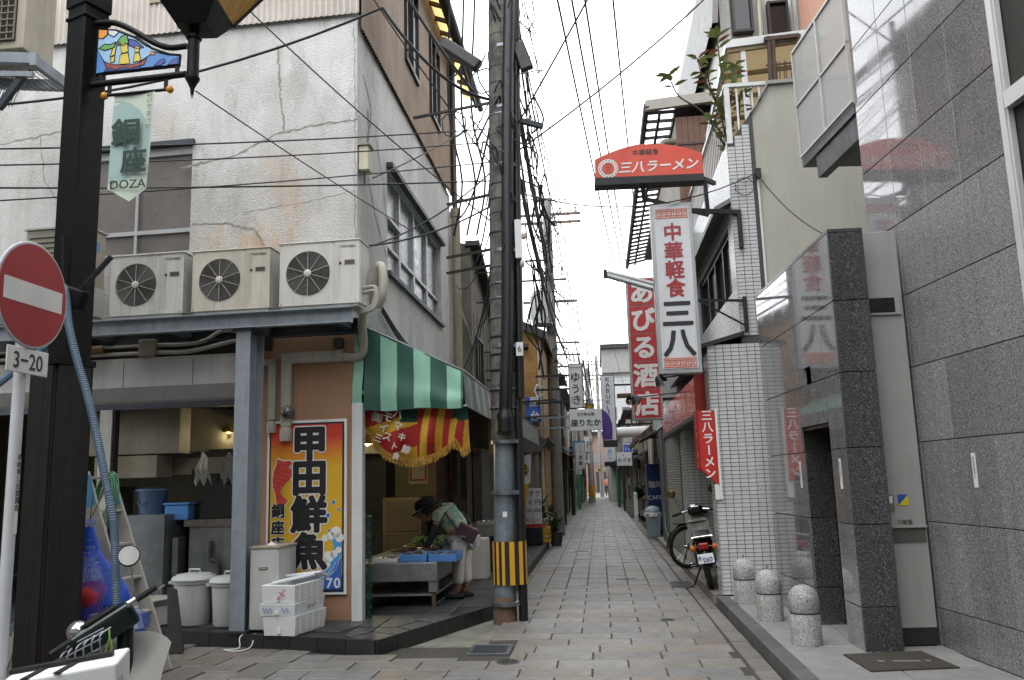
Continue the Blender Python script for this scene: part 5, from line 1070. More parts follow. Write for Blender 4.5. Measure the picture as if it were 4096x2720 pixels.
# stained glass panel: ship on waves
sp = thing('stained_glass_panel', 'stained glass style panel of a sailing ship hung under the lamp arm', 'panel', (-3.8, ly, 5.1))
out_ = [(-4.145, 5.10), (-3.398, 5.124), (-3.399, 5.211), (-3.499, 5.227), (-3.645, 5.291), (-3.808, 5.408), (-3.986, 5.49), (-4.144, 5.514)]
XZ = lambda u, w, d: (u, d, w)
MB().prism(out_, ly - .012, ly + .012, XZ).build('blue_ground', mat('sg_sky', '#8fb7d8', .3, var=.1), sp)
SG = {'b': mat('sg_blue', '#3c7fc4', .3), 'd': mat('sg_navy', '#2a3f94', .3), 'g': mat('sg_green', '#5f9a3f', .3), 'y': mat('sg_yellow', '#d8bd2f', .3), 'r': mat('sg_red', '#8c2f24', .3), 'o': mat('sg_orange', '#e08a1f', .3), 'w': mat('sg_white', '#c9d3da', .3)}
pieces = [('b', [(-4.145, 5.10), (-4.145, 5.33), (-4.07, 5.2), (-4.02, 5.115)]), ('b', [(-3.75, 5.12), (-3.398, 5.124), (-3.399, 5.205), (-3.5, 5.22), (-3.62, 5.26), (-3.75, 5.18)]), ('o', [(-4.14, 5.51), (-4.14, 5.43), (-4.1, 5.42), (-4.06, 5.45), (-4.055, 5.505)]), ('w', [(-4.05, 5.5), (-4.05, 5.46), (-4.0, 5.43), (-3.96, 5.46), (-3.97, 5.49)]),
    ('g', [(-4.13, 5.33), (-4.08, 5.37), (-4.03, 5.36), (-3.98, 5.38), (-3.99, 5.33), (-4.07, 5.31)]), ('g', [(-3.98, 5.36), (-3.93, 5.43), (-3.88, 5.44), (-3.86, 5.36), (-3.9, 5.34)]), ('d', [(-3.86, 5.40), (-3.8, 5.38), (-3.72, 5.31), (-3.78, 5.3), (-3.86, 5.34)]), ('g', [(-3.79, 5.39), (-3.70, 5.32), (-3.66, 5.31), (-3.75, 5.38)]),
    ('y', [(-4.0, 5.33), (-3.97, 5.34), (-3.98, 5.26), (-4.02, 5.25)]), ('y', [(-4.02, 5.245), (-3.98, 5.25), (-3.98, 5.2), (-4.01, 5.19)]), ('y', [(-3.93, 5.35), (-3.87, 5.36), (-3.86, 5.28), (-3.92, 5.27)]), ('y', [(-3.93, 5.26), (-3.86, 5.27), (-3.84, 5.17), (-3.94, 5.17)]), ('y', [(-3.80, 5.32), (-3.76, 5.32), (-3.76, 5.27), (-3.8, 5.27)]), ('y', [(-3.8, 5.26), (-3.76, 5.26), (-3.74, 5.19), (-3.81, 5.18)]),
    ('r', [(-4.08, 5.21), (-4.0, 5.175), (-3.85, 5.155), (-3.74, 5.175), (-3.69, 5.21), (-3.71, 5.15), (-3.8, 5.125), (-4.04, 5.115)]), ('d', [(-4.07, 5.12), (-4.02, 5.145), (-3.96, 5.12), (-3.9, 5.145), (-3.84, 5.12), (-3.78, 5.14), (-3.73, 5.115), (-4.06, 5.108)]), ('d', [(-3.62, 5.13), (-3.58, 5.17), (-3.53, 5.19), (-3.52, 5.16), (-3.56, 5.13)]), ('d', [(-3.50, 5.13), (-3.46, 5.17), (-3.41, 5.19), (-3.405, 5.13)]), ('o', [(-3.66, 5.27), (-3.62, 5.255), (-3.62, 5.23), (-3.66, 5.235)]), ('r', [(-3.96, 5.37), (-3.94, 5.38), (-3.935, 5.35), (-3.96, 5.345)])]
for i, (c, pts) in enumerate(pieces):
    MB().prism(pts, ly - .0135 - .0002 * i, ly - .012, XZ).build('glass_piece', SG[c], sp); po_ = sp.children[-1]
    MB().tube([(u, ly - .0145, w2) for u, w2 in pts], .0045, 4, closed=True).build('leading', m_lampk, po_)
MB().tube([(u, ly, w2) for u, w2 in out_], .017, 6, closed=True).build('frame', m_lampk, sp)
for u, w2 in ((-4.1, 5.06), (-3.42, 5.085)): MB().box(u - .015, u + .015, ly - .012, ly + .012, w2 - .03, w2 + .03).build('bracket', m_lampk, sp)
# pennant
pn = thing('pennant', 'pale green town pennant hanging from the lamp arm', 'banner', (-3.8, ly, 3.94)); m_pen = mat('pennant_cloth', '#b9c4b4', .7, var=.06); m_peng = mat('pennant_grey_green', '#92aaa6', .7, var=.05); m_dgr = mat('pennant_ink', '#0f2f27', .6, var=0)
cz = lambda x, z: ly - .015 * math.sin((x + 4) * 9 + z * 2)
def curved(poly, off, nme, mt):
    bm_ = bmesh.new(); vs_ = [bm_.verts.new((u, 0, w2)) for u, w2 in poly]; bm_.faces.new(vs_); bmesh.ops.triangulate(bm_, faces=bm_.faces)
    bmesh.ops.subdivide_edges(bm_, edges=bm_.edges, cuts=4, use_grid_fill=True); mb = MB(); bm_.verts.index_update(); mb.add([(v.co.x, cz(v.co.x, v.co.z) + off, v.co.z) for v in bm_.verts], [tuple(v.index for v in f.verts) for f in bm_.faces]); bm_.free(); return mb.build(nme, mt, pn, smooth=True)
curved([(-3.978, 4.909), (-3.984, 4.055), (-3.80, 3.943), (-3.661, 4.048), (-3.603, 4.908)], 0, 'cloth', m_pen)
curved([(-3.978, 4.80)] + [(-3.978 + .30 * math.sin(a), 4.48 + .34 * math.cos(a)) for a in [PI * (.05 + .1 * i) for i in range(9)]] + [(-3.98, 4.15)], -.004, 'crest_disc', m_peng)
curved([(-3.978, 4.84)] + [(-3.978 + .335 * math.sin(a), 4.48 + .38 * math.cos(a)) for a in [PI * (.05 + .1 * i) for i in range(9)]] + [(-3.98, 4.1)] + [(-3.978 + .315 * math.sin(a), 4.48 + .358 * math.cos(a)) for a in [PI * (.85 - .1 * i) for i in range(9)]], -.003, 'crest_ring', m_peng)
q = MB(); text(q, '銅', (-3.84, ly - .024, 4.545), .26, bold=.04, sy=.95); text(q, '座', (-3.76, ly - .024, 4.29), .23, bold=.04); text(q, 'DOZA', (-3.80, ly - .024, 4.085), .105, bold=.02, latin=True, sx=1.05); text(q, 'おいでまっせ', (-3.645, ly - .024, 4.73), .055, vert=True, step=1.05, bold=.0); q.build('lettering', m_dgr, pn)
MB().tube([(-4.06, ly, 4.90), (-3.49, ly, 4.912)], .014, 8).build('rod', m_lampk, pn)
for x, z in ((-4.063, 4.899), (-3.478, 4.912)): MB().ball((x, ly, z), .033, 12).build('end_ball', mat('amber_ball', '#c98a22', .35), pn, smooth=True)
for x in (-4.02, -3.515): MB().bar((x, ly, 4.90), (x, ly, 5.03), .03, .015).build('hanger', m_lampk, pn)
# holder with two rods on the post
hb = thing('flag_holder', 'black holder with two metal rods clamped to the lamp post', 'bracket', (-4.15, 6.3, 3.1)); MB().tube([(-4.12, 6.28, 3.15), (-3.835, 6.25, 3.43)], .022, 8).build('rod', mat('rod_metal', '#3a3d42', .3, .7), hb); MB().tube([(-4.235, 6.25, 3.17), (-4.262, 6.25, 3.63)], .02, 8).build('rod', m_lampk, hb); MB().obox((-4.17, 6.3, 3.12), (.2, .1, .16), (0, R(20), 0)).build('clamp', m_lampk, hb, bevel=.02)

# ------------------------------------------------------------------ no entry sign on its pole
m_sred = mat('sign_red', '#9c2b2e', .4, var=.16, vs=3, streak=.15, dirt='#6e2a2a'); m_spole = mat('sign_pole_white', '#b9bcc0', .45, var=.12, vs=3, streak=.2)
ne = thing('no_entry_sign', 'round red no entry sign on a white pole before the black lamp post', 'road sign', (-3.12, 4.3, 0)); RX = Matrix.Rotation(PI / 2, 4, 'Y')
MB().tube([(-3.135, 4.3, 0), (-3.135, 4.3, 2.7)], .031, 14).build('pole', m_spole, ne, smooth=True)
MB().lathe([(.30, 0), (.30, .008), (.295, .012)], (-3.096, 4.3, 2.646), 48, axis=RX).build('disc_rim', m_spole, ne, smooth=True)
MB().lathe([(.284, 0), (.284, .002)], (-3.083, 4.3, 2.646), 48, axis=RX).build('red_disc', m_sred, ne); MB().box(-3.081, -3.079, 4.055, 4.545, 2.585, 2.707).build('white_bar', m_swhite, ne)
MB().box(-3.098, -3.09, 4.13, 4.47, 2.205, 2.345).build('number_plate', m_swhite, ne, bevel=.02); q = MB(); text(q, '3−20', (-3.0885, 4.3, 2.275), .125, ux=(0, 1, 0), bold=.012, latin=True, sx=.95); q.build('lettering', m_print, ne)
MB().box(-3.104, -3.1035, 4.285, 4.315, 1.35, 1.75).build('label_strip', m_swhite, ne); q = MB(); text(q, '長崎県公安委員会', (-3.1025, 4.3, 1.62), .038, ux=(0, 1, 0), vert=True, bold=.01); q.build('label_lettering', m_print, ne)
for z in (2.5, 2.8, 2.28): MB().lathe([(.036, z - .015), (.036, z + .015)], (-3.135, 4.3, 0), 14).build('clamp', m_galv, ne)

# ------------------------------------------------------------------ hose, step ladder, mesh bag, scooter
m_hose = mat('hose_blue', '#4d6274', .5, var=.2, vs=4)
hp = smoothpts([(-4.22, 6.22, 3.05), (-4.17, 6.16, 3.16), (-4.12, 6.1, 3.13), (-4.095, 6.1, 3.03), (-4.065, 6.1, 2.848), (-3.977, 6.1, 2.561), (-3.894, 6.1, 2.335), (-3.809, 6.1, 2.057), (-3.70, 6.1, 1.65), (-3.618, 6.1, 1.314), (-3.585, 6.1, .956), (-3.556, 6.1, .606), (-3.535, 6.1, .36), (-3.43, 6.08, .16), (-3.2, 6.05, .05), (-2.95, 6.0, .04)], 9)
L_ = []; acc = []
for i in range(len(hp) - 1):
    n = max(1, int((hp[i + 1] - hp[i]).length / .008))
    for j in range(n): L_.append(hp[i].lerp(hp[i + 1], j / n))
one(MB().tube(L_, [.032 if i % 2 else .0285 for i in range(len(L_))], 10), 'ribbed_hose', m_hose, 'ribbed blue grey hose hanging down the lamp post to the ground', 'hose', smooth=True)
one(MB().tube(smoothpts([(-6.2, 6.7, 2.2), (-5.4, 6.75, 2.35), (-4.95, 6.75, 2.62), (-4.6, 6.7, 2.85)]), .03, 8), 'water_pipe', mat('pipe_blue_grey', '#61809a', .5), 'pale blue pipe curving in behind the no entry pole', 'pipe', smooth=True)
m_lad = mat('ladder_white', '#a9a69e', .55, .1, var=.2, vs=5, streak=.3, dirt='#6e5a44', dirtamt=.25); m_ladb = mat('ladder_blue', '#4f8fb3', .5, var=.2, dirtamt=.2, dirt='#6b4a30')
la = thing('step_ladder', 'white step ladder with blue hinge plates beside the lamp post', 'ladder', (-4.2, 7.25, 0))
for yy, lb in ((7.05, 0), (7.42, 1)):
    MB().bar((-4.49, yy, 1.72), (-3.86, yy - .03 * (1 - lb), 0), .03, .125).build('front_rail', m_lad, la, bevel=.004); MB().bar((-4.45, yy - .019, 1.70), (-4.38, yy - .019, 1.44), .006, .09).build('hinge_plate', m_ladb, la)
    MB().bar((-4.50, yy, 1.72), (-5.15, yy, 0), .03, .07).build('rear_rail', m_lad, la, bevel=.004); MB().cyl((-4.46, yy - .03, 1.69), (-4.46, yy + .03, 1.69), .035, 12).build('hinge_pin', mat('rust', '#6b432b', .8, .2, var=.3), la)
    MB().bar((-4.36, yy + .02, 1.25), (-4.22, yy + .02, 1.02), .02, .03).build('stay', mat('rust', '#6b432b', .8, .2, var=.3), la)
for i in range(6):
    t_ = .02 + i * .17; MB().obox((-4.49 + .63 * t_, 7.235, 1.72 * (1 - t_)), (.1, .36, .022)).build('step', m_lad, la, bevel=.003)
for i in range(3): MB().bar((-4.62 - .18 * i, 7.05, 1.4 - .47 * i), (-4.62 - .18 * i, 7.42, 1.4 - .47 * i), .03).build('rear_brace', m_lad, la)
gcl = thing('green_hose_coil', 'coil of green garden hose hung over the step ladder', 'hose', (-4.4, 7.2, 1.4))
q = MB()
for i in range(5): q.tube([(-4.44 + (.07 + .006 * i) * math.cos(a) + .06, 7.22 - .05 + .025 * i + .05 * math.sin(a), 1.5 + (.19 + .012 * i) * math.sin(a)) for a in [2 * PI * j / 28 for j in range(28)]], .007, 6, closed=True)
q.build('coil', mat('hose_green', '#2f7034', .4, var=.15), gcl, smooth=True)
m_netb = mat('net_blue', '#2456b4', .6, var=.3, vs=6); m_netb.node_tree.nodes['Principled BSDF'].inputs['Alpha'].default_value = .3
mbag = thing('mesh_bag', 'blue mesh bag full of plastic hung on the ladder side', 'bag', (-4.2, 6.9, .3))
prof = [(1.27, .035, -4.32), (1.20, .05, -4.31), (1.08, .075, -4.30), (.98, .13, -4.28), (.88, .19, -4.25), (.76, .235, -4.22), (.64, .255, -4.19), (.55, .25, -4.16), (.46, .2, -4.13), (.40, .08, -4.1)]
vv = []
for z, r, x in prof:
    for a in range(28):
        w2 = 2 * PI * a / 28; k = r * (1 + .06 * math.sin(5 * w2 + z * 9) + .04 * math.sin(11 * w2 - z * 14)); vv.append((x + k * math.cos(w2), 6.92 + k * .55 * math.sin(w2), z))
MB().add(vv, [(i * 28 + a, i * 28 + (a + 1) % 28, (i + 1) * 28 + (a + 1) % 28, (i + 1) * 28 + a) for i in range(len(prof) - 1) for a in range(28)]).build('net', m_netb, mbag, smooth=True)
q = MB()
for a in range(0, 56):
    for s_ in (1, -1): q.tube([(x + r * (1.02 + .05 * math.sin(5 * (w3 := 2 * PI * a / 56 + s_ * .12 * i) + z * 9)) * math.cos(w3), 6.92 + r * .57 * math.sin(w3), z) for i, (z, r, x) in enumerate(prof)], .0022, 3)
q.build('net_cords', mat('net_cord', '#2a56c4', .6), mbag, kind='stuff')
MB().ball((-4.24, 6.88, .70), .15, 14, sz=(1.15, .8, .9)).build('red_sack', mat('sack_red', '#b02a34', .6, var=.3, vs=9), mbag, smooth=True); MB().ball((-4.36, 6.92, .58), .09, 12, sz=(.8, .8, 1.1)).build('red_sack', mat('sack_red', '#b02a34', .6, var=.3, vs=9), mbag, smooth=True); MB().ball((-4.07, 6.92, .68), .11, 12).build('blue_sack', mat('sack_blue', '#2247ac', .6, var=.3, vs=9), mbag, smooth=True)
MB().lathe([(.02, 1.25), (.05, 1.3), (.03, 1.34)], (-4.32, 6.92, 0), 12).build('knot', m_netb, mbag); MB().ball((-3.9, 6.93, .50), .14, 12, sz=(1.1, .6, .7)).build('net_tail', m_netb, mbag, smooth=True)
for s_ in (-1, 1): MB().tube([(-4.32, 6.92, 1.33), (-4.3 + .05 * s_, 7.0, 1.56)], .004, 4).build('tie', m_cabl, mbag)
rs = one(MB().add([(-4.30, 8.25, .62), (-4.18, 8.2, .60), (-4.05, 8.12, .02), (-4.25, 8.2, .0), (-4.33, 8.3, .6), (-4.2, 8.26, .58), (-4.08, 8.2, .02), (-4.28, 8.28, .0)], [(0, 3, 2, 1), (4, 5, 6, 7), (0, 1, 5, 4), (1, 2, 6, 5), (2, 3, 7, 6), (3, 0, 4, 7)]), 'rubber_sheet', mat('rubber_sheet', '#2c2c2b', .6, var=.3), 'dark rubber sheet leaning beside the ladder foot', 'rubber sheet')
# scooter: rear carrier box, bars, leg shield
m_scg = mat('scooter_green', '#0e1f1c', .25, .2, var=.1); m_chr = mat('chrome', '#b9bcc0', .12, 1.0, var=0); m_shield = mat('leg_shield', '#8f8f8a', .5, var=.1); m_grip = mat('grip_rubber', '#131313', .7)
so = thing('scooter', 'dark green scooter with wire basket and round mirror beside the lamp post', 'scooter', (-3.05, 5.1, 0))
gl, gr = V(-3.36, 5.05, .595), V(-2.87, 5.36, .945); d = (gr - gl).normalized(); side = d
MB().tube([gl, gl + d * .14], .02, 10).build('grip', m_grip, so, smooth=True); MB().tube([gr - d * .14, gr], .02, 10).build('grip', m_grip, so, smooth=True); MB().tube([gl + d * .13, gr - d * .13], .012, 8).build('handlebar', m_chr, so)
mid = (gl + gr) / 2; fw = V(-.45, .78, .1).normalized()
MB().obox(mid + V(-.02, .03, -.06), (.2, .40, .15), Matrix((d.cross(V(0, 0, 1)).normalized(), d, d.cross(V(0, 0, 1)).normalized().cross(d) * -1)).transposed()).build('bar_cover', m_scg, so, bevel=.03, seg=3)
MB().obox(mid + V(-.03, -.01, .025), (.09, .2, .03), Matrix((d.cross(V(0, 0, 1)).normalized(), d, d.cross(V(0, 0, 1)).normalized().cross(d) * -1)).transposed()).build('dashboard', mat('dash_black', '#23201f', .35), so, bevel=.01)
for e, s_ in ((gl, 1), (gr, -1)):
    c = e + d * s_ * .165; MB().tube([c - d * .03, c + d * .03], .03, 10).build('switch_housing', m_chr, so, smooth=True); MB().tube([c + V(.0, .05, 0), c - d * s_ * .05 + V(0, .09, .0), c - d * s_ * .17 + V(0, .09, .0)], .007, 6).build('brake_lever', m_chr, so)
MB().ball(gl + d * .14 + V(-.02, .05, .0), .03, 10, sz=(1, .7, .7)).build('indicator', mat('indicator_amber', '#d2691e', .25), so, smooth=True); MB().ball(mid - d * .16 + V(-.03, .03, .02), .07, 14).build('headlamp_rim', m_chr, so, smooth=True)
mr = V(-2.985, 5.22, 1.155); MB().tube(smoothpts([gr - d * .17, gr - d * .17 + V(.01, 0, .06), mr + V(.02, 0, -.05)]), .006, 6).build('mirror_stem', m_chr, so)
ax = V(.42, -.85, .28).normalized(); mm_ = ax.to_track_quat('Z', 'Y').to_matrix().to_4x4()
MB().lathe([(.066, -.02), (.068, 0), (.062, .004)], mr, 24, axis=mm_).build('mirror_shell', m_grip, so, smooth=True); MB().lathe([(.06, .0045), (.06, .005)], mr, 24, axis=mm_).build('mirror_glass', mat('mirror', '#e8ecef', .02, 1.0, var=0), so)
sh_ = MB(); v = []
for i in range(9):
    a = -1 + 2 * i / 8
    for t_ in (0, .4, .8, 1.0):
        v.append((-2.98 + a * .24 + .03 * t_, 5.45 - .12 * a * a - t_ * .28, .66 - .46 * t_ + (-.05 * a * a if t_ == 0 else 0)))
sh_.add(v, [(i * 4 + j, (i + 1) * 4 + j, (i + 1) * 4 + j + 1, i * 4 + j + 1) for i in range(8) for j in range(3)]); sh_.build('leg_shield', m_shield, so, smooth=True); so.children[-1].modifiers.new('t', 'SOLIDIFY').thickness = .015
MB().tube([(-3.02, 5.3, .25), (-3.07, 5.36, .75)], .05, 10).build('steering_column', m_scg, so, smooth=True); MB().box(-3.12, -2.86, 4.75, 5.3, .18, .26).build('footboard', m_shield, so, bevel=.02)
MB().obox((-2.88, 4.5, .36), (.3, .6, .26), (0, 0, R(20))).build('rear_body', m_scg, so, bevel=.06, seg=3)
for (x, yy) in ((-3.2, 5.75), (-2.8, 4.32)):
    MB().lathe([(.14, -.045), (.2, -.04), (.225, 0), (.2, .04), (.14, .045)], (x, yy, .225), 24, caps=False, axis=Matrix.Rotation(R(24), 4, 'Z') @ RX).build('tyre', m_grip, so, smooth=True); MB().lathe([(.14, -.03), (.05, -.04), (.05, .04), (.14, .03)], (x, yy, .225), 20, axis=Matrix.Rotation(R(24), 4, 'Z') @ RX).build('rim', m_chr, so)
MB().tube([(-3.2, 5.75, .24), (-3.08, 5.45, .6)], .03, 8).build('fork', m_chr, so); MB().obox((-3.19, 5.7, .46), (.13, .3, .05), (R(-20), 0, R(22))).build('front_fender', m_scg, so, bevel=.02)
q = MB(); bs = V(-3.27, 5.12, .60)
for i in range(6): q.tube(smoothpts([bs + V(.0 + i * .055, .0 - i * .01, .02 + .025 * i), bs + V(-.03 + i * .055, -.06 - i * .01, -.02 + .025 * i), bs + V(-.05 + i * .055, -.05, -.14 + .025 * i)], 3), .005, 5)
for k2 in (0, .06, .12): q.tube([bs + V(-.03 - k2 * .2 + i * .055, -.03 - .01 * i, .02 - k2 + .025 * i) for i in range(6)], .005, 5)
q.build('wire_basket', mat('basket_wire', '#a7a9b0', .4, .3), so)
MB().tube(smoothpts([mid + V(.06, -.05, -.05), mid + V(.07, -.06, -.1), mid + V(.05, -.06, -.18), mid + V(.09, -.06, -.17), mid + V(.075, -.06, -.1)]), .006, 5).build('key_strap', mat('strap_green', '#7ea04a', .5), so)
cbx = thing('carrier_box', 'white foam carrier box strapped on the scooter rear', 'foam box', (-2.8, 4.4, .38)); A = V(-2.65, 4.69, .70); e1 = V(-.50, -.215, -.06); e2 = V(.14, -.365, -.01); e3 = V(0.0, .02, -.32)
v = [A, A + e1, A + e1 + e2, A + e2]; v += [p + e3 for p in v]; MB().add(v, [(0, 1, 2, 3), (4, 7, 6, 5), (0, 4, 5, 1), (1, 5, 6, 2), (2, 6, 7, 3), (3, 7, 4, 0)]).build('box_shell', m_foam, cbx, bevel=.015, seg=3)
up = e1.cross(e2).normalized(); up = up if up.z > 0 else -up
for t_ in (.35, .62): MB().bar(A + e1 * t_ + e2 * -.02 + up * .006, A + e1 * (t_ + .16) + e2 * 1.02 + up * .006, .035, .006, up=up).build('strap', m_grip, cbx)
MB().bar(A + e1 * .1 + e2 * .45 + up * .012, A + e1 * 1.0 + e2 * .4 + up * .012, .06, .02, up=up).build('rubber_band', m_grip, cbx)
q = MB(); text(q, 'Y8', A + e2 * .9 + e3 * .35 + V(.012, .002, 0), .10, ux=(e2 * -1).normalized(), uy=(-e3).normalized(), bold=.0, latin=True); q.build('marker_scrawl', m_print, cbx)
MB().quad(*[A + e2 * a + e3 * b + V(.004, .0015, 0) for a, b in ((.2, .45), (.75, .45), (.75, .75), (.2, .75))]).build('tape_patch', mat('tape_pale', '#c7c9bd', .35), cbx)

# ------------------------------------------------------------------ caged unit on a bracket, top left, and the wall that carries it
sb = thing('side_building', 'grey neighbouring building wall carrying the caged unit at the upper picture edge', 'building', (-7.0, 5.5, 0)); MB().box(-7.4, -6.35, 2.6, 7.7, 0, 8).build('wall', m_stucco, sb)
cu_ = thing('caged_outdoor_unit', 'beige outdoor unit with square grille on a steel bracket, top corner', 'air conditioner', (-5.7, 7.0, 5.7)); MB().box(-6.3, -5.26, 6.95, 7.4, 5.74, 6.9).build('casing', mat('ac_beige', '#a39c8c', .5), cu_, bevel=.012)
MB().box(-6.1, -5.34, 6.935, 6.95, 5.82, 6.8).build('grille_back', m_fan, cu_); q = MB()
for i in range(12): q.box(-6.1 + i * .068, -6.09 + i * .068, 6.92, 6.935, 5.82, 6.8)
for i in range(15): q.box(-6.1, -5.34, 6.915, 6.92, 5.82 + i * .068, 5.83 + i * .068)
q.build('grille', mat('grille_tan', '#7c7464', .5), cu_)
br_ = thing('wall_bracket', 'grey steel wall bracket with wire mesh under the caged unit', 'bracket', (-5.6, 6.9, 5.1)); MB().bar((-6.35, 6.85, 5.70), (-5.03, 6.85, 5.55), .06, .1).build('beam', m_grey, br_); MB().bar((-6.35, 7.4, 5.70), (-5.03, 7.4, 5.55), .06, .1).build('beam', m_grey, br_); MB().bar((-5.04, 6.8, 5.52), (-5.04, 7.45, 5.52), .06, .1).build('beam', m_grey, br_); MB().bar((-6.35, 6.85, 5.52), (-5.06, 6.85, 5.40), .04, .05).build('beam', m_grey, br_); MB().bar((-5.12, 6.87, 5.48), (-5.40, 6.87, 5.1), .05, .06).build('strut', m_greyd, br_); MB().bar((-5.40, 6.87, 5.1), (-6.35, 6.87, 4.9), .05, .06).build('strut', m_greyd, br_)
q = MB()
for i in range(18): q.bar((-6.3 + i * .07, 6.9, 5.62 - i * .008), (-6.3 + i * .07, 7.38, 5.62 - i * .008), .006)
for i in range(12): q.bar((-5.5 + i * .03, 6.9, 5.45 - .0 * i), (-5.62 + i * .03, 6.9, 5.12), .005)
q.build('wire_mesh', m_greyd, br_, kind='stuff')
# ------------------------------------------------------------------ granite building on the right
def granite(name, dark, mid, light, rough, sc_=130, rnd=.17):
    k = NT(name); v = k.mapv()
    n = k.noise(v, sc_, 3, .65); c = k.ramp(n, [(.34, hexc(dark)), (.47, hexc(mid)), (.56, hexc(mid)), (.68, hexc(light))])
    c = k.mix(k.math('MULTIPLY', k.ramp(k.noise(v, 26, 4), [(.5, 0), (.62, 1)]), .18), c, hexc('#544e48'))
    c = k.mix(k.math('MULTIPLY', k.ramp(k.noise(k.mapv((5, 5, .4)), 1.4, 6, .7), [(.5, 0), (.75, 1)]), .3), c, hexc(dark))
    oi = k.n.new('ShaderNodeObjectInfo'); c = k.mix(1.0, c, k.ramp(oi.outputs['Random'], [(0, 1 - rnd), (1, 1 + rnd)]), 'MULTIPLY')
    k.set(c, k.ramp(k.noise(v, 3, 5), [(.35, rough), (.7, rough + .07)]), 0, .75)
    if rough < .1: k.b.inputs['Coat Weight'].default_value = .35; k.b.inputs['Coat Roughness'].default_value = .03; k.b.inputs['Coat IOR'].default_value = 1.6
    return k.m
m_gran = granite('granite_flamed', '#3c3c3d', '#767576', '#a9a8a7', .2, 85); m_gpol = granite('granite_polished', '#393a3b', '#727172', '#a4a3a2', .035, 85)
m_gdk = granite('granite_dark', '#19191a', '#3c3d3e', '#757677', .22, 80); m_gball = granite('granite_bollard', '#5d5c5b', '#92918f', '#c2c1be', .65, 60)
GB = Matrix.Translation((2.73, 7.86, 0)) @ Matrix.Rotation(R(2.87), 4, 'Z'); GBi = GB.inverted()
def G(): return MB(GB)
GW = Matrix.Translation((2.73, 7.86, 0)) @ Matrix.Rotation(R(6.28), 4, 'Z')      # the long wall stands a little askew of the porch
def W_(): return MB(GW)
gb = thing('granite_building', 'grey granite clad building with entrance porch and tall window strip', 'building', (2.73, 7.86, .1))
jt = .004
W_().box(.03, 3, -9, .355, .05, 13).build('core', m_dark, gb)
zr = [.09, .41, 1.11, 1.78, 2.43, 3.07, 3.72, 4.40, 5.05, 5.70, 6.35, 7.0, 7.65, 8.3, 8.95, 9.6]; yv = [-1.93, -1.32, -.775, -.23, .36]
for z0, z1 in zip(zr[:-1], zr[1:]):
    for y0, y1 in zip(yv[:-1], yv[1:]):
        W_().box(0, .03, y0 + jt, y1 - jt, z0 + jt, z1 - jt).build('granite_panel', m_gran if z1 < 3.8 else m_gpol, gb, bevel=.002, seg=1)
W_().box(0.012, .029, -1.93, .36, .1, 9.6).build('joint_filler', mat('joint_dark', '#24221f', .9, var=0), gb)
# end of the wall above the porch
for z0, z1 in zip(zr[6:-1], zr[7:]): W_().box(.031, .5, .36, .39, z0 + jt, z1 - jt).build('granite_panel', m_gran, gb)
# tall window strip at the picture edge
wf = W_(); wf.box(-.03, .03, -1.995, -1.933, .1, 9.6); wf.box(-.04, .02, -6, -2.021, 4.0, 4.12).box(-.04, .02, -6, -2.021, .1, .22).box(-.02, .02, -2.02, -2.0, .1, 9.6); wf.build('window_frame', mat('frame_white', '#c5c6c4', .4, .2, var=.1), gb)
W_().box(.035, .05, -6, -2.0, .22, 9.6).build('window_pane', glass('window_blue', '#27343a', .03), gb)
# porch
XA, XB, YA, YB_ = -.672, -.37, -.42, 2.30
pz = [.09, .45, 1.11, 1.745, 2.385, 3.01, 3.62]
for z0, z1 in zip(pz[:-1], pz[1:]):
    G().box(XA, XB, YA, YA + .03, z0 + jt, z1 - jt).build('granite_panel', m_gdk, gb, bevel=.002, seg=1)
    for y0, y1 in ((YA + .031, YA + .43), (YA + .43, YA + 1.31), (YA + 1.31, YB_ - .6), (YB_ - .6, YB_)):
        if y0 == YA + .43 and z1 < 2.0: continue
        if y0 == YA + .43 and z0 < 2.0:
            G().box(XA, XA + .03, y0 + jt, y1 - jt, 1.99, z1 - jt).build('granite_panel', m_gpol, gb); continue
        if y0 == YA + .43 and z0 > 2.0 and z1 < 3.2:
            for q in ((y0 + jt, y1 - jt, 2.55, z1 - jt), (y0 + jt, YA + .82, max(z0 + jt, 2.0), 2.55), (YA + 1.06, y1 - jt, max(z0 + jt, 2.0), 2.55), (YA + .82, YA + 1.06, z0 + jt, 2.26)):
                if q[3] > q[2]: G().box(XA, XA + .03, *q).build('granite_panel', m_gpol, gb)
            continue
        G().box(XA, XA + .03, y0 + jt, y1 - jt, z0 + jt, z1 - jt).build('granite_panel', m_gpol, gb, bevel=.002, seg=1)
G().box(XA, XB, YA, YB_, 3.621, 3.65).build('porch_coping', m_gdk, gb)
G().box(XB - .03, XB, YA + .03, 0, .1, 3.62).build('column_side', m_gdk, gb)
G().box(XA + .03, XB - .03, YA + .031, YA + .4, .1, 3.6).build('column_core', m_dark, gb); G().box(XA + .035, XB, YA + 1.33, YB_, .1, 3.6).build('wall_core', m_dark, gb); G().box(XA + .035, XB, YA + .4, YA + 1.33, 2.58, 3.6).build('lintel_core', m_dark, gb); G().box(XA + .2, XB, YA + .4, YA + 1.33, 2.0, 2.58).build('niche_back', m_dark, gb)
for z0, z1 in zip(pz[:4], pz[1:4]): G().box(XA + .03, XA + .27, YA + 1.31, YA + 1.329, z0 + jt, min(z1, 1.98) - jt).build('reveal_panel', m_gdk, gb)
G().box(XA + .035, XA + .27, YA + .42, YA + 1.32, 1.955, 1.985).build('door_head', m_gdk, gb)
dr = G().box(XA + .27, XA + .3, YA + .4, YA + 1.34, .1, 1.99); dr.build('door', mat('doorway_black', '#0c0c0d', .35, var=.1), gb); dro = gb.children[-1]  # black sheet painted in for the unlit opening behind the doorway
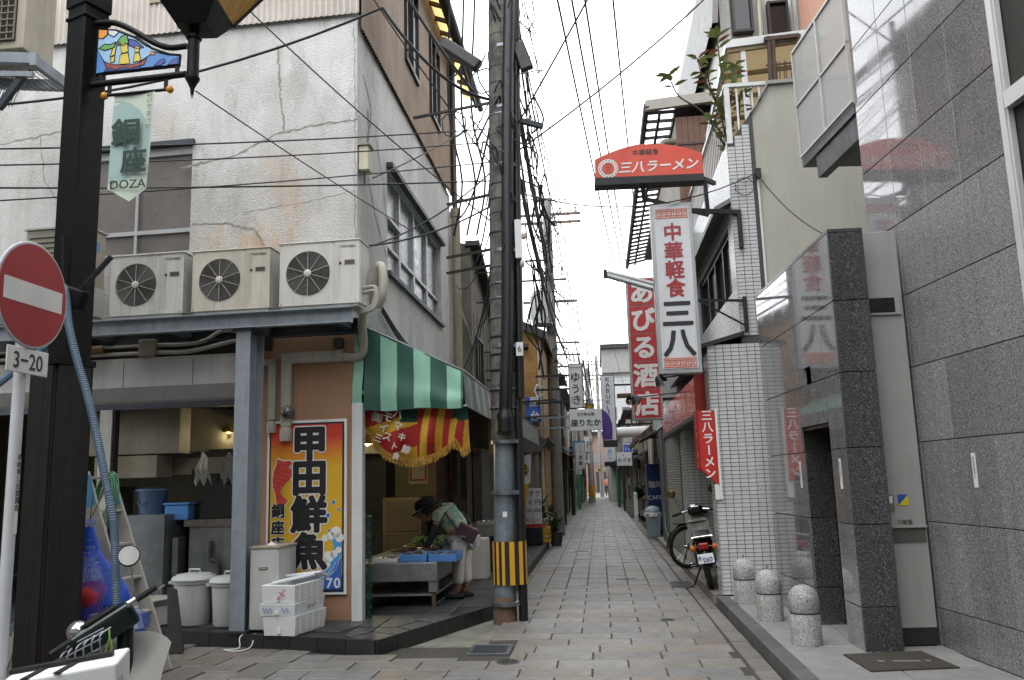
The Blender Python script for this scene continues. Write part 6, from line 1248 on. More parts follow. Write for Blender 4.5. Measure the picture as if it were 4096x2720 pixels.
G().cyl((XA + .24, YA + .55, 1.0), (XA + .27, YA + .55, 1.0), .018, 10).build('handle', m_galv, dro)
# newspaper box panel between column and wall
m_mail = mat('panel_greige', '#989693', .45, .15, var=.08, vs=3, streak=.12)
nb = thing('newspaper_box', 'tall grey metal delivery box panel beside the dark granite column', 'mailbox', (2.6, 7.86, .1))
GB2 = GB @ Matrix.Translation((0, -.2, 0))
def G2(): return MB(GB2)
G2().box(XB + .0, -.012, -.03, 0, .25, 3.66).build('panel', m_mail, nb, bevel=.004); G2().box(XB + .005, -.015, -.028, .05, .12, .25).build('plinth', m_dframe, nb)
G2().box(XB + .03, -.03, -.042, -.03, .95, 1.06).build('slot_flap', mat('flap_grey', '#5f5e5a', .4, .4), nb); G2().box(XB + .01, -.018, -.06, -.03, 1.065, 1.08).build('slot_lip', m_mail, nb)
G2().box(XB + .03, XB + .11, -.036, -.03, 1.20, 1.34).build('label_plate', mat('label_tan', '#7d766a', .4, .3), nb); G2().box(XB + .045, XB + .095, -.039, -.036, 1.27, 1.33).build('label', m_swhite, nb)
G2().add([(XB + .14, -.034, 1.25), (XB + .23, -.034, 1.25), (XB + .23, -.034, 1.34), (XB + .14, -.034, 1.34)], [(0, 1, 2)], 0).add([(XB + .14, -.0345, 1.25), (XB + .23, -.0345, 1.34), (XB + .14, -.0345, 1.34)], [(0, 1, 2)], 1).build('security_sticker', [mat('sticker_yellow', '#c9b52a', .4), mat('sticker_blue', '#2a4f9c', .4)], nb)
q = MB(); text(q, '新聞受', GB2 @ V((XB - .012) / 2, -.032, 1.11), .045, bold=.01); q.build('lettering', m_print, nb)
G2().box(XB + .03, -.04, -.05, -.03, 2.90, 3.08).build('intercom_hood', m_mail, nb); G2().box(XB + .06, -.09, -.053, -.05, 2.92, 3.05).build('camera_window', m_glassd, nb)
for z in (.4, 1.0, 1.9, 2.55, 3.55): G2().ball((XB + .012, -.031, z), .008, 6).build('screw', m_print, nb)
def note(x, yy, z, label, GB=GB):
    t = thing('paper_notice', label, 'notice', tuple(GB @ V(x, yy, z)), group='narrow white notices on the granite')
    mb = MB(GB); mb.box(x - .002, x, yy - .028, yy + .028, z, z + .26); mb.build('paper', m_swhite, t)
    q = MB(); ux = GB.to_3x3() @ V(0, -1, 0); text(q, '無断駐輪禁止', GB @ V(x - .004, yy, z + .15), .028, ux=ux, vert=True, bold=.0); q.build('lettering', m_print, t)
note(-.001, -1.03, 1.40, 'narrow white notice on the large granite wall', GW); note(XA - .001, YA + .22, 1.40, 'narrow white notice on the polished porch pier beside the doorway'); note(XA - .001, YA + 1.43, 1.40, 'narrow white notice on the polished granite beyond the doorway')
# perforated balcony screen
pb = thing('balcony_screen', 'white perforated metal balcony screen with dark underside above the porch', 'balcony', (2.68, 9.1, 4.75))
def perf():
    k = NT('perforated_sheet'); g = k.n.new('ShaderNodeSeparateXYZ'); k.l.new(k.tc.outputs['Object'], g.inputs[0])
    a = k.math('SINE', k.math('MULTIPLY', g.outputs[1], 2 * PI / .03)); b = k.math('SINE', k.math('MULTIPLY', g.outputs[2], 2 * PI / .03)); h = k.math('GREATER_THAN', k.math('MULTIPLY', a, b), .3)
    k.set(hexc('#9c9d9a'), .5); al_ = k.math('SUBTRACT', 1.0, h); k.l.new(al_, k.b.inputs['Alpha']); return k.m
m_perf = perf(); m_pfr = mat('screen_frame', '#a9a9a5', .5, var=.1)
for i, (y0, y1) in enumerate(((.38, 1.08), (1.11, 1.84))):
    for z0, z1 in ((5.20, 5.80), (5.83, 6.47)): W_().box(-.012, -.010, y0, y1, z0, z1).build('perforated_panel', m_perf, pb)
q = W_(); [q.box(-.03, .0, *a) for a in ((.362, 1.86, 5.17, 5.20), (.362, 1.86, 5.80, 5.83), (.362, 1.86, 6.47, 6.5), (.362, .38, 5.20, 6.47), (1.08, 1.11, 5.2, 6.47), (1.84, 1.86, 5.2, 6.47))]; q.build('frame', m_pfr, pb)
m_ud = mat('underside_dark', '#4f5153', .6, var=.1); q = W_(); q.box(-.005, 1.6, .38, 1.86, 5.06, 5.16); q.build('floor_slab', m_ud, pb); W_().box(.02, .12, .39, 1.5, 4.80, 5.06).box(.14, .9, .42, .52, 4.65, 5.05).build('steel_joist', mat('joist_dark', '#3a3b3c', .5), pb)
W_().box(.04, 1.6, .3, .352, 3.66, 13).build('return_wall', m_dark, gb)
# bollards
for i, (x, yy, lb) in enumerate([(1.70, 7.78, 'granite bollard nearest the camera on the kerb step'), (1.64, 9.03, 'middle granite bollard of the three along the kerb step'), (1.60, 10.25, 'granite bollard nearest the white tiled column')]):
    t = thing('bollard', lb, 'bollard', (x, yy, .1), rng.random(), 'granite bollards along the kerb')
    MB().lathe([(.13, 0), (.13, .25), (.128, .255)], (0, 0, 0), 26).build('shaft', m_gball, t, smooth=True, local=True); MB().lathe([(.12, .25), (.12, .275)], (0, 0, 0), 26).build('groove', mat('groove_dark', '#565553', .8), t, local=True)
    MB().lathe([(.128, .27), (.13, .275), (.13, .37), (.122, .41), (.10, .45), (.065, .48), (.02, .495)], (0, 0, 0), 26).build('cap', m_gball, t, smooth=True, local=True)
    MB().tube([(.022 * math.cos(a * PI / 6), 0, .515 + .022 * math.sin(a * PI / 6)) for a in range(12)], .005, 6, closed=True).build('ring', m_galv, t, local=True)

# ------------------------------------------------------------------ white tiled ramen shop
m_tw = mat('tile_white', '#b6b7b6', .28, var=.08, vs=9, rnd=.07, spec=.55); m_tj = mat('tile_grout', '#454545', .9, var=.15); m_tg = mat('tile_grey_shade', '#9b9c9c', .3, var=.1, vs=8)
tl = thing('tiled_ramen_shop', 'white tiled ramen shop with balcony railing and red canopy', 'building', (1.44, 10.92, .1))
_tile = {}
def tile_obj(x, y_, z, w, par, mt, axis):
    key = (round(w, 3), axis, mt.name)
    if key not in _tile:
        mb = MB(); t_ = .006; a, c = w / 2, .0213
        if axis == 'y': mb.box(-a, a, -t_, .002, -c, c)
        else: mb.box(-t_, .002, -a, a, -c, c)
        me = bpy.data.meshes.new('wall_tile'); me.from_pydata(mb.v, [], mb.f); me.materials.append(mt); _tile[key] = me
    o = bpy.data.objects.new('wall_tile', _tile[key]); COL.objects.link(o); o.parent = par; o.location = V(x, y_, z) - ORG[par.name].translation
ntile = 0
def tiled(x0, x1, y0, y1, z0, z1, face, par, core=True, parts=False, clip=None):
    """tiled box: face 'y' towards the camera, 'x' towards the alley"""
    global ntile
    rest = MB()
    if face == 'y':
        n = int((x1 - x0) / .1)
        for i in range(n):
            for j in range(int((z1 - z0) / .05)):
                x, z = x0 + .05 + i * .1, z0 + .025 + j * .05
                if clip and not clip(x, z): continue
                if parts and ntile < 298 and x < 2.06: tile_obj(x, y0, z, .0926, par, m_tw, 'y'); ntile += 1
                else: rest.box(x - .0463, x + .0463, y0 - .006, y0 + .002, z - .0213, z + .0213)
    else:
        for i in range(int((y1 - y0) / .1)):
            for j in range(int((z1 - z0) / .05)):
                y_, z = y0 + .05 + i * .1, z0 + .025 + j * .05
                if clip and not clip(y_, z): continue
                rest.box(x0 - .006, x0 + .002, y_ - .0463, y_ + .0463, z - .0213, z + .0213)
    if rest.v: rest.build('tile_field', m_tw, par, kind='stuff')
TX, TY = 1.44, 10.92
MB().box(TX + .002, 3.2, TY + .002, TY + .43, .1, 3.2).build('lower_wall', m_tj, tl)
tiled(TX, 2.75, TY, 0, .1, 3.2, 'y', tl, parts=True); tiled(TX, 0, TY, TY + .43, .1, 3.15, 'x', tl)
cp = MB(); cp.add([(1.36, TY - .04, 3.16), (1.92, TY - .04, 3.30), (1.92, TY + 5, 3.30), (1.36, TY + 5, 3.16), (1.36, TY - .04, 3.21), (1.92, TY - .04, 3.36), (1.92, TY + 5, 3.36), (1.36, TY + 5, 3.21)], [(0, 1, 2, 3), (4, 7, 6, 5), (0, 4, 5, 1), (1, 5, 6, 2), (2, 6, 7, 3), (3, 7, 4, 0)]); cp.build('coping', mat('coping_black', '#222324', .4), tl)
UX = 1.885
# upper storey
MB().prism([(UX + .003, 3.2), (UX + .003, 5.9), (1.96, 5.955), (2.237, 6.33), (2.237, 3.2)], TY + .003, TY + .3, XZ).build('upper_pier', m_tj, tl); tiled(UX, 2.24, TY, 0, 3.3, 6.4, 'y', tl, clip=lambda x, z: z < 5.86 + max(0, (x - 1.93)) * 1.38)
MB().prism([(2.24, 2.5), (2.24, 6.33), (2.47, 6.69), (5.5, 6.73), (5.5, 2.5)], TY + .02, TY + .3, XZ).build('stucco_wall', mat('stucco_beige', '#a3a195', .85, var=.14, vs=.8, streak=.15, dirt='#7d7a6e', bump=.4, bs=50), tl)
MB().prism([(2.21, 6.3), (2.45, 6.69), (2.45, 6.74), (5.5, 6.78), (5.5, 6.73), (2.475, 6.69), (2.245, 6.32)], TY - .03, TY + .33, XZ).build('parapet_cap', mat('cap_grey', '#8f8e86', .7), tl)
MB().box(2.235, 2.262, TY - .01, TY + .018, 3.0, 5.4).build('corner_trim', mat('trim_pale', '#c4c6c6', .5, 0), tl)
ul = lambda u, d, z: (UX + d + .003, TY + u, z)
w = MB(); wall_with_holes(w, .3, 5.1, 3.2, 5.9, [(.42, 3.7, 3.95, 4.82)], ul, 0, .2); w.build('upper_side_wall', m_tj, tl); tiled(UX, 0, TY, TY + 5.1, 3.3, 5.9, 'x', tl, clip=lambda y_, z: not (TY + .36 < y_ < TY + 3.76 and 3.93 < z < 4.84))
for i in range(4):
    y0 = TY + .42 + i * .82; y1 = y0 + .82; MB().box(UX + .09, UX + .1, y0, y1, 3.95, 4.82).build('window', glass('window_sky', '#3b4347', .03) if i % 2 else mat('window_beige', '#6d6754', .4), tl); wo = tl.children[-1]
    MB().box(UX + .03, UX + .09, y0, y0 + .05, 3.95, 4.82).box(UX + .03, UX + .09, y1 - .05, y1 - .0, 3.95, 4.82).box(UX + .031, UX + .09, y0 + .05, y1 - .05, 3.95, 4.0).box(UX + .031, UX + .09, y0 + .05, y1 - .05, 4.77, 4.82).build('window_frame', m_dframe, wo)
MB().add([(UX, TY + .02, 5.1), (UX - .22, TY + .02, 4.98), (UX - .22, TY + 4.6, 4.98), (UX, TY + 4.6, 5.1), (UX, TY + .02, 5.16), (UX - .22, TY + .02, 5.04), (UX - .22, TY + 4.6, 5.04), (UX, TY + 4.6, 5.16)], [(0, 1, 2, 3), (4, 7, 6, 5), (0, 4, 5, 1), (1, 5, 6, 2), (2, 6, 7, 3)]).build('window_hood', mat('hood_grey', '#7c7c7a', .6), tl)
MB().box(2.1, 5.5, TY + .3, TY + 5.1, 5.6, 5.75).build('terrace_slab', m_conc, tl)
# balcony railing
rl = thing('balcony_railing', 'white metal railing on the tiled shop roof terrace', 'railing', (1.93, 10.95, 5.9)); m_rail = mat('rail_white', '#c2c4c4', .4, .2, var=.06)
MB().bar((1.93, TY + .02, 6.72), (1.93, TY + 5.0, 6.72), .07, .05).build('top_rail', m_rail, rl); MB().bar((1.93, TY + .02, 5.97), (1.93, TY + 5.0, 5.97), .04, .05).build('bottom_rail', m_rail, rl); MB().bar((1.93, TY + .03, 6.72), (2.46, TY + .03, 6.72), .07, .05).build('top_rail', m_rail, rl)
MB().box(1.90, 1.965, TY - .0, TY + .06, 5.9, 6.74).build('post', m_rail, rl)
for i in range(1, 30): MB().box(1.925, 1.938, TY + .04 + i * .168, TY + .054 + i * .168, 5.98, 6.70).build('baluster', m_rail, rl)
for i in range(1, 5): MB().box(1.95 + i * .1, 1.975 + i * .1, TY + .02, TY + .04, 5.93 + i * .135, 6.70).build('baluster', m_rail, rl)
# rubber plant on the terrace
rp = thing('rubber_plant', 'tall rubber plant growing over the white railing', 'plant', (2.0, 11.3, 5.8)); m_leaf = mat('leaf_dull_green', '#83935a', .4, var=.3, vs=6, rnd=.15); m_leafr = mat('leaf_reddish', '#96604c', .45, var=.2); m_bark = mat('stem_brown', '#4a3d30', .8, var=.2)
def leaf(mb, p, d, L, W_, mi=0):
    d = d.normalized(); s_ = d.cross(V(0, 0, 1)); s_ = s_.normalized() if s_.length > .05 else V(1, 0, 0); n = s_.cross(d)
    mb.add([p, p + d * L * .3 + s_ * W_ * .5 + n * .01, p + d * L * .65 + s_ * W_ * .45, p + d * L - n * .02, p + d * L * .65 - s_ * W_ * .45, p + d * L * .3 - s_ * W_ * .5 + n * .01, p + d * L * .4 - n * .015], [(0, 1, 6), (1, 2, 6), (2, 3, 6), (3, 4, 6), (4, 5, 6), (5, 0, 6)], mi)
stems = [[(2.0, 11.35, 5.8), (1.98, 11.3, 6.6), (1.92, 11.2, 7.2), (1.9, 11.15, 7.55)], [(2.0, 11.35, 5.8), (1.86, 11.2, 6.5), (1.66, 11.1, 6.95), (1.60, 11.05, 7.2)], [(2.05, 11.3, 5.8), (2.1, 11.1, 6.3), (2.12, 11.02, 6.6)], [(1.9, 11.3, 6.2), (1.6, 11.15, 6.5), (1.32, 11.1, 6.7), (1.2, 11.1, 7.0)], [(2.0, 11.3, 5.9), (1.80, 11.1, 6.1), (1.70, 11.05, 6.3)], [(1.98, 11.25, 6.4), (2.08, 11.1, 6.9), (2.12, 11.1, 7.1)], [(1.95, 11.25, 6.4), (1.76, 11.1, 6.75), (1.72, 11.05, 6.98)]]
for si, s_ in enumerate(stems):
    sp_ = smoothpts(s_, 4); MB().tube(sp_, [.016 - .008 * i / len(sp_) for i in range(len(sp_))], 6).build('stem', m_bark, rp)
    for i, p in enumerate(sp_):
        if p.z < 6.15 and si not in (2, 4): continue
        if si == 3 and i < len(sp_) - 3: continue
        for k2 in range((1 if i % 2 else 2) if i < len(sp_) - 1 else 5):
            a = rng.random() * 6.3; dd = V(math.cos(a), math.sin(a), rng.uniform(-.3, .8)); mb = MB(); leaf(mb, p, dd, rng.uniform(.15, .24), rng.uniform(.075, .11)); mb.build('leaf', m_leafr if rng.random() < .12 else m_leaf, rp, smooth=True)
# pergola with yellow sheets on the terrace
pg = thing('terrace_pergola', 'terrace canopy of yellow plastic sheets on white and rusty posts', 'canopy', (2.7, 12.6, 5.75)); m_ys2 = sheet('sheet_straw', '#ab9672', .3)
for i in range(4):
    y0 = 12.0 + i * .62; MB().quad((2.18, y0, 7.80 - .10 * i), (3.6, y0, 7.90 - .10 * i), (3.6, y0 + .6, 7.80 - .10 * i), (2.18, y0 + .6, 7.70 - .10 * i)).build('roof_sheet', m_ys2, pg)
for i in range(5): MB().bar((2.18, 12.0 + i * .61, 7.77 - .1 * i), (3.6, 12.0 + i * .61, 7.87 - .1 * i), .05, .06).build('rafter', mat('pergola_wood', '#8b7a5c', .7), pg)
MB().bar((2.15, 11.97, 7.86), (3.6, 11.97, 7.95), .06, .12).build('front_beam', m_rail, pg); MB().bar((2.42, 12.02, 5.75), (2.40, 12.02, 7.82), .07, .07).build('post', m_rail, pg); MB().bar((2.17, 11.97, 7.86), (2.17, 14.5, 7.45), .05, .12).build('side_beam', m_rail, pg)
m_rusty = mat('rust_brown', '#4a3a30', .8, .2, var=.3)
for x in (2.72, 2.78, 3.15): MB().bar((x, 11.9, 6.7), (x + .05, 11.9, 7.9), .05).build('post', m_rusty, pg)
for z in (6.95, 7.2, 7.45, 7.86): MB().bar((2.70, 11.9, z), (3.2, 11.9, z + .02), .02 if z < 7.8 else .06).build('lattice_bar', m_rusty, pg)
for i in range(9): MB().bar((2.76 + i * .05, 11.9, 6.72), (2.8 + i * .05 + .03 * math.sin(i * 3), 11.9, 7.5), .012).build('lattice_bar', m_rusty, pg)
tp = one(MB().add([(2.98, 11.6, 6.72), (3.5, 11.6, 7.25), (3.6, 11.9, 7.2), (3.5, 11.5, 6.70)], [(0, 1, 2, 3)]), 'green_tarpaulin', mat('tarp_green', '#6f9a7a', .5, var=.25), 'striped green tarpaulin corner behind the balcony screen', 'tarpaulin')
# lower front: recess, red canopy, shutter
MB().box(2.50, 2.6, TY + .44, 15.0, .1, 3.2).build('recess_wall', m_tj, tl); tiled(2.50, 0, TY + .44, 15.0, .1, 2.5, 'x', tl)
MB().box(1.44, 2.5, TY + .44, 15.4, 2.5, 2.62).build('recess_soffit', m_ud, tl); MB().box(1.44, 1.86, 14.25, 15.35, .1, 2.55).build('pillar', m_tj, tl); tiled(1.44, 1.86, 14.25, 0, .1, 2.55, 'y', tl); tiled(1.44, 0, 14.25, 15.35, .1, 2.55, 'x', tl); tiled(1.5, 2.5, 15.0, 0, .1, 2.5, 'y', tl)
MB().box(2.4, 2.49, 12.0, 13.6, 1.35, 2.35).build('menu_case', m_white, tl); mc = tl.children[-1]; q = MB(); text(q, 'ラーメン', (2.395, 12.8, 1.75), .26, ux=(0, -1, 0)); q.build('lettering', m_sred, mc); MB().box(2.385, 2.399, 13.35, 13.5, 1.38, 2.32).build('red_stripe', m_sred, mc)
MB().box(1.86, 2.5, 13.2, 13.24, 1.4, 2.3).build('hanging_panel', m_whited, tl); hp_ = tl.children[-1]; q = MB(); text(q, 'オラー', (2.2, 13.195, 1.72), .26); q.build('lettering', m_sred, hp_); MB().box(1.88, 1.95, 13.19, 13.2, 1.42, 2.28).build('red_stripe', m_sred, hp_)
m_shut = mat('shutter_beige', '#8f8b80', .5, .2, var=.12, vs=3, streak=.3, dirt='#5d5a52')
shu = MB(); v = []; ns = 48
for i in range(ns * 2 + 1):
    z = .12 + 2.25 * i / (ns * 2); d = .012 if i % 2 else 0; v += [(1.47 - d, 15.5, z), (1.47 - d, 19.0, z)]
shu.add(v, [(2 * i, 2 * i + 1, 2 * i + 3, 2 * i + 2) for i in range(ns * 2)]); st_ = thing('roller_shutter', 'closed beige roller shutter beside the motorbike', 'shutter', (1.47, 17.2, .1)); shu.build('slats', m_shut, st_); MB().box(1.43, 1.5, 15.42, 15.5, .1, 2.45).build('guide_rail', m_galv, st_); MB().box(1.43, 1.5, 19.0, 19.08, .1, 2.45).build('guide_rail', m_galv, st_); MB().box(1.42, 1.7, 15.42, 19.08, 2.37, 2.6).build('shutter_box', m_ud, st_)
MB().box(1.5, 3, 15.4, 20.2, .1, 6.0).build('rear_block', mat('rear_wall', '#7d7c78', .8, var=.2, streak=.3), tl); MB().box(1.40, 1.7, 19.1, 20.2, .1, 2.6).build('end_pillar', m_ud, tl)
m_redv = mat('vinyl_red', '#bf392b', .22, var=.12, vs=2, spec=.6); m_redp = mat('vinyl_pale', '#c87a72', .3, var=.2)
rc = thing('red_canopy', 'glossy red vinyl shop canopy on the tiled ramen shop', 'awning', (1.35, 11.3, 2.35)); y0, y1 = 11.36, 16.9
MB().add([(1.30, y0, 2.36), (1.30, y0, 2.84), (1.37, y0, 2.96), (1.46, y0, 2.96), (1.46, y0, 2.36)], [(0, 1, 2, 3, 4)]).build('end_panel', mat('vinyl_red_end', '#b0301f', .4, var=.15), rc); MB().quad((1.30, y0, 2.36), (1.28, y1, 2.36), (1.28, y1, 2.84), (1.30, y0, 2.84)).build('front_panel', m_redv, rc); MB().quad((1.30, y0, 2.84), (1.28, y1, 2.84), (1.46, y1, 2.98), (1.46, y0, 2.98)).build('roof_panel', m_redp, rc)
MB().box(1.28, 1.48, y0 - .02, y1, 2.30, 2.355).build('bottom_rail', m_ud, rc); q = MB(); text(q, '三八ラーメン', (1.277, 14.0, 2.58), .34, ux=(.0036, -1, 0), step=1.6, bold=.02); q.build('lettering', mat('canopy_letters', '#dcc9c5', .4), rc)
# red vertical sign at the column
rv = thing('red_vertical_sign', 'small red vertical ramen sign on the tiled column edge', 'sign', (1.40, 10.9, 1.3)); vy = 10.88
MB().add([(1.27, vy, 2.36), (1.475, vy, 2.36), (1.475, vy, 1.42), (1.27, vy, 1.63), (1.235, vy + .25, 2.36), (1.235, vy + .25, 1.63)], [(0, 3, 2, 1), (4, 5, 3, 0), (4, 0, 1), (5, 2, 3)]).build('red_body', mat('sign_red_bright', '#b3261f', .45, var=.14, vs=3, streak=.2, dirt='#7c2a24'), rv); MB().box(1.478, 1.505, vy - .01, vy + .03, 1.25, 2.37).build('white_edge', m_swhite, rv); MB().box(1.42, 1.476, vy + .0, vy + .03, 1.25, 1.44).build('white_tail', m_swhite, rv)
q = MB(); text(q, '三八ラーメン', (1.375, vy - .004, 1.935), .142, vert=True, step=1.02, bold=.03, sx=1.0); q.build('lettering', m_swhite, rv); q = MB(); text(q, '三八ラーメン', (1.2505, vy + .125, 1.99), .11, ux=V(.14, -1, 0).normalized(), vert=True, step=1.08, bold=.01); q.build('side_lettering', m_swhite, rv)

# ------------------------------------------------------------------ ramen shop signs on brackets
m_cab = mat('sign_cabinet', '#9ea0a1', .4, .4, var=.15, vs=3, streak=.2); m_face = mat('sign_face_white', '#c2c4c6', .4, var=.1, vs=2, streak=.3, dirt='#8c8b86', dirtamt=.12)
m_dred = mat('letter_darkred', '#8e1f27', .4, var=0); m_orng = mat('border_orange', '#cf5b2d', .4, var=0); m_brk = mat('bracket_black', '#1c1d1e', .5, .3)
s3 = thing('vertical_ramen_sign', 'tall white vertical sign with red and black lettering on a bracket', 'sign', (1.06, 10.6, 2.8))
MB().box(.80, 1.33, 10.60, 10.80, 2.81, 5.02).build('cabinet', m_cab, s3, bevel=.01); MB().box(.845, 1.285, 10.592, 10.6, 2.87, 4.97).build('face', m_face, s3)
fy3 = 10.588
for i, (ch, z) in enumerate((('中', 4.63), ('華', 4.38), ('軽', 4.135), ('食', 3.895))): q = MB(); text(q, ch, (1.065, fy3, z), .245, bold=.035); q.build('letter', m_dred, s3)
for ch, z in (('三', 3.57), ('八', 3.20)): q = MB(); text(q, ch, (1.065, fy3, z), .40, bold=.04, sx=1.02, sy=.95); q.build('letter', m_ink, s3)
def fret(z):
    q = MB(); n = 6; w_ = .40 / n
    for i in range(n):
        x = .865 + i * w_; k = w_ / 7
        P_ = [(0, 0), (0, 6), (6, 6), (6, 1), (2, 1), (2, 4), (4, 4)]
        for a, b in zip(P_[:-1], P_[1:]): 
            x0, x1 = sorted((a[0], b[0])); z0, z1 = sorted((a[1], b[1])); q.box(x + x0 * k, x + (x1 + .8) * k, fy3 - .002, fy3 + .001, z + z0 * k * 1.25, z + (z1 + .8) * k * 1.25)
    q.box(.86, 1.27, fy3 - .002, fy3 + .001, z - .015, z - .004).box(.86, 1.27, fy3 - .002, fy3 + .001, z + .095, z + .105)
    q.build('fret_border', m_orng, s3)
fret(4.83); fret(2.90)
MB().bar((1.33, 10.7, 4.93), (1.95, 10.88, 4.93), .05, .06).build('bracket_arm', m_brk, s3); MB().bar((1.33, 10.7, 3.75), (1.95, 10.88, 3.75), .03, .03).build('bracket_arm', m_brk, s3); MB().bar((1.35, 10.7, 3.74), (1.95, 10.88, 3.42), .02, .02).build('bracket_brace', m_brk, s3); MB().box(1.93, 1.97, 10.85, 10.92, 3.35, 3.80).build('wall_plate', m_brk, s3); MB().box(1.94, 1.99, 10.85, 10.92, 4.45, 4.96).build('wall_plate', m_brk, s3)
sa = thing('arched_ramen_sign', 'arched orange red ramen sign standing above the vertical sign', 'sign', (.8, 10.5, 5.2)); m_arch = mat('arch_red', '#c43d22', .4, var=.14, vs=2, streak=.25, dirt='#8a3a28')
arc = [(.115, 5.36)] + [(.12 + 1.36 * t_, 5.56 + .225 * math.sin(PI * (.06 + .86 * t_)) ** .9 + (.0 if t_ < .5 else -.015)) for t_ in [i / 16 for i in range(17)]] + [(1.48, 5.33)]
MB().prism(arc, 10.44, 10.64, XZ).build('red_box', m_arch, sa); MB().prism([(.11, 5.36), (1.485, 5.33), (1.49, 5.24), (.10, 5.26)], 10.43, 10.65, XZ).build('base_rail', m_brk, sa)
q = MB(); text(q, '三八ラーメン', (.93, 10.436, 5.475), .165, bold=.03, skew=.25, step=1.02); q.build('lettering', m_swhite, sa); q = MB(); text(q, '中華軽食', (.77, 10.436, 5.665), .085, bold=.01); q.build('small_lettering', m_ink, sa)
MB().lathe([(.128, 0), (.128, .002)], (.285, 10.438, 5.475), 30, axis=Matrix.Rotation(PI / 2, 4, 'X')).build('roundel', m_swhite, sa); ro = sa.children[-1]; MB().lathe([(.082, 0), (.082, .002)], (.285, 10.435, 5.475), 28, axis=Matrix.Rotation(PI / 2, 4, 'X')).build('roundel_centre', m_arch, ro); q = MB(); text(q, '三八', (.285, 10.432, 5.475), .075, vert=True, bold=.015); q.build('roundel_letters', m_ink, ro)
q = MB()
for i in range(18):
    a = 2 * PI * i / 18; c = V(.285 + .105 * math.cos(a), 10.434, 5.475 + .105 * math.sin(a)); q.obox(c, (.018, .002, .006), Euler((0, -a, 0)).to_matrix()); q.obox(c + V(math.cos(a + .1) * .008, 0, math.sin(a + .1) * .008), (.006, .002, .018), Euler((0, -a, 0)).to_matrix())
q.build('roundel_fret', m_ink, ro)
MB().bar((1.50, 10.5, 5.26), (1.52, 10.55, 4.82), .05).build('bracket_post', m_brk, sa); MB().bar((1.485, 10.5, 5.28), (1.65, 10.7, 5.28), .05).build('bracket_arm', m_brk, sa); MB().bar((.72, 10.55, 5.24), (.74, 10.6, 5.05), .05).build('bracket_post', m_brk, sa); MB().bar((.73, 10.6, 5.1), (1.55, 10.7, 4.86), .045).build('bracket_brace', m_brk, sa)
# fluorescent tube fitting jutting out
ft = thing('sign_light_arm', 'grey lamp arm slanting out behind the vertical sign', 'lamp', (.5, 11.2, 4.0)); MB().tube([(.86, 11.0, 3.98), (.20, 11.3, 4.28)], .035, 8).build('tube_housing', m_cab, ft); MB().tube([(.88, 11.05, 4.05), (.24, 11.36, 4.33)], .03, 8).build('tube_housing', m_cab, ft); MB().obox((.2, 11.31, 4.3), (.05, .12, .1)).build('end_cap', m_brk, ft)
# liquor shop sign
ab = thing('liquor_shop_sign', 'red and white five-square liquor shop sign further up the alley', 'sign', (.88, 15, 2.55)); MB().box(.62, 1.16, 15.0, 15.22, 2.54, 5.1).build('cabinet', m_cab, ab, bevel=.01)
for i, ch in enumerate('あびる酒店'):
    z = 4.83 - i * .502; MB().box(.655, 1.125, 14.99, 15.0, z - .243, z + .243).build('red_square', mat('sign_red_flat', '#b02c2e', .45, var=.18, vs=3, streak=.25, dirt='#7d2c2a'), ab); sq = ab.children[-1]; q = MB(); text(q, ch, (.89, 14.985, z), .44, bold=.045); q.build('letter', m_swhite, sq)
MB().bar((1.16, 15.1, 4.9), (1.9, 15.1, 4.9), .05).build('bracket_arm', m_brk, ab); MB().bar((1.16, 15.1, 2.9), (1.5, 15.1, 2.9), .05).build('bracket_arm', m_brk, ab)
def spot(x, yy, z, x1, lb):
    t = thing('spotlight', lb, 'spotlight', (x, yy, z), group='spotlights below the ramen signs'); MB().lathe([(.03, .1), (.05, .08), (.085, 0), (.09, -.01)], (0, 0, 0), 16, axis=Matrix.Rotation(R(-30), 4, 'Y')).build('hood', m_brk, t, local=True, smooth=True); MB().ball((0, 0, .0), .05, 12).build('reflector_bulb', m_chr, t, local=True, smooth=True); MB().tube([(0, 0, .06), (x1 - x, .05, .12)], .01, 6).build('arm', m_brk, t, local=True)
spot(.83, 10.75, 2.72, 1.4, 'black spotlight hanging below the vertical ramen sign'); spot(.58, 12.2, 2.62, 1.3, 'black spotlight on a long rod before the red canopy')
# ------------------------------------------------------------------ motorbike and bicycle by the tiled shop
m_tyre = mat('tyre', '#141414', .75, bump=.3, bs=90); m_mblk = mat('bike_black', '#101112', .25, .1, var=.1); m_mgrey = mat('bike_grey', '#8d8b84', .4, var=.08); m_tail = mat('tail_red', '#8c1c1c', .2); m_amb = mat('lens_amber', '#c8641c', .2); m_plate = mat('plate_white', '#c9ccd0', .4, var=.04); m_seat = mat('seat_black', '#1a1a1b', .5)
mo = thing('motorbike', 'black step-through motorbike with white number plate parked by the tiled column', 'motorbike', (1.37, 11.55, .1), rot=(0, R(-7), R(-5)))
def wheel(par, x, yy, z, r, w=.045, spokes=True):
    MB().lathe([(r * .84, -w * .7), (r * .95, -w), (r, -w * .4), (r, w * .4), (r * .95, w), (r * .84, w * .7)], (x, yy, z), 32, axis=RX, caps=False).build('tyre', m_tyre, par, local=True, smooth=True); ty = par.children[-1]
    MB().lathe([(r * .84, -w * .5), (r * .80, -w * .5), (r * .80, w * .5), (r * .84, w * .5)], (x, yy, z), 32, axis=RX, caps=False).build('rim', m_chr, ty, local=True); q = MB()
    for i in range(18): a = 2 * PI * i / 18; q.tube([(x, yy, z), (x + (.01 if i % 2 else -.01), yy + r * .82 * math.cos(a), z + r * .82 * math.sin(a))], .002, 4)
    q.cyl((x - .04, yy, z), (x + .04, yy, z), .03, 10); q.build('spokes', m_chr, ty, local=True)
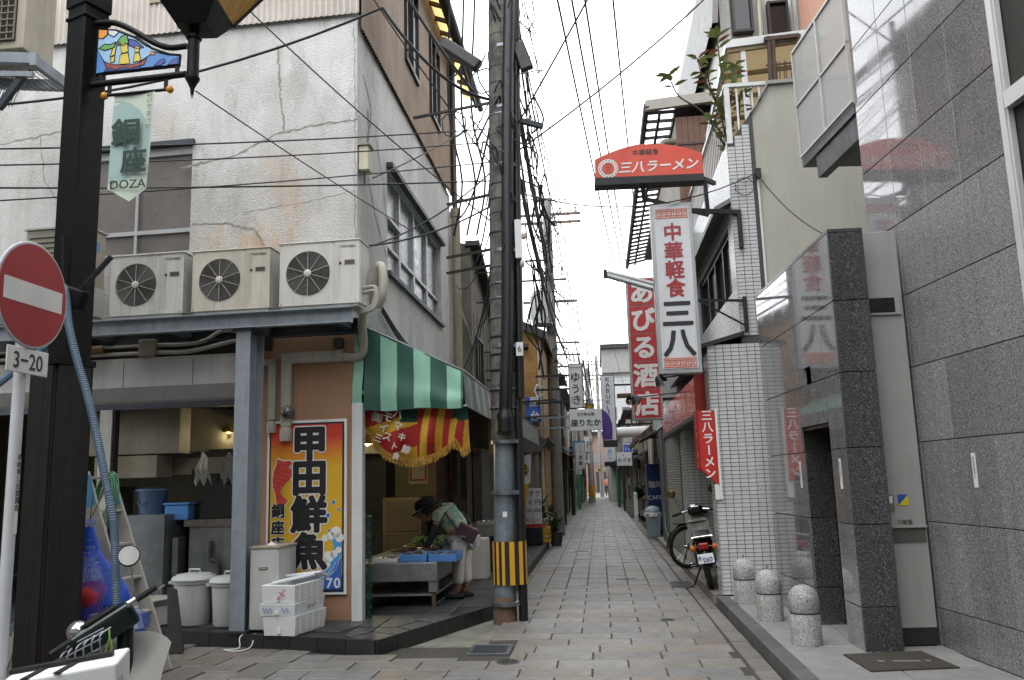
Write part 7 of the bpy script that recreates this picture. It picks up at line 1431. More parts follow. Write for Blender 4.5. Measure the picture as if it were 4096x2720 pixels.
wheel(mo, 0, .0, .285, .285, .034); wheel(mo, 0, 1.19, .285, .285, .034)
MB().tube(smoothpts([(0, -.27, .38), (0, -.2, .55), (0, 0, .62), (0, .25, .58)]), .055, 10).build('rear_fender', m_mblk, mo, local=True, smooth=True); MB().tube(smoothpts([(0, .95, .45), (0, 1.1, .60), (0, 1.3, .6), (0, 1.45, .48)]), .05, 10).build('front_fender', m_mblk, mo, local=True, smooth=True)
MB().obox((0, .22, .66), (.24, .62, .09), (R(3), 0, 0)).build('seat', m_seat, mo, local=True, bevel=.035, seg=3); MB().obox((0, -.17, .68), (.22, .26, .015)).build('rack', m_chr, mo, local=True); MB().tube([(-.13, -.28, .68), (-.13, .2, .66)], .012, 6).tube([(.13, -.28, .68), (.13, .2, .66)], .012, 6).tube([(-.13, -.28, .68), (.13, -.28, .68)], .012, 6).build('grab_rail', m_chr, mo, local=True)
MB().obox((0, .28, .5), (.2, .55, .2)).build('side_cover', m_mblk, mo, local=True, bevel=.05, seg=3); MB().add([(-.19, .80, .28), (.19, .80, .28), (.15, .95, .82), (-.15, .95, .82), (-.06, .86, .22), (.06, .86, .22), (.05, 1.03, .9), (-.05, 1.03, .9)], [(0, 4, 7, 3), (4, 5, 6, 7), (5, 1, 2, 6), (3, 7, 6, 2)]).build('leg_shield', m_mgrey, mo, local=True, smooth=True); mo.children[-1].modifiers.new('t', 'SOLIDIFY').thickness = .02
MB().obox((0, .55, .33), (.18, .45, .22)).build('engine', mat('engine_alu', '#6f7072', .4, .7, var=.2), mo, local=True, bevel=.04); MB().tube([(.13, .5, .25), (.14, .2, .24), (.15, -.2, .3), (.15, -.35, .33)], [.025, .03, .04, .04], 10).build('exhaust', m_chr, mo, local=True, smooth=True)
for s_ in (-1, 1):
    MB().tube([(s_ * .11, .0, .285), (s_ * .11, .12, .6)], .022, 8).build('shock_absorber', m_chr, mo, local=True); MB().tube([(s_ * .08, 1.19, .285), (s_ * .07, 1.0, .75)], .025, 8).build('fork', m_mblk, mo, local=True); MB().ball((s_ * .14, -.30, .55), .04, 10, sz=(1, .8, 1)).build('indicator', m_amb, mo, local=True, smooth=True); MB().tube([(s_ * .05, -.27, .56), (s_ * .14, -.29, .55)], .01, 6).build('indicator_stalk', m_mblk, mo, local=True)
    MB().tube([(s_ * .20, .92, .96), (s_ * .33, .86, .94)], .02, 8).build('grip', m_grip, mo, local=True); MB().tube([(s_ * .2, .95, .97), (s_ * .24, .93, 1.12), (s_ * .27, .93, 1.2)], .006, 6).build('mirror_stem', m_chr, mo, local=True); MB().lathe([(.055, -.012), (.058, 0), (.05, .006)], (s_ * .29, .925, 1.24), 18, axis=Matrix.Rotation(R(95), 4, 'X')).build('mirror', m_grip if s_ > 0 else mat('mirror_amber', '#6e5a2a', .15, .6), mo, local=True, smooth=True); MB().tube([(s_ * .2, .99, .95), (s_ * .33, .94, .93)], .006, 5).build('brake_lever', m_chr, mo, local=True)
MB().tube([(-.22, .93, .96), (0, .98, 1.0), (.22, .93, .96)], .014, 8).build('handlebar', m_chr, mo, local=True); MB().obox((0, 1.0, .97), (.22, .16, .14)).build('bar_cover', m_mblk, mo, local=True, bevel=.05, seg=3); MB().obox((0, .93, 1.03), (.12, .08, .03), (R(25), 0, 0)).build('speedometer', m_chr, mo, local=True, bevel=.01); MB().ball((0, 1.1, .96), .075, 14).build('headlamp', m_chr, mo, local=True, smooth=True)
MB().obox((0, -.31, .565), (.13, .05, .09)).build('tail_lamp', m_tail, mo, local=True, bevel=.02); MB().obox((0, -.345, .415), (.20, .006, .12), (R(-14), 0, 0)).build('number_plate', m_plate, mo, local=True); npo = mo.children[-1]
q = MB(); text(q, '・260', (.022, -.360, .405), .085, uy=(0, .24, .97), bold=.02, step=.52, sx=.9); text(q, 'は', (-.082, -.360, .405), .03, uy=(0, .24, .97)); q.build('plate_figures', mat('plate_blue', '#22406f', .4, var=0), npo, local=True); MB().obox((-.075, -.357, .435), (.035, .004, .03), (R(-14), 0, 0)).build('plate_mark', mat('plate_mark_blue', '#3f7fae', .4), npo, local=True)
MB().tube([(-.08, .3, .25), (-.2, .34, .03), (-.26, .34, .01)], .012, 6).build('side_stand', m_mblk, mo, local=True); MB().tube([(-.2, .42, .27), (.2, .42, .27)], .012, 6).build('foot_pegs', m_mblk, mo, local=True)
bi = thing('bicycle', 'black city bicycle leaning in the tiled recess behind the motorbike', 'bicycle', (1.33, 14.05, .1), R(-62))
wheel(bi, 0, 0, .33, .33, .018); wheel(bi, 0, 1.08, .33, .33, .018)
m_frm = mat('bike_frame', '#191a1c', .3, .2)
q = MB()
for a, b in (((0, 0, .33), (0, .45, .30)), ((0, 0, .33), (0, .33, .72)), ((0, .45, .30), (0, .30, .85)), ((0, .45, .30), (0, .86, .70)), ((0, .35, .55), (0, .86, .78)), ((0, .86, .9), (0, 1.08, .33))): q.tube([a, b], .015, 8)
q.build('frame', m_frm, bi, local=True); MB().obox((0, .28, .88), (.16, .24, .05)).build('saddle', m_seat, bi, local=True, bevel=.02); MB().tube(smoothpts([(-.28, .72, 1.0), (-.2, .85, 1.02), (0, .88, .98), (.2, .85, 1.02), (.28, .72, 1.0)]), .011, 8).build('handlebar', m_chr, bi, local=True); MB().obox((0, -.02, .70), (.14, .34, .015)).build('rear_rack', m_frm, bi, local=True); MB().tube([(0, -.36 * math.cos(a), .33 + .36 * math.sin(a)) for a in [R(10 * i) for i in range(0, 16)]], .02, 6).build('mudguard', m_frm, bi, local=True); MB().obox((0.03, .2, .33), (.02, .42, .07)).build('chain_guard', m_chr, bi, local=True); MB().tube([(0, 0, .3), (-.12, -.02, .0), (.12, -.02, .0)], .01, 6).build('stand', m_frm, bi, local=True)
for s_ in (-1, 1): MB().obox((s_ * .09, .45 + s_ * .12, .30 - s_ * .1), (.08, .05, .02)).build('pedal', m_frm, bi, local=True)

# ------------------------------------------------------------------ buildings behind the tiled shop
m_brown = mat('brown_cladding', '#5c3d2e', .6, var=.2, vs=3, streak=.4, dirt='#3a2a20'); m_roofg = mat('roof_grey', '#8f8a84', .6, var=.12); m_dst = mat('dark_steel', '#25221f', .6, .2)
bb_ = thing('brown_clad_house', 'brown clad upper house with slatted open eaves behind the railing', 'building', (2.0, 15.6, 5.8))
MB().box(1.74, 5.5, 15.5, 20.3, 5.75, 8.25).build('wall', mat('brown_house_side', '#7c766d', .75, var=.2, streak=.4), bb_)
for i in range(22): MB().box(1.745 + i * .11, 1.85 + i * .11, 15.46, 15.499 - .004 * (i % 2), 5.8, 8.3).build('cladding_board', m_brown, bb_)
MB().box(1.72, 4.2, 15.44, 15.46, 7.74, 7.78).build('trim_band', mat('trim_brown', '#3c2a20', .6), bb_)
MB().add([(1.18, 15.3, 8.42), (5.6, 15.3, 8.72), (5.6, 15.4, 8.72), (1.18, 15.4, 8.42), (1.18, 15.3, 8.62), (5.6, 15.3, 8.92), (5.6, 15.4, 8.92), (1.18, 15.4, 8.62)], [(0, 1, 2, 3), (4, 7, 6, 5), (0, 4, 5, 1), (1, 5, 6, 2), (2, 6, 7, 3), (3, 7, 4, 0)]).build('fascia_board', m_roofg, bb_)
MB().box(1.76, 5.5, 15.4, 27, 8.5, 8.62).build('roof_slab', m_dst, bb_)
MB().tube([(1.2, 15.3, 8.5), (1.2, 27.2, 8.35)], .06, 8).build('gutter', m_dst, bb_); MB().box(1.42, 1.47, 15.4, 27, 8.34, 8.40).build('purlin', m_dst, bb_)
for i in range(29): MB().bar((1.2, 15.5 + i * .4, 8.44 - i * .004), (1.76, 15.5 + i * .4, 8.44), .05, .06).build('eave_slat', m_dst, bb_)
MB().tube(smoothpts([(1.74, 15.7, 7.9), (1.55, 15.7, 7.92), (1.48, 15.7, 7.85), (1.48, 15.7, 7.7)]), .06, 10).build('vent_pipe', m_pvcd, bb_, smooth=True)
wc = thing('white_corrugated_house', 'tall white corrugated house with dark framed windows at the upper right', 'building', (4.5, 17.5, 0)); wcf = lambda u, d, z: (u, 17.5 + d, z)
MB().box(3.12, 9, 17.55, 26, 0, 14.5).build('core', m_dark, wc); corrugated('corrugated_wall', wcf, 3.1, 9, 7.5, 14.5, .12, .018, mat('corr_white', '#b3b2ad', .6, var=.15, vs=1.5, streak=.35, dirt='#7c7a72'), wc)
MB().box(3.06, 3.1, 17.45, 26, 7.5, 14.5).build('side_wall', mat('corr_white_side', '#a4a39e', .6, var=.15, streak=.35), wc); MB().add([(2.85, 17.2, 11.15), (3.12, 17.2, 14.5), (3.24, 17.2, 14.5), (2.97, 17.2, 11.15), (2.85, 26, 11.15), (3.12, 26, 14.5)], [(0, 3, 2, 1), (0, 1, 5, 4)]).build('bargeboard', mat('barge_grey', '#6e6e6c', .6), wc)
for x, z in ((3.35, 11.0), (4.1, 10.6), (4.5, 12.4)):
    MB().box(x, x + .34, 17.36, 17.5, z, z + .95).build('window', m_glassd, wc); wo = wc.children[-1]; q = MB(); [q.box(*a) for a in ((x - .05, x, 17.28, 17.47, z - .05, z + 1.0), (x + .34, x + .39, 17.28, 17.47, z - .05, z + 1.0), (x, x + .34, 17.28, 17.47, z + .95, z + 1.0), (x, x + .34, 17.28, 17.47, z - .05, z))]; q.build('window_frame', m_dframe, wo)
MB().tube([(3.85, 17.4, 8), (3.95, 17.4, 14.5)], .06, 8).build('downpipe', m_pvc, wc)
pk = thing('pink_house', 'pink rendered house with corrugated roof edge above the balcony screen', 'building', (5.2, 14.0, 0)); MB().box(4.62, 8, 13.5, 17.0, 6.7, 13).build('wall', mat('pink_render', '#a97f6c', .8, var=.15), pk); MB().bar((4.55, 13.4, 9.0), (5.0, 13.4, 12.0), .1, .1).build('roof_edge', m_dst, pk); MB().tube([(4.75, 13.42, 8.6), (4.72, 13.42, 12.5)], .07, 8).build('downpipe', m_pvc, pk)

# ------------------------------------------------------------------ left side of the alley beyond the fish shop
WALLC = ['#a09a8e', '#8a8377', '#b3ada2', '#8f877e', '#6e635a', '#a59f96', '#9b9083', '#b9b5ad']
def door(par, x, y0, y1, z1, side, mt):
    s_ = 1 if side == 'L' else -1; MB().box(*sorted((x, x + s_ * .03)), y0, y1, .1, z1).build('door', mt, par); d_ = par.children[-1]; MB().box(*sorted((x + s_ * .03, x + s_ * .05)), y0 - .05, y0, .1, z1 + .05).box(*sorted((x + s_ * .03, x + s_ * .05)), y1, y1 + .05, .1, z1 + .05).build('door_frame', m_dframe, d_); MB().ball((x + s_ * .05, y0 + .12, 1.05), .03, 8).build('handle', m_galv, d_)
def window(par, x, y0, y1, z0, z1, side, mt=None):
    s_ = 1 if side == 'L' else -1; MB().box(*sorted((x, x + s_ * .02)), y0, y1, z0, z1).build('window', mt or m_frost, par); w_ = par.children[-1]; f = MB(); a = sorted((x, x + s_ * .06))
    f.box(*a, y0 - .05, y0, z0 - .05, z1 + .05).box(*a, y1, y1 + .05, z0 - .05, z1 + .05).box(*a, y0, y1, z1, z1 + .05).box(*a, y0, y1, z0 - .05, z0).box(*sorted((x, x + s_ * .045)), (y0 + y1) / 2 - .02, (y0 + y1) / 2 + .02, z0, z1); f.build('window_frame', m_wframe if rng.random() < .5 else m_dframe, w_)
def alley_house(side, y0, y1, x, h, col, label, seed, canopy=None, jut=0.0):
    r_ = random.Random(seed); s_ = 1 if side == 'L' else -1; t = thing('alley_house', label, 'building', (x, (y0 + y1) / 2, 0), group='houses lining the alley'); xb = x - s_ * 4.5
    mt = mat('house_wall_%d' % seed, col, .8, var=.25, vs=1.2, streak=.55, dirt='#4a443b', dirtamt=.3, bump=.2, bs=60)
    MB().box(*sorted((x, xb)), y0 + .02, y1 - .02, -.05, h).build('wall', mt, t)
    if jut: MB().box(*sorted((x, x + s_ * jut)), y0 + .1, y1 - .1, 2.75, h - .3).build('upper_floor', mt, t)
    MB().box(*sorted((x + s_ * (jut + .35), xb)), y0 - .05, y1 + .05, h, h + .1).build('roof', mat('roof_dark_%d' % (seed % 3), ['#3c3a38', '#5a5652', '#4b3f36'][seed % 3], .7), t)
    MB().tube([(x + s_ * (jut + .38), y0, h + .02), (x + s_ * (jut + .38), y1, h)], .05, 6).build('gutter', m_dst, t)
    L = y1 - y0; door(t, x, y0 + L * .15, y0 + L * .15 + .85, 2.05, side, mat('door_wood_%d' % (seed % 4), ['#4a3728', '#5d5a54', '#2d2a27', '#6b4a35'][seed % 4], .5, var=.25))
    xx = x + s_ * jut
    if L > 2.4: window(t, x, y0 + L * .55, y0 + L * .85, 1.0, 1.9, side)
    window(t, xx, y0 + L * .2, y0 + L * .45, 3.5, 4.5, side, m_glassd)
    if L > 2.2: window(t, xx, y0 + L * .58, y0 + L * .85, 3.5, 4.5, side)
    if h > 6: window(t, xx, y0 + L * .3, y0 + L * .7, 5.3, min(h - .4, 6.1), side, m_glassd)
    for k2 in range(3): yy = y0 + L * r_.random(); MB().tube([(xx + s_ * .06, yy, .1 if not jut else 2.8), (xx + s_ * .06, yy, h)], r_.uniform(.025, .05), 6).build('pipe', r_.choice([m_pvcd, m_pipe_dk, m_pvc, m_galv]), t)
    if canopy:
        MB().add([(x, y0 + .1, canopy + .25), (x + s_ * .55, y0 + .1, canopy), (x + s_ * .55, y1 - .1, canopy), (x, y1 - .1, canopy + .25), (x, y0 + .1, canopy + .33), (x + s_ * .55, y0 + .1, canopy + .06), (x + s_ * .55, y1 - .1, canopy + .06), (x, y1 - .1, canopy + .33)], [(0, 1, 2, 3), (4, 7, 6, 5), (0, 4, 5, 1), (1, 5, 6, 2), (2, 6, 7, 3)]).build('canopy', mat('canopy_%d' % (seed % 4), ['#4b4744', '#6d5a44', '#3a4a48', '#5a3b34'][seed % 4], .6, var=.2), t)
    return t
g2 = thing('grey_concrete_house', 'stained grey concrete house wall behind the utility pole', 'building', (-2.4, 19, 0)); m_gw = mat('grey_wall_stained', '#6f6a62', .85, var=.3, vs=1.2, streak=.6, dirt='#3e3933', dirtamt=.4, bump=.3, bs=50)
MB().add([(-2.45, 16.75, 3.1), (-2.45, 21.4, 3.1), (-2.45, 21.4, 4.9), (-2.45, 16.75, 6.4), (-7, 16.75, 3.1), (-7, 21.4, 3.1), (-7, 21.4, 6.0), (-7, 16.75, 7.5)], [(0, 1, 2, 3), (4, 7, 6, 5), (0, 4, 5, 1), (0, 3, 7, 4), (3, 2, 6, 7), (1, 5, 6, 2)]).build('wall', m_gw, g2)
MB().bar((-2.40, 16.7, 6.42), (-2.40, 21.4, 4.93), .3, .12).build('roof_edge', m_dst, g2)
for i in range(8): MB().bar((-2.44, 17 + i * .5, 3.2), (-2.44, 17 + i * .5, 5.0), .02, .02).build('batten', m_gw, g2)
window(g2, -2.45, 17.2, 18.0, 3.4, 4.5, 'L', m_glassd)
for i, (z, yy) in enumerate(((5.9, 17.2), (5.3, 17.4), (4.4, 18.5), (4.0, 18.6), (3.3, 19.5))): MB().bar((-2.44, yy, z), (-1.6, yy, z), .025).build('steel_arm', m_dst, g2)
for i in range(2): MB().bar((-1.95, 18.8 + i * .9, 4.35), (-1.95, 18.8 + i * .9, 3.8), .04).build('steel_arm', m_dst, g2); MB().bar((-2.44, 18.8 + i * .9, 3.8), (-1.95, 18.8 + i * .9, 3.8), .04).build('steel_arm', m_dst, g2)
yh = thing('ochre_house', 'ochre yellow house gable with dark sloping roof beyond the pole', 'building', (-2.4, 21.6, 0)); MB().prism([(-6, 0), (-1.36, 0), (-1.36, 5.18), (-6, 7.4)], 21.6, 25.6, XZ).build('wall', mat('ochre_render', '#a37a43', .8, var=.15, vs=1, streak=.3, dirt='#6e5230'), yh)
MB().prism([(-6.2, 7.5), (-1.2, 5.10), (-1.2, 5.32), (-6.2, 7.75)], 21.35, 25.8, XZ).build('roof', mat('roof_black', '#2b2a29', .7, var=.2), yh); MB().tube([(-1.42, 21.5, .1), (-1.42, 21.5, 5.1)], .045, 8).build('downpipe', m_pvc, yh); MB().box(-1.9, -1.5, 21.57, 21.6, 3.0, 4.3).build('shutter_board', mat('ochre_board', '#8f6d3c', .7), yh); MB().obox((-1.75, 21.45, 4.95), (.12, .2, .1), (R(-20), 0, R(20))).build('floodlight', m_dst, yh)
MB().tube([(-1.36, 21.5, 3.9), (-1.5, 21.5, 3.95), (-1.55, 21.5, 3.8), (-1.5, 21.5, 3.65), (-1.36, 21.5, 3.7)], .03, 8).build('pipe_bend', m_white, yh)
bs_ = thing('blue_sign', 'blue sign with white lettering behind the pole', 'sign', (-1.6, 21.2, 2.98)); MB().box(-1.78, -1.40, 21.15, 21.2, 2.98, 3.62).build('panel', mat('sign_blue', '#2456a8', .4), bs_); q = MB(); text(q, '台', (-1.55, 21.145, 3.14), .26, bold=.03); text(q, '屋', (-1.55, 21.145, 3.5), .26, bold=.03); q.build('lettering', m_swhite, bs_)
for z in (3.1, 3.5): MB().bar((-1.9, 21.1, z), (-1.0, 21.1, z + .03), .04).build('steel_arm', m_dst, bs_)
lc = thing('low_canopy_shop', 'small grey shop canopy with deep eaves low on the alley side', 'canopy', (-1.5, 23, 2.3)); MB().add([(-2.2, 21.3, 2.95), (-1.25, 21.3, 2.55), (-1.25, 24.0, 2.55), (-2.2, 24.0, 2.95), (-2.2, 21.3, 2.25), (-1.45, 21.3, 2.25), (-1.45, 24.0, 2.25), (-2.2, 24.0, 2.25)], [(0, 1, 2, 3), (0, 4, 5, 1), (1, 5, 6, 2), (4, 7, 6, 5), (3, 2, 6, 7)]).build('eaves', mat('eaves_grey', '#4c4945', .7, var=.2), lc); MB().tube([(-1.24, 21.2, 2.56), (-1.24, 24.1, 2.52)], .05, 8).build('gutter', m_dst, lc)
MB().box(-3.5, -1.52, 21.42, 24.0, .0, 2.24).build('shopfront', mat('lowshop_grey', '#6a655d', .8, var=.3, vs=1.5, streak=.5, dirt='#3d3832'), lc); MB().box(-1.519, -1.49, 21.8, 22.6, .1, 1.95).build('door', mat('lowshop_door', '#4b3f35', .5), lc)
for yy in (21.4, 23.9): MB().box(-1.6, -1.5, yy - .05, yy + .05, .1, 2.3).build('post', m_gw, lc)
LH = [(25.6, 28.4, -1.62, 5.0, 'grey plastered alley house with pipes, next after the ochre house', 2.5, .0), (28.4, 31.5, -1.62, 5.0, 'dark timber alley house beside the yuki sign bracket', 2.4, .15), (31.5, 35.0, -1.58, 4.8, 'tan alley house behind the small white snack sign', 2.5, .1), (35.0, 39.2, -1.54, 5.0, 'brown alley house with canopy, sixth on that side', 2.45, 0), (39.2, 44, -1.48, 5.0, 'pale alley house with many pipes halfway up', 2.5, .1), (44, 50, -1.4, 4.8, 'grey alley house by the green pipe', 2.5, 0), (50, 58, -1.3, 5.0, 'brown alley house before the far utility pole', 2.5, 0), (58, 72, -1.15, 5.2, 'last house on the fish shop side at the far alley end', 2.6, 0)]
for i, (a, b, x, h, lb, cn, jt_) in enumerate(LH): alley_house('L', a, b, x, h, WALLC[(i * 3 + 1) % 8], lb, 20 + i, cn if i % 3 != 2 else None, jt_)
RH = [(20.3, 24.8, 1.72, 4.4, 'grey alley house with green lettered board after the shutter', 2.5, 0), (24.8, 30.5, 1.80, 4.4, 'alley house behind the vending machine with brown awning', None, 0), (30.5, 36.5, 1.95, 4.4, 'cream alley house with shrub and white fence', 2.3, 0), (36.5, 43, 1.65, 4.4, 'pale alley house by the green drainpipe', 2.4, .1), (43, 50, 1.5, 4.4, 'low grey alley house further up on the shutter side', 2.4, 0), (50, 58, 1.4, 4.4, 'white alley house below the distant grey block', 2.4, 0), (58, 72, 1.25, 4.8, 'last house on the shutter side at the far alley end', 2.5, 0)]
for i, (a, b, x, h, lb, cn, jt_) in enumerate(RH): alley_house('R', a, b, x, h, WALLC[(i * 5 + 2) % 8], lb, 40 + i, cn, jt_)
fgb = thing('distant_grey_block', 'distant grey building with overhanging top storey at the alley end', 'building', (3, 60, 0)); m_fg = mat('block_grey', '#83827f', .8, var=.1, streak=.2); MB().box(.62, 9, 60.2, 70, 0, 9.0).build('wall', mat('block_pale', '#b4b5b4', .8, var=.1), fgb); MB().box(.52, 9, 59.6, 70, 8.9, 10.6).build('top_storey', m_fg, fgb); MB().box(.42, 9, 59.3, 70, 10.6, 10.9).build('roof', m_dst, fgb)
for i in range(6): MB().bar((.45, 59.5, 6.8 + .32 * i), (2.6, 59.5, 6.8 + .32 * i), .05).build('rail', m_wframe, fgb)
for i in range(4): MB().box(.9 + i * .9, 1.4 + i * .9, 60.15, 60.199, 5.6, 6.5).build('window', m_frost, fgb)
end = thing('far_end_house', 'pinkish brick house closing the view at the far alley end', 'building', (0, 96, 0)); MB().box(-6, 8, 96, 100, 0, 6.5).build('wall', mat('brick_far', '#7a5f52', .8, var=.25, vs=1.5), end); MB().box(-.4, .7, 95.9, 95.99, .1, 2.3).build('door', m_dframe, end); MB().box(-6.2, 8.2, 95.6, 100, 6.5, 6.8).build('roof', m_dst, end)
for i in range(4): MB().box(-2.2 + i * 1.4, -1.4 + i * 1.4, 95.93, 95.99, 3.2, 4.3).build('window', m_frost, end)

# ------------------------------------------------------------------ hanging signs along the alley
def hang_sign(x0, x1, y_, z0, z1, name, label, face, frame, texts, arms, th=.12, cat='sign'):
    t = thing(name, label, cat, ((x0 + x1) / 2, y_, z0)); MB().box(x0, x1, y_, y_ + th, z0, z1).build('cabinet', frame, t); MB().box(x0 + .02, x1 - .02, y_ - .006, y_ - .0005, z0 + .02, z1 - .02).build('face', face, t); fo_ = t.children[-1]
    for (s_, x, z, sz, mt, kw) in texts: q = MB(); text(q, s_, (x, y_ - .010, z), sz, **kw); q.build('lettering', mt, fo_)
    for (z, xa, xb, r_) in arms: MB().bar((xa, y_ + .06, z), (xb, y_ + .06, z), r_).build('arm', m_brk if r_ > .045 else m_galv, t)
    return t
VV = dict(vert=True); m_navy = mat('letter_navy', '#3a2d7c', .4, var=0)
yk = hang_sign(-.67, -.30, 21, 3.28, 4.40, 'yuki_sign', 'white vertical brush lettered sign with thin red lines', m_face, m_brk, [('ゆ', -.50, 4.06, .27, m_ink, dict(bold=.02)), ('う', -.50, 3.77, .25, m_ink, dict(bold=.02)), ('き', -.48, 3.49, .26, m_ink, dict(bold=.02)), ('まの川', -.605, 3.49, .06, m_sred, VV)], [(4.12, -1.5, -.67, .05), (3.78, -1.5, -.67, .05), (3.45, -1.5, -.67, .05)])
MB().box(-.345, -.335, 20.985, 20.993, 3.3, 4.38).box(-.65, -.32, 20.985, 20.992, 4.30, 4.31).build('red_line', m_sred, yk)
hang_sign(-.68, .12, 21, 2.72, 3.26, 'bar_sign', 'wide white sign with black brush lettering below the vertical one', m_face, m_face, [('座りたか', -.28, 2.92, .185, m_ink, dict(bold=.035)), ('立ち飲み屋', -.28, 3.13, .085, m_ink, dict(bold=.015))], [(3.08, -1.5, -.68, .04), (2.82, -1.5, -.68, .04)])
kb = hang_sign(.135, .52, 23.5, 2.40, 4.38, 'kabuki_sign', 'tall white and purple vertical sign over the alley centre', m_face, m_brk, [('KABUKI', .36, 3.87, .17, m_navy, dict(vert=True, step=.92, bold=.02, sx=1.1)), ('CHO', .36, 2.99, .17, m_swhite, dict(vert=True, step=.92, bold=.02, sx=1.1)), ('加賀後町', .33, 2.49, .085, m_swhite, {})], [(4.1, .52, 1.6, .05), (3.0, .52, 1.6, .05)])
MB().prism([(.155, 2.60), (.155, 3.42), (.25, 3.36), (.34, 3.24), (.40, 3.05), (.41, 2.85), (.39, 2.60)], 23.487, 23.492, XZ).build('purple_swash', mat('sign_purple', '#43277a', .4), kb); MB().box(.14, .515, 23.486, 23.491, 2.405, 2.58).build('black_band', m_ink, kb); MB().box(.315, .345, 23.487, 23.491, 3.28, 3.44).build('dash', m_navy, kb)
hang_sign(-.86, -.52, 32, 1.92, 2.89, 'kyoto_sign', 'small white vertical snack bar sign low on the alley side', m_face, m_face, [('スナック', -.69, 2.67, .085, m_ink, dict(vert=True, step=1.05)), ('京都', -.685, 2.24, .17, m_ink, dict(vert=True, step=1.25, bold=.02))], [(2.6, -1.4, -.86, .04)])
hang_sign(-.98, -.52, 33.2, 2.55, 3.02, 'pale_blue_sign', 'pale blue sign peeking out behind the white snack sign', mat('sign_cyan', '#3f8fc0', .4), m_brk, [('広', -.85, 2.72, .2, m_swhite, {})], [(2.7, -1.4, -.98, .04)])
hang_sign(-.68, -.42, 40, 2.27, 3.5, 'white_strip_sign', 'slim white vertical sign behind the snack sign', m_face, m_face, [('長崎もつ鍋', -.50, 3.0, .12, m_ink, VV), ('来都都', -.57, 2.6, .13, m_ink, VV)], [(3.2, -1.3, -.68, .04)])
hang_sign(.70, 1.29, 34, 2.02, 2.55, 'ozama_sign', 'square white sign with black brush lettering on the shutter side', m_face, m_face, [('おざま', 1.0, 2.24, .18, m_ink, dict(bold=.02)), ('寿', .95, 2.43, .08, m_ink, {})], [(2.4, 1.29, 1.8, .04)])
hang_sign(1.02, 1.42, 36, 2.95, 3.34, 'white_square_sign', 'upper white sign with black lettering above a blue one', m_face, m_face, [('おざま', 1.2, 3.13, .13, m_ink, dict(bold=.02))], [(3.2, 1.42, 1.8, .04)]); hang_sign(1.02, 1.42, 36, 2.58, 2.93, 'blue_board_sign', 'deep blue board directly below the upper white sign', mat('sign_blue2', '#2c4fa3', .4), m_face, [('ＩＫ', 1.2, 2.74, .14, m_swhite, {})], [(2.7, 1.42, 1.8, .04)])
hang_sign(.98, 1.45, 37, 3.42, 3.75, 'green_board_sign', 'small green board with white lettering above the white signs', mat('sign_green', '#2f7a45', .4), m_face, [('白木', 1.2, 3.58, .2, m_swhite, {})], [(3.6, 1.45, 1.8, .04)])
ar = hang_sign(.27, .60, 33, 2.19, 2.72, 'rounded_white_sign', 'white rounded sign with black scrawl hung beneath the purple sign', mat('sign_pale_blue', '#bcc9d2', .35), m_swhite, [('あじ', .43, 2.47, .2, mat('letter_blue', '#2c4660', .4, var=0), dict(vert=True, bold=-.005))], [(2.9, .43, 1.6, .04)]); MB().box(.2, .62, 33.02, 33.1, 2.0, 2.18).build('black_tray', m_brk, ar); MB().box(.2, .62, 33.02, 33.1, 2.73, 2.95).build('black_header', m_brk, ar)
hang_sign(1.0, 1.5, 30, 3.28, 3.62, 'black_board_sign', 'small black board with white lettering behind the purple sign', m_ink, m_brk, [('風和', 1.2, 3.45, .24, m_swhite, {})], [(3.5, 1.5, 1.8, .04)])
hang_sign(-.98, -.75, 36, 1.75, 2.0, 'round_logo_sign', 'little white sign with blue ring below the snack sign', m_face, m_face, [('Ｄ', -.865, 1.88, .2, m_navy, dict(bold=.02))], [(1.95, -1.3, -.98, .03)])
hang_sign(-.1, .12, 70, 2.05, 2.4, 'yellow_board_sign', 'small yellow board at the far alley end', mat('sign_yellow', '#c9ae2a', .4), m_face, [('靴下', .0, 2.22, .14, m_ink, {})], [(2.5, -1, 1.0, .04)]); hang_sign(.5, .75, 70, 2.02, 2.45, 'white_board_sign', 'small white and yellow board beside the far yellow one', m_face, m_face, [('ア', .62, 2.25, .16, m_ink, {})], [(2.52, .5, 1.0, .03)])
ks = hang_sign(-1.32, -1.2, 28.2, 2.9, 4.7, 'black_latin_sign', 'narrow black sign with white capitals on the alley wall', m_ink, m_brk, [('TKINGZ', -1.26, 3.8, .2, m_swhite, dict(vert=True, step=1.25))], [(4.2, -1.4, -1.32, .04)])
# long tube pipe and round lamp near the purple sign
one(MB().tube([(.5, 27, 2.95), (1.7, 27, 2.98)], .17, 14), 'white_duct', m_white, 'thick white duct reaching over the alley behind the purple sign', 'duct', smooth=True)
lmp = thing('globe_lamp', 'white globe lamp under a small wooden canopy behind the purple sign', 'lamp', (.95, 24.5, 3.6)); MB().ball((.95, 24.5, 3.72), .12, 14).build('globe', m_chr, lmp, smooth=True); MB().box(.6, 1.6, 24.2, 24.9, 3.85, 3.92).build('canopy', m_brown, lmp)
yl = thing('yellow_lantern', 'black lantern with yellow panes beside the vertical brush sign', 'lamp', (-.22, 24, 3.35)); MB().lathe([(.06, 0), (.1, .05), (.14, .32), (.05, .42)], (-.2, 24, 3.3), 6).build('panes', mat('lantern_yellow', '#b08f2e', .4), yl); MB().lathe([(.16, .32), (.05, .45), (.02, .5)], (-.2, 24, 3.3), 6).build('cap', m_brk, yl); MB().bar((-.2, 24, 3.75), (-1.4, 24, 3.75), .03).build('arm', m_brk, yl)

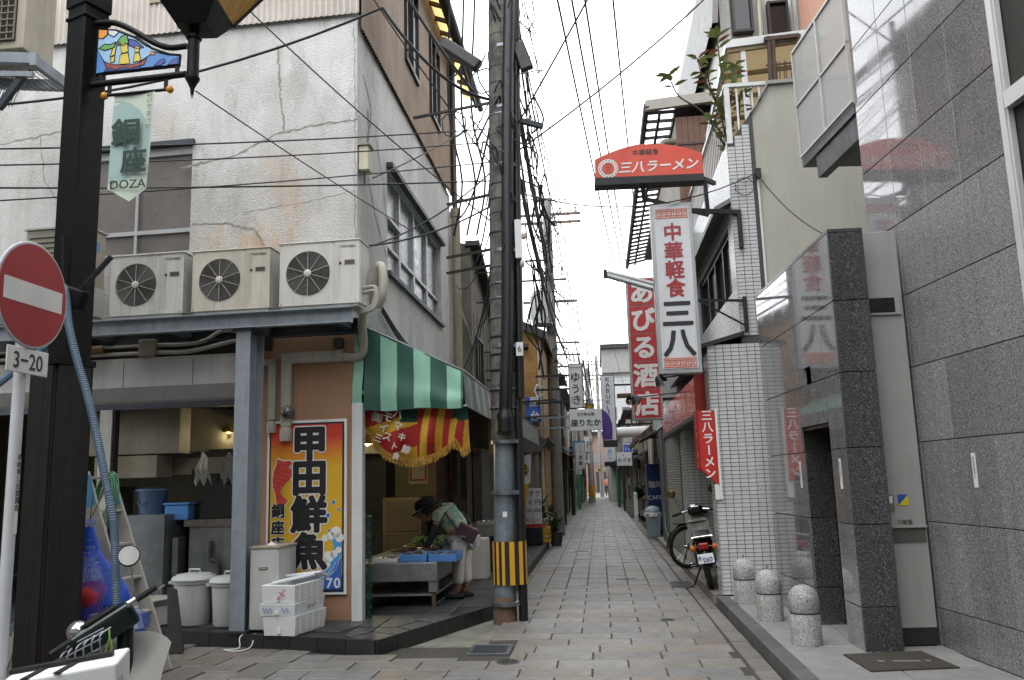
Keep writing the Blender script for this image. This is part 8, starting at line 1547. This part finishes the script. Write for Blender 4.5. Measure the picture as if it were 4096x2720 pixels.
# ------------------------------------------------------------------ small things along the alley
ag = thing('a_board', 'white price board with red and black lettering standing beyond the pole', 'sign board', (-1.62, 19.6, SH)); MB().obox((-1.60, 19.6, .95), (.5, .06, .85)).build('panel', m_face, ag); MB().obox((-1.60, 19.6, .32), (.5, .3, .36)).build('base', m_brk, ag); MB().obox((-1.6, 19.55, .53), (.5, .05, .1)).build('red_band', m_sred, ag)
q = MB(); text(q, 'オケ', (-1.50, 19.565, 1.26), .16, bold=.02); text(q, 'モニー', (-1.55, 19.565, .66), .12, bold=.02); q.build('red_lettering', m_dred, ag); q = MB(); text(q, '0円', (-1.5, 19.565, 1.06), .14); text(q, '00-500', (-1.53, 19.565, .88), .12, latin=True); q.build('black_lettering', m_ink, ag)
fg = thing('shop_flag', 'white and yellow flag with a black crest hanging beyond the pole', 'flag', (-1.55, 17.5, 1.0)); MB().add([(-1.72, 17.5, 2.05), (-1.38, 17.45, 2.08), (-1.42, 17.5, 1.5), (-1.72, 17.5, 1.5)], [(0, 1, 2, 3)]).build('white_cloth', m_face, fg); MB().add([(-1.72, 17.5, 1.5), (-1.45, 17.5, 1.5), (-1.6, 17.55, .5), (-1.76, 17.5, .6)], [(0, 1, 2, 3)]).build('yellow_cloth', BY, fg); MB().lathe([(.13, 0), (.13, .004)], (-1.57, 17.47, 1.78), 18, axis=Matrix.Rotation(PI / 2, 4, 'X')).build('crest_disc', mat('crest_gold', '#9b8a3a', .5), fg); q = MB(); text(q, '巴', (-1.57, 17.46, 1.78), .2, bold=.04); q.build('crest', m_ink, fg); MB().tube([(-1.74, 17.5, .13), (-1.74, 17.5, 2.1), (-1.36, 17.45, 2.1)], .012, 6).build('pole', m_galv, fg)
yc = thing('yellow_crate', 'yellow plastic crate with plants by the alley step', 'crate', (-1.42, 21.0, SH)); mb = MB().box(-1.6, -1.2, 20.0, 20.4, SH, SH + .02)
for z in (SH + .02, SH + .12, SH + .22, SH + .3): mb.box(-1.6, -1.2, 20.0, 20.02, z, z + .06).box(-1.6, -1.2, 20.38, 20.4, z, z + .06).box(-1.6, -1.58, 20.02, 20.38, z, z + .06).box(-1.22, -1.2, 20.02, 20.38, z, z + .06)
mb.build('crate_body', mat('crate_yellow', '#b98a2a', .5, var=.15), yc)
def pot_plant(x, yy, z, r, h, n, label, lf=.2, pc='#2b2a29'):
    t = thing('potted_plant', label, 'plant', (x, yy, z)); MB().lathe([(r * .7, 0), (r, h), (r * 1.06, h), (r * 1.06, h + .03)], (0, 0, 0), 16).build('pot', mat('pot_' + pc[1:], pc, .6), t, local=True, smooth=True)
    q = MB()
    for i in range(n): a = rng.random() * 6.3; p = V(rng.uniform(-.5, .5) * r, rng.uniform(-.5, .5) * r, h + rng.random() * lf * 1.6); leaf(q, p, V(math.cos(a), math.sin(a), rng.uniform(-.2, 1.2)), lf * rng.uniform(.7, 1.2), lf * .3)
    q.build('foliage', mat('foliage_%d' % (n % 3), ['#3c5a2c', '#4a6636', '#35502f'][n % 3], .5, var=.4, vs=8), t, local=True, kind='stuff'); MB().tube([(0, 0, h * .5), (0, 0, h + lf)], .012, 6).build('stem', m_bark, t, local=True)
pot_plant(-1.42, 20.2, SH + .3, .12, .14, 40, 'spiky plant in a pale pot on the yellow crate', .3, '#8c8474'); pot_plant(-1.1, 20.6, 0, .17, .3, 70, 'bushy plant in a dark pot beside the yellow crate', .22); pot_plant(-1.35, 22.5, .05, .15, .25, 60, 'leafy plant in a dark pot behind the yellow crate', .3, '#4a3f38'); pot_plant(1.5, 33.5, .3, .2, .4, 120, 'bright green shrub behind the white fence', .3, '#6b6a62')
vm = thing('vending_machine', 'dark blue vending machine standing on the shutter side', 'vending machine', (1.6, 24.6, 0)); MB().box(1.28, 1.95, 23.6, 24.6, .05, 1.9).build('cabinet', mat('vending_blue', '#1c2f6b', .35, var=.1), vm, bevel=.02); q = MB(); text(q, 'CAFE', (1.46, 23.594, 1.0), .16, latin=True); text(q, '珈琲', (1.5, 23.594, 1.35), .2); q.build('lettering', m_swhite, vm); MB().box(1.275, 1.28, 23.7, 24.5, .9, 1.7).build('display_window', m_frost, vm)
tc = thing('trash_bin', 'grey plastic bin with domed lid and bag beside the vending machine', 'bin', (1.33, 22.7, .0)); MB().add([(x, yy, z) for z, k in ((.02, .8), (.62, 1)) for x, yy in ((1.33 - .2 * k, 22.7 - .2 * k), (1.33 + .2 * k, 22.7 - .2 * k), (1.33 + .2 * k, 22.7 + .2 * k), (1.33 - .2 * k, 22.7 + .2 * k))], [(0, 3, 2, 1), (0, 1, 5, 4), (1, 2, 6, 5), (2, 3, 7, 6), (3, 0, 4, 7), (4, 5, 6, 7)]).build('tub', mat('bin_grey', '#7c868c', .5, var=.1), tc, bevel=.02); MB().ball((1.33, 22.7, .66), .21, 14, sz=(1, 1, .75)).build('lid', mat('bin_lid', '#97a3aa', .4), tc, smooth=True); MB().lathe([(.235, .54), (.225, .62), (.21, .64)], (1.33, 22.7, 0), 16).build('bag_rim', m_face, tc)
gh = one(MB().tube(smoothpts([(1.40, 19.3, .75), (1.38, 19.2, .5), (1.42, 19.0, .25), (1.36, 18.6, .12), (1.45, 18.2, .11)]), .014, 6), 'garden_hose', mat('hose_green2', '#5f8a6a', .5), 'thin green garden hose hanging by the shutter end', 'hose')
wfc = thing('white_fence', 'short white picket fence before the shrub', 'fence', (1.3, 33, 0)); 
for i in range(8): MB().box(1.26, 1.32, 31.4 + i * .32, 31.46 + i * .32, 0, 1.0).build('picket', m_white, wfc)
MB().box(1.27, 1.31, 31.3, 33.8, .92, .99).box(1.27, 1.31, 31.3, 33.8, .2, .26).build('rail', m_white, wfc)
ba = thing('brown_awning', 'wooden framed corrugated awning over the vending machine', 'awning', (1.4, 24, 2.5)); MB().add([(1.0, 21.5, 2.55), (1.6, 21.5, 3.1), (1.6, 27.5, 3.1), (1.0, 27.5, 2.55)], [(0, 1, 2, 3)]).build('corrugated_sheet', mat('awning_striped', '#8a7f74', .6, var=.3, vs=5), ba); MB().box(.97, 1.03, 21.5, 27.5, 2.45, 2.56).box(1.03, 1.6, 21.5, 21.56, 2.5, 2.56).build('timber', m_brown, ba)
glb = thing('green_lettered_board', 'white board with green lettering above the shutter end', 'sign', (1.45, 19.2, 2.62)); MB().box(1.38, 1.44, 17.2, 21.4, 2.62, 3.05).build('panel', m_face, glb); q = MB(); text(q, 'あびる酒店', (1.375, 19.3, 2.83), .34, ux=(0, -1, 0), step=2.2, bold=.03); q.build('lettering', mat('letter_green', '#1f6a3c', .5, var=0), glb)
# clutter on the walls up the alley: meters, units, boxes, pipes
CL = [m_galv, m_pvc, m_whited, m_dst, m_pvcd, m_sred, m_ac]
labs = []
ORD = 'first second third fourth fifth sixth seventh eighth ninth tenth'.split()
for i in range(20):
    side = 'L' if i % 2 else 'R'; yy = 25.8 + i * 1.5; x = (-1.62 + (yy - 25) * .012) if side == 'L' else (1.78 - (yy - 25) * .013); s_ = 1 if side == 'L' else -1; z = rng.choice([.6, 1.2, 1.9, 2.9, 3.4]); w_, h_ = rng.uniform(.15, .4), rng.uniform(.2, .55)
    lb = '%s wall box up the alley on the %s side' % (ORD[i // 2], 'fish shop' if side == 'L' else 'roller shutter')
    t = thing('wall_meter_box', lb, 'meter box', (x, yy, z), group='meter boxes on the alley walls'); MB().box(*sorted((x, x + s_ * rng.uniform(.1, .22))), yy, yy + w_, z, z + h_).build('case', rng.choice(CL), t); MB().tube([(x + s_ * .05, yy + w_ / 2, z), (x + s_ * .05, yy + w_ / 2, max(.05, z - .8))], .018, 5).build('conduit', m_pipe_dk, t)
for i, (x, yy, h, mt, lb) in enumerate([(-1.28, 30.1, 4.3, m_dst, 'black timber post at the alley edge below the brush sign'), (-1.1, 45, 2.2, mat('pipe_green', '#2f8a58', .5), 'bright green pipe on the fish shop side of the alley'), (.99, 47, 2.0, mat('pipe_green_dark', '#1f5a3f', .5), 'dark green pipe on the shutter side of the alley'), (-1.22, 38, 3.0, m_dst, 'black drainpipe beyond the snack sign'), (1.13, 41, 2.4, m_dst, 'black post on the shutter side by the white signs')]):
    one(MB().box(x - .07, x + .07, yy - .1, yy + .1, 0, h) if i in (0, 4) else MB().tube([(x, yy, 0), (x, yy, h)], .09, 8), 'alley_post' if i in (0, 4) else 'drain_pipe', mt, lb, 'post' if i in (0, 4) else 'pipe')
for i in range(5):
    yy = 34.5 + i * 2.2; one(MB().box(1.12, 1.34, yy, yy + .7, 0, .3 + .08 * (i % 3)).box(1.14, 1.32, yy + .1, yy + .5, .3 + .08 * (i % 3), .42 + .08 * (i % 3)), 'step_block', m_conc, ['doorstep block nearest the white fence', 'second doorstep block past the white fence', 'third doorstep block past the white fence', 'fourth doorstep block past the white fence', 'farthest doorstep block on the shutter side'][i], 'step', 'doorstep blocks up the alley')
# distant walker
dp_ = thing('person', 'distant person in orange top and dark trousers walking away up the alley', 'person', (.62, 78, 0)); m_or = mat('top_orange', '#b5683a', .8); m_dn = mat('trousers_dark', '#23262e', .8)
P2 = [(0, 0, .92), (0, 0, 1.15), (0, 0, 1.38), (0, 0, 1.48), (0, 0, 1.6), (-.09, 0, .85), (-.10, .06, .48), (-.10, -.02, .06), (.09, 0, .85), (.10, -.06, .48), (.10, .1, .06), (-.2, 0, 1.36), (-.26, .04, 1.08), (-.24, -.06, .85), (.2, 0, 1.36), (.26, .04, 1.08), (.24, -.06, .85)]
E2 = [(0, 1), (1, 2), (2, 3), (3, 4), (0, 5), (5, 6), (6, 7), (0, 8), (8, 9), (9, 10), (2, 11), (11, 12), (12, 13), (2, 14), (14, 15), (15, 16)]
skin_body('body', P2, E2, [.13, .12, .13, .05, .1, .09, .065, .045, .09, .065, .045, .055, .045, .035, .055, .045, .035], m_skin, dp_, sub=1); skin_body('jacket', P2[:3] + [P2[11], P2[12], P2[13], P2[14], P2[15], P2[16]], [(0, 1), (1, 2), (2, 3), (3, 4), (4, 5), (2, 6), (6, 7), (7, 8)], [(.17, .14), (.155, .13), (.165, .13), .07, .06, .05, .07, .06, .05], m_or, dp_, sub=1); skin_body('trousers', [P2[0], P2[5], P2[6], P2[7], P2[8], P2[9], P2[10]], [(0, 1), (1, 2), (2, 3), (0, 4), (4, 5), (5, 6)], [.15, .11, .085, .07, .11, .085, .07], m_dn, dp_, sub=1)
MB().ball((0, .02, 1.64), .11, 10).build('hair', mat('hair_black', '#12100e', .6), dp_, local=True, smooth=True)
for s_ in (-1, 1): MB().box(s_ * .1 - .05, s_ * .1 + .05, -.06, .2, 0, .08).build('shoe', m_grip, dp_, local=True)

# ------------------------------------------------------------------ farther poles and overhead lines
def far_pole(x, yy, h, label, r=.15, band=False):
    t = thing('utility_pole', label, 'utility pole', (x, yy, 0)); MB().tube([(x, yy, 0), (x, yy, h)], [r * 1.15, r * .8], 14).build('shaft', mat('pole_far_concrete', '#86847f', .85, var=.2, vs=3), t, smooth=True)
    for z, L in ((h - .5, 1.0), (h - .75, 1.0), (h * .68, .8)): MB().bar((x - L, yy, z), (x + L, yy, z), .07).build('crossarm', mat('crossarm_brown', '#6d5c4c', .7), t)
    for s_ in (-.85, -.4, .4, .85): MB().lathe([(.035, 0), (.05, .05), (.03, .1), (.05, .14), (.02, .18)], (x + s_, yy, h - .46), 8).build('insulator', m_white, t)
    q = MB(); r5 = random.Random(int(yy))
    for i in range(40): z = r5.uniform(h * .45, h); p0 = V(x + r5.uniform(-.2, .2), yy - .15, z); q.tube(smoothpts([p0, p0 + V(r5.uniform(-.4, .4), r5.uniform(-.2, .2), -.3), p0 + V(r5.uniform(-.3, .3), .1, r5.uniform(-1, .3))], 3), .014, 4)
    q.build('cable_tangle', m_cabl, t, kind='stuff')
    if band: MB().lathe([(r * 1.2, .35), (r * 1.2, 1.1)], (x, yy, 0), 14).build('warning_band', m_wy, t); [MB().bar((x - .12 + .06 * i, yy - r * 1.22, .36), (x - .12 + .06 * i, yy - r * 1.22, 1.09), .02).build('black_stripe', m_wk, t) for i in range(4)]
    return t
p2_ = far_pole(-1.22, 24.4, 9.9, 'second utility pole carrying a grey transformer', .16)
MB().lathe([(.2, 5.95), (.3, 6.0), (.31, 6.05), (.31, 6.95), (.2, 7.0)], (-1.45, 24.1, 0), 18).build('transformer_tank', mat('transformer_grey', '#b4b7b8', .5, 0, var=.15, vs=3, streak=.3, dirt='#8a6f55'), p2_, smooth=True); to = p2_.children[-1]
for i in range(12): a = 2 * PI * i / 12; MB().bar((-1.45 + .33 * math.cos(a), 24.1 + .33 * math.sin(a), 6.15), (-1.45 + .33 * math.cos(a), 24.1 + .33 * math.sin(a), 6.85), .03).build('cooling_fin', MATS['transformer_grey'], to)
for z in (4.75, 5.1, 5.45): MB().bar((-1.3, 24.0, z), (-.4, 24.2, z), .05).build('crossarm', mat('arm_rust', '#7c6a58', .7), p2_)
MB().bar((-2.1, 24.0, 7.3), (-.7, 24.0, 7.3), .05).bar((-1.9, 24.0, 7.9), (-1.25, 24, 7.9), .05).bar((-1.25, 24, 7.3), (-1.9, 24, 7.9), .04).build('side_frame', m_dst, p2_)
far_pole(-.55, 56, 8.8, 'far utility pole with yellow band at its foot beside the alley houses', .19, True); far_pole(.15, 74, 12.2, 'farthest utility pole standing in the alley gap', .17)
def wire(p, q, s_, r=.009, label=None, cat='overhead wire', mt=None, pts=None):
    one(MB().tube(pts or sag(p, q, s_, 12), r, 5), 'overhead_wire', mt or m_cabl, label or 'overhead wire strung along the alley between the utility poles', cat, 'overhead wires')
# main bundles along the alley
zt = 7.2
for i, (dx, z0, z1, r) in enumerate([(.10, 6.9, 7.4, .02), (.16, 6.5, 7.0, .022), (.2, 6.1, 6.4, .02), (.12, 5.7, 5.9, .018), (.22, 5.2, 5.3, .02), (.16, 7.6, 8.2, .014), (.05, 8.2, 9.3, .012), (.25, 4.9, 5.0, .014)]): wire((px(z0) + dx, PY, z0), (-1.1 + .08 * i, 24.3, z1), .35 + .05 * i, r, '%s of eight lines from the first pole to the transformer pole' % ORD[i])
for i in range(9): wire((-1.05 + .12 * i, 24.3, 9.3 - .55 * i), (-.75 + .1 * i, 56, 8.4 - .35 * i), .9, .014 + .004 * (i % 2), '%s of nine high lines from the transformer pole up the alley' % ORD[i])
for i in range(6): wire((-.9 + .14 * i, 24.2, 5.4 - .12 * i), (-.5 + .1 * i, 56, 6.0 - .2 * i), .6, .018, '%s of six low lines from the transformer pole up the alley' % ORD[i])
# thick lines overhead that cross the sky to the right
for i, (x0, z0, x1, y1, z1) in enumerate([(-.42, 7.6, .9, 26, 7.35), (-.26, 7.6, 1.12, 26, 7.25), (-.08, 7.6, 1.2, 26, 7.5), (.24, 7.7, 1.5, 25, 8.1)]): wire((x0 - .3, 3.0, z0 + .1), (x1, y1, z1), .25, .014, ['first of the thick black lines crossing the sky above the arched sign', 'second thick black line above the arched sign', 'third thick black line above the arched sign', 'thin black line nearest the railing above the arched sign'][i])
wire((px(5.8) + .1, PY, 5.75), (2.8, 6.4, 10.5), .15, .012, 'black line rising from the pole to the upper right sky'); wire((px(5.5) + .1, PY, 5.5), (3.6, 10.8, 9.8), .25, .012, 'twisted line from the pole to the white corrugated house'); wire((px(7.4), PY, 7.25), (1.2, 5.0, 9.6), .1, .007, 'thin twisted line from the pole towards the upper sky'); wire((px(6.6), PY, 6.9), (2.4, 8.2, 8.6), .1, .005, 'faint thin wire crossing the sky beside the pole')
wire((px(4.9) + .1, PY, 4.95), (1.25, 10.7, 5.35), .1, .006, 'thin wire from the pole to the arched ramen sign'); wire((px(5.2), PY, 5.1), (2.24, 10.9, 5.46), .35, .008, 'wire sagging from the pole to the tiled pier'); wire((2.24, 10.9, 5.44), (2.75, 8.3, 3.72), .25, .008, 'black cable drooping down the beige wall to the porch')
one(MB().tube([(2.06 + .12 * math.cos(a * PI / 8) * (1 + .1 * math.sin(a * 3)), 10.86, 5.27 + .12 * math.sin(a * PI / 8)) for a in range(16)] , .006, 5, closed=True).box(2.22, 2.28, 10.83, 10.9, 5.38, 5.5), 'cable_loop', m_cabl, 'loop of black cable on the tiled pier', 'cable')
# lines from the pole across the white building
LBL = 'thin black line crossing the white building front to the pole'
for i, (x0, z0, x1, z1, s_, r) in enumerate([(-6.4, 4.55, -1.15, 5.83, .06, .009), (-6.4, 4.4, -1.16, 5.66, .07, .008), (-6.4, 4.22, -1.17, 5.16, .04, .010), (-6.4, 4.02, -1.16, 5.4, .05, .008)]): wire((x0, 6.35, z0), (x1 + .0, PY - .1, z1), s_, r, ['uppermost of the thin lines crossing the white front to the pole', 'second thin line down crossing the white front to the pole', 'third thin line down crossing the white front', 'lowest thin line crossing the white front to the pole'][i])
wire((-7.2, 8.3, 5.9), (-2.3, 9.0, 7.1), .28, .016, 'thick black cable sweeping up the white front to its top corner'); wire((-2.3, 9.0, 7.1), (px(6.2) - .1, PY, 6.25), .25, .02, 'thick cable from the white building corner to the pole'); wire((-2.6, 8.9, 8.4), (px(6.2) - .3, PY, 6.3), .15, .02, 'bundled cable running under the brown storey to the pole arm'); wire((-4.1, 8.4, 7.3), (px(4.9), PY, 4.55), .1, .009, 'black line slanting down from the corrugated front to the pole'); wire((-2.9, 7.8, 7.9), (px(5.5) - .1, PY, 5.35), .1, .009, 'black line slanting over the building corner to the pole')
wire((-5.6, 7.0, 5.05), (-7.2, 8.4, 4.2), .05, .007, 'short thin wire by the caged unit'); wire((-2.7, 9.05, 4.22), (px(5) - .1, PY, 4.9), .12, .012, 'cable from the nearest air conditioner to the pole'); wire((-2.62, 9.1, 4.20), (px(5.4) - .1, PY, 5.35), .15, .010, 'second cable from the nearest air conditioner to the pole'); wire((-2.5, 9.3, 5.12), (-1.6, 12.5, 7.2), .05, .010, 'black cable rising from the small cream cabinet'); wire((-3.6, 6.3, 7.2), (-7.5, 8.6, 5.75), .12, .014, 'thick cable passing behind the pennant'); wire((-3.25, 6.4, 4.88), (-2.0, 9.2, 4.4), .02, .006, 'thin wire running from the lantern tip down to the building corner')
# vertical service drops left of the pole
for i, (x, z) in enumerate([(-1.72, 8.6), (-1.55, 8.6), (-1.42, 8.6)]):
    wire(None, None, 0, .014, ['vertical service cable farthest from the pole', 'middle vertical service cable beside the pole', 'vertical service cable closest to the pole'][i], pts=smoothpts([(x + .1, PY + .5, 11), (x + .02 * i, PY + .5, 8), (x - .04, PY + .5, 6.4), (x + .12, PY + .5, 5.4), (x - .02, PY + .6, 4.7)]))
one(MB().tube([(-1.72 + .22 * math.cos(a * PI / 9) * .8, PY + .3, 7.0 + .26 * math.sin(a * PI / 9)) for a in range(18)], .012, 5, closed=True), 'cable_loop', m_cabl, 'round cable loop hanging in the sky beside the pole', 'cable')

# ------------------------------------------------------------------ houses across the street, behind the photographer (seen in the mirror and the granite)
for i, (x0, x1, h, c) in enumerate([(-16, -7, 8.0, '#a5a197'), (-7, 1.5, 9.0, '#bdbab2'), (1.5, 10, 7.5, '#8f8a80')]):
    t = thing('street_house', ['tall pale house across the street, seen only in the scooter mirror', 'white house across the street facing the alley mouth', 'grey house across the street opposite the granite building'][i], 'building', ((x0 + x1) / 2, -5, 0)); MB().box(x0 + .05, x1 - .05, -11, -5, -.05, h).build('wall', mat('street_wall_%d' % i, c, .8, var=.15, streak=.2), t)
    for k2 in range(3):
        for z in (1.2, 4.0, 6.3): MB().box(x0 + 1 + k2 * 2.6, x0 + 2.6 + k2 * 2.6, -4.99, -4.95, z, min(z + 1.3, h - .4)).build('window', m_frost, t)
    MB().box(x0, x1, -11.2, -4.7, h, h + .2).build('roof', m_dst, t)

# finer service lines fanning out along the alley
r9 = random.Random(9)
for i in range(16):
    a = V(px(5) + r9.uniform(.1, .3), PY + .1, r9.uniform(4.6, 8.6)); b = V(r9.choice([-1.3, -.6, .4, 1.6]) + r9.uniform(-.2, .2), r9.uniform(22, 46), r9.uniform(3.6, 6.2))
    wire(a, b, r9.uniform(.1, .6), r9.choice([.005, .006, .008, .011]), '%s of the thin service lines fanning from the pole along the alley' % (ORD + 'eleventh twelfth thirteenth fourteenth fifteenth sixteenth'.split())[i])
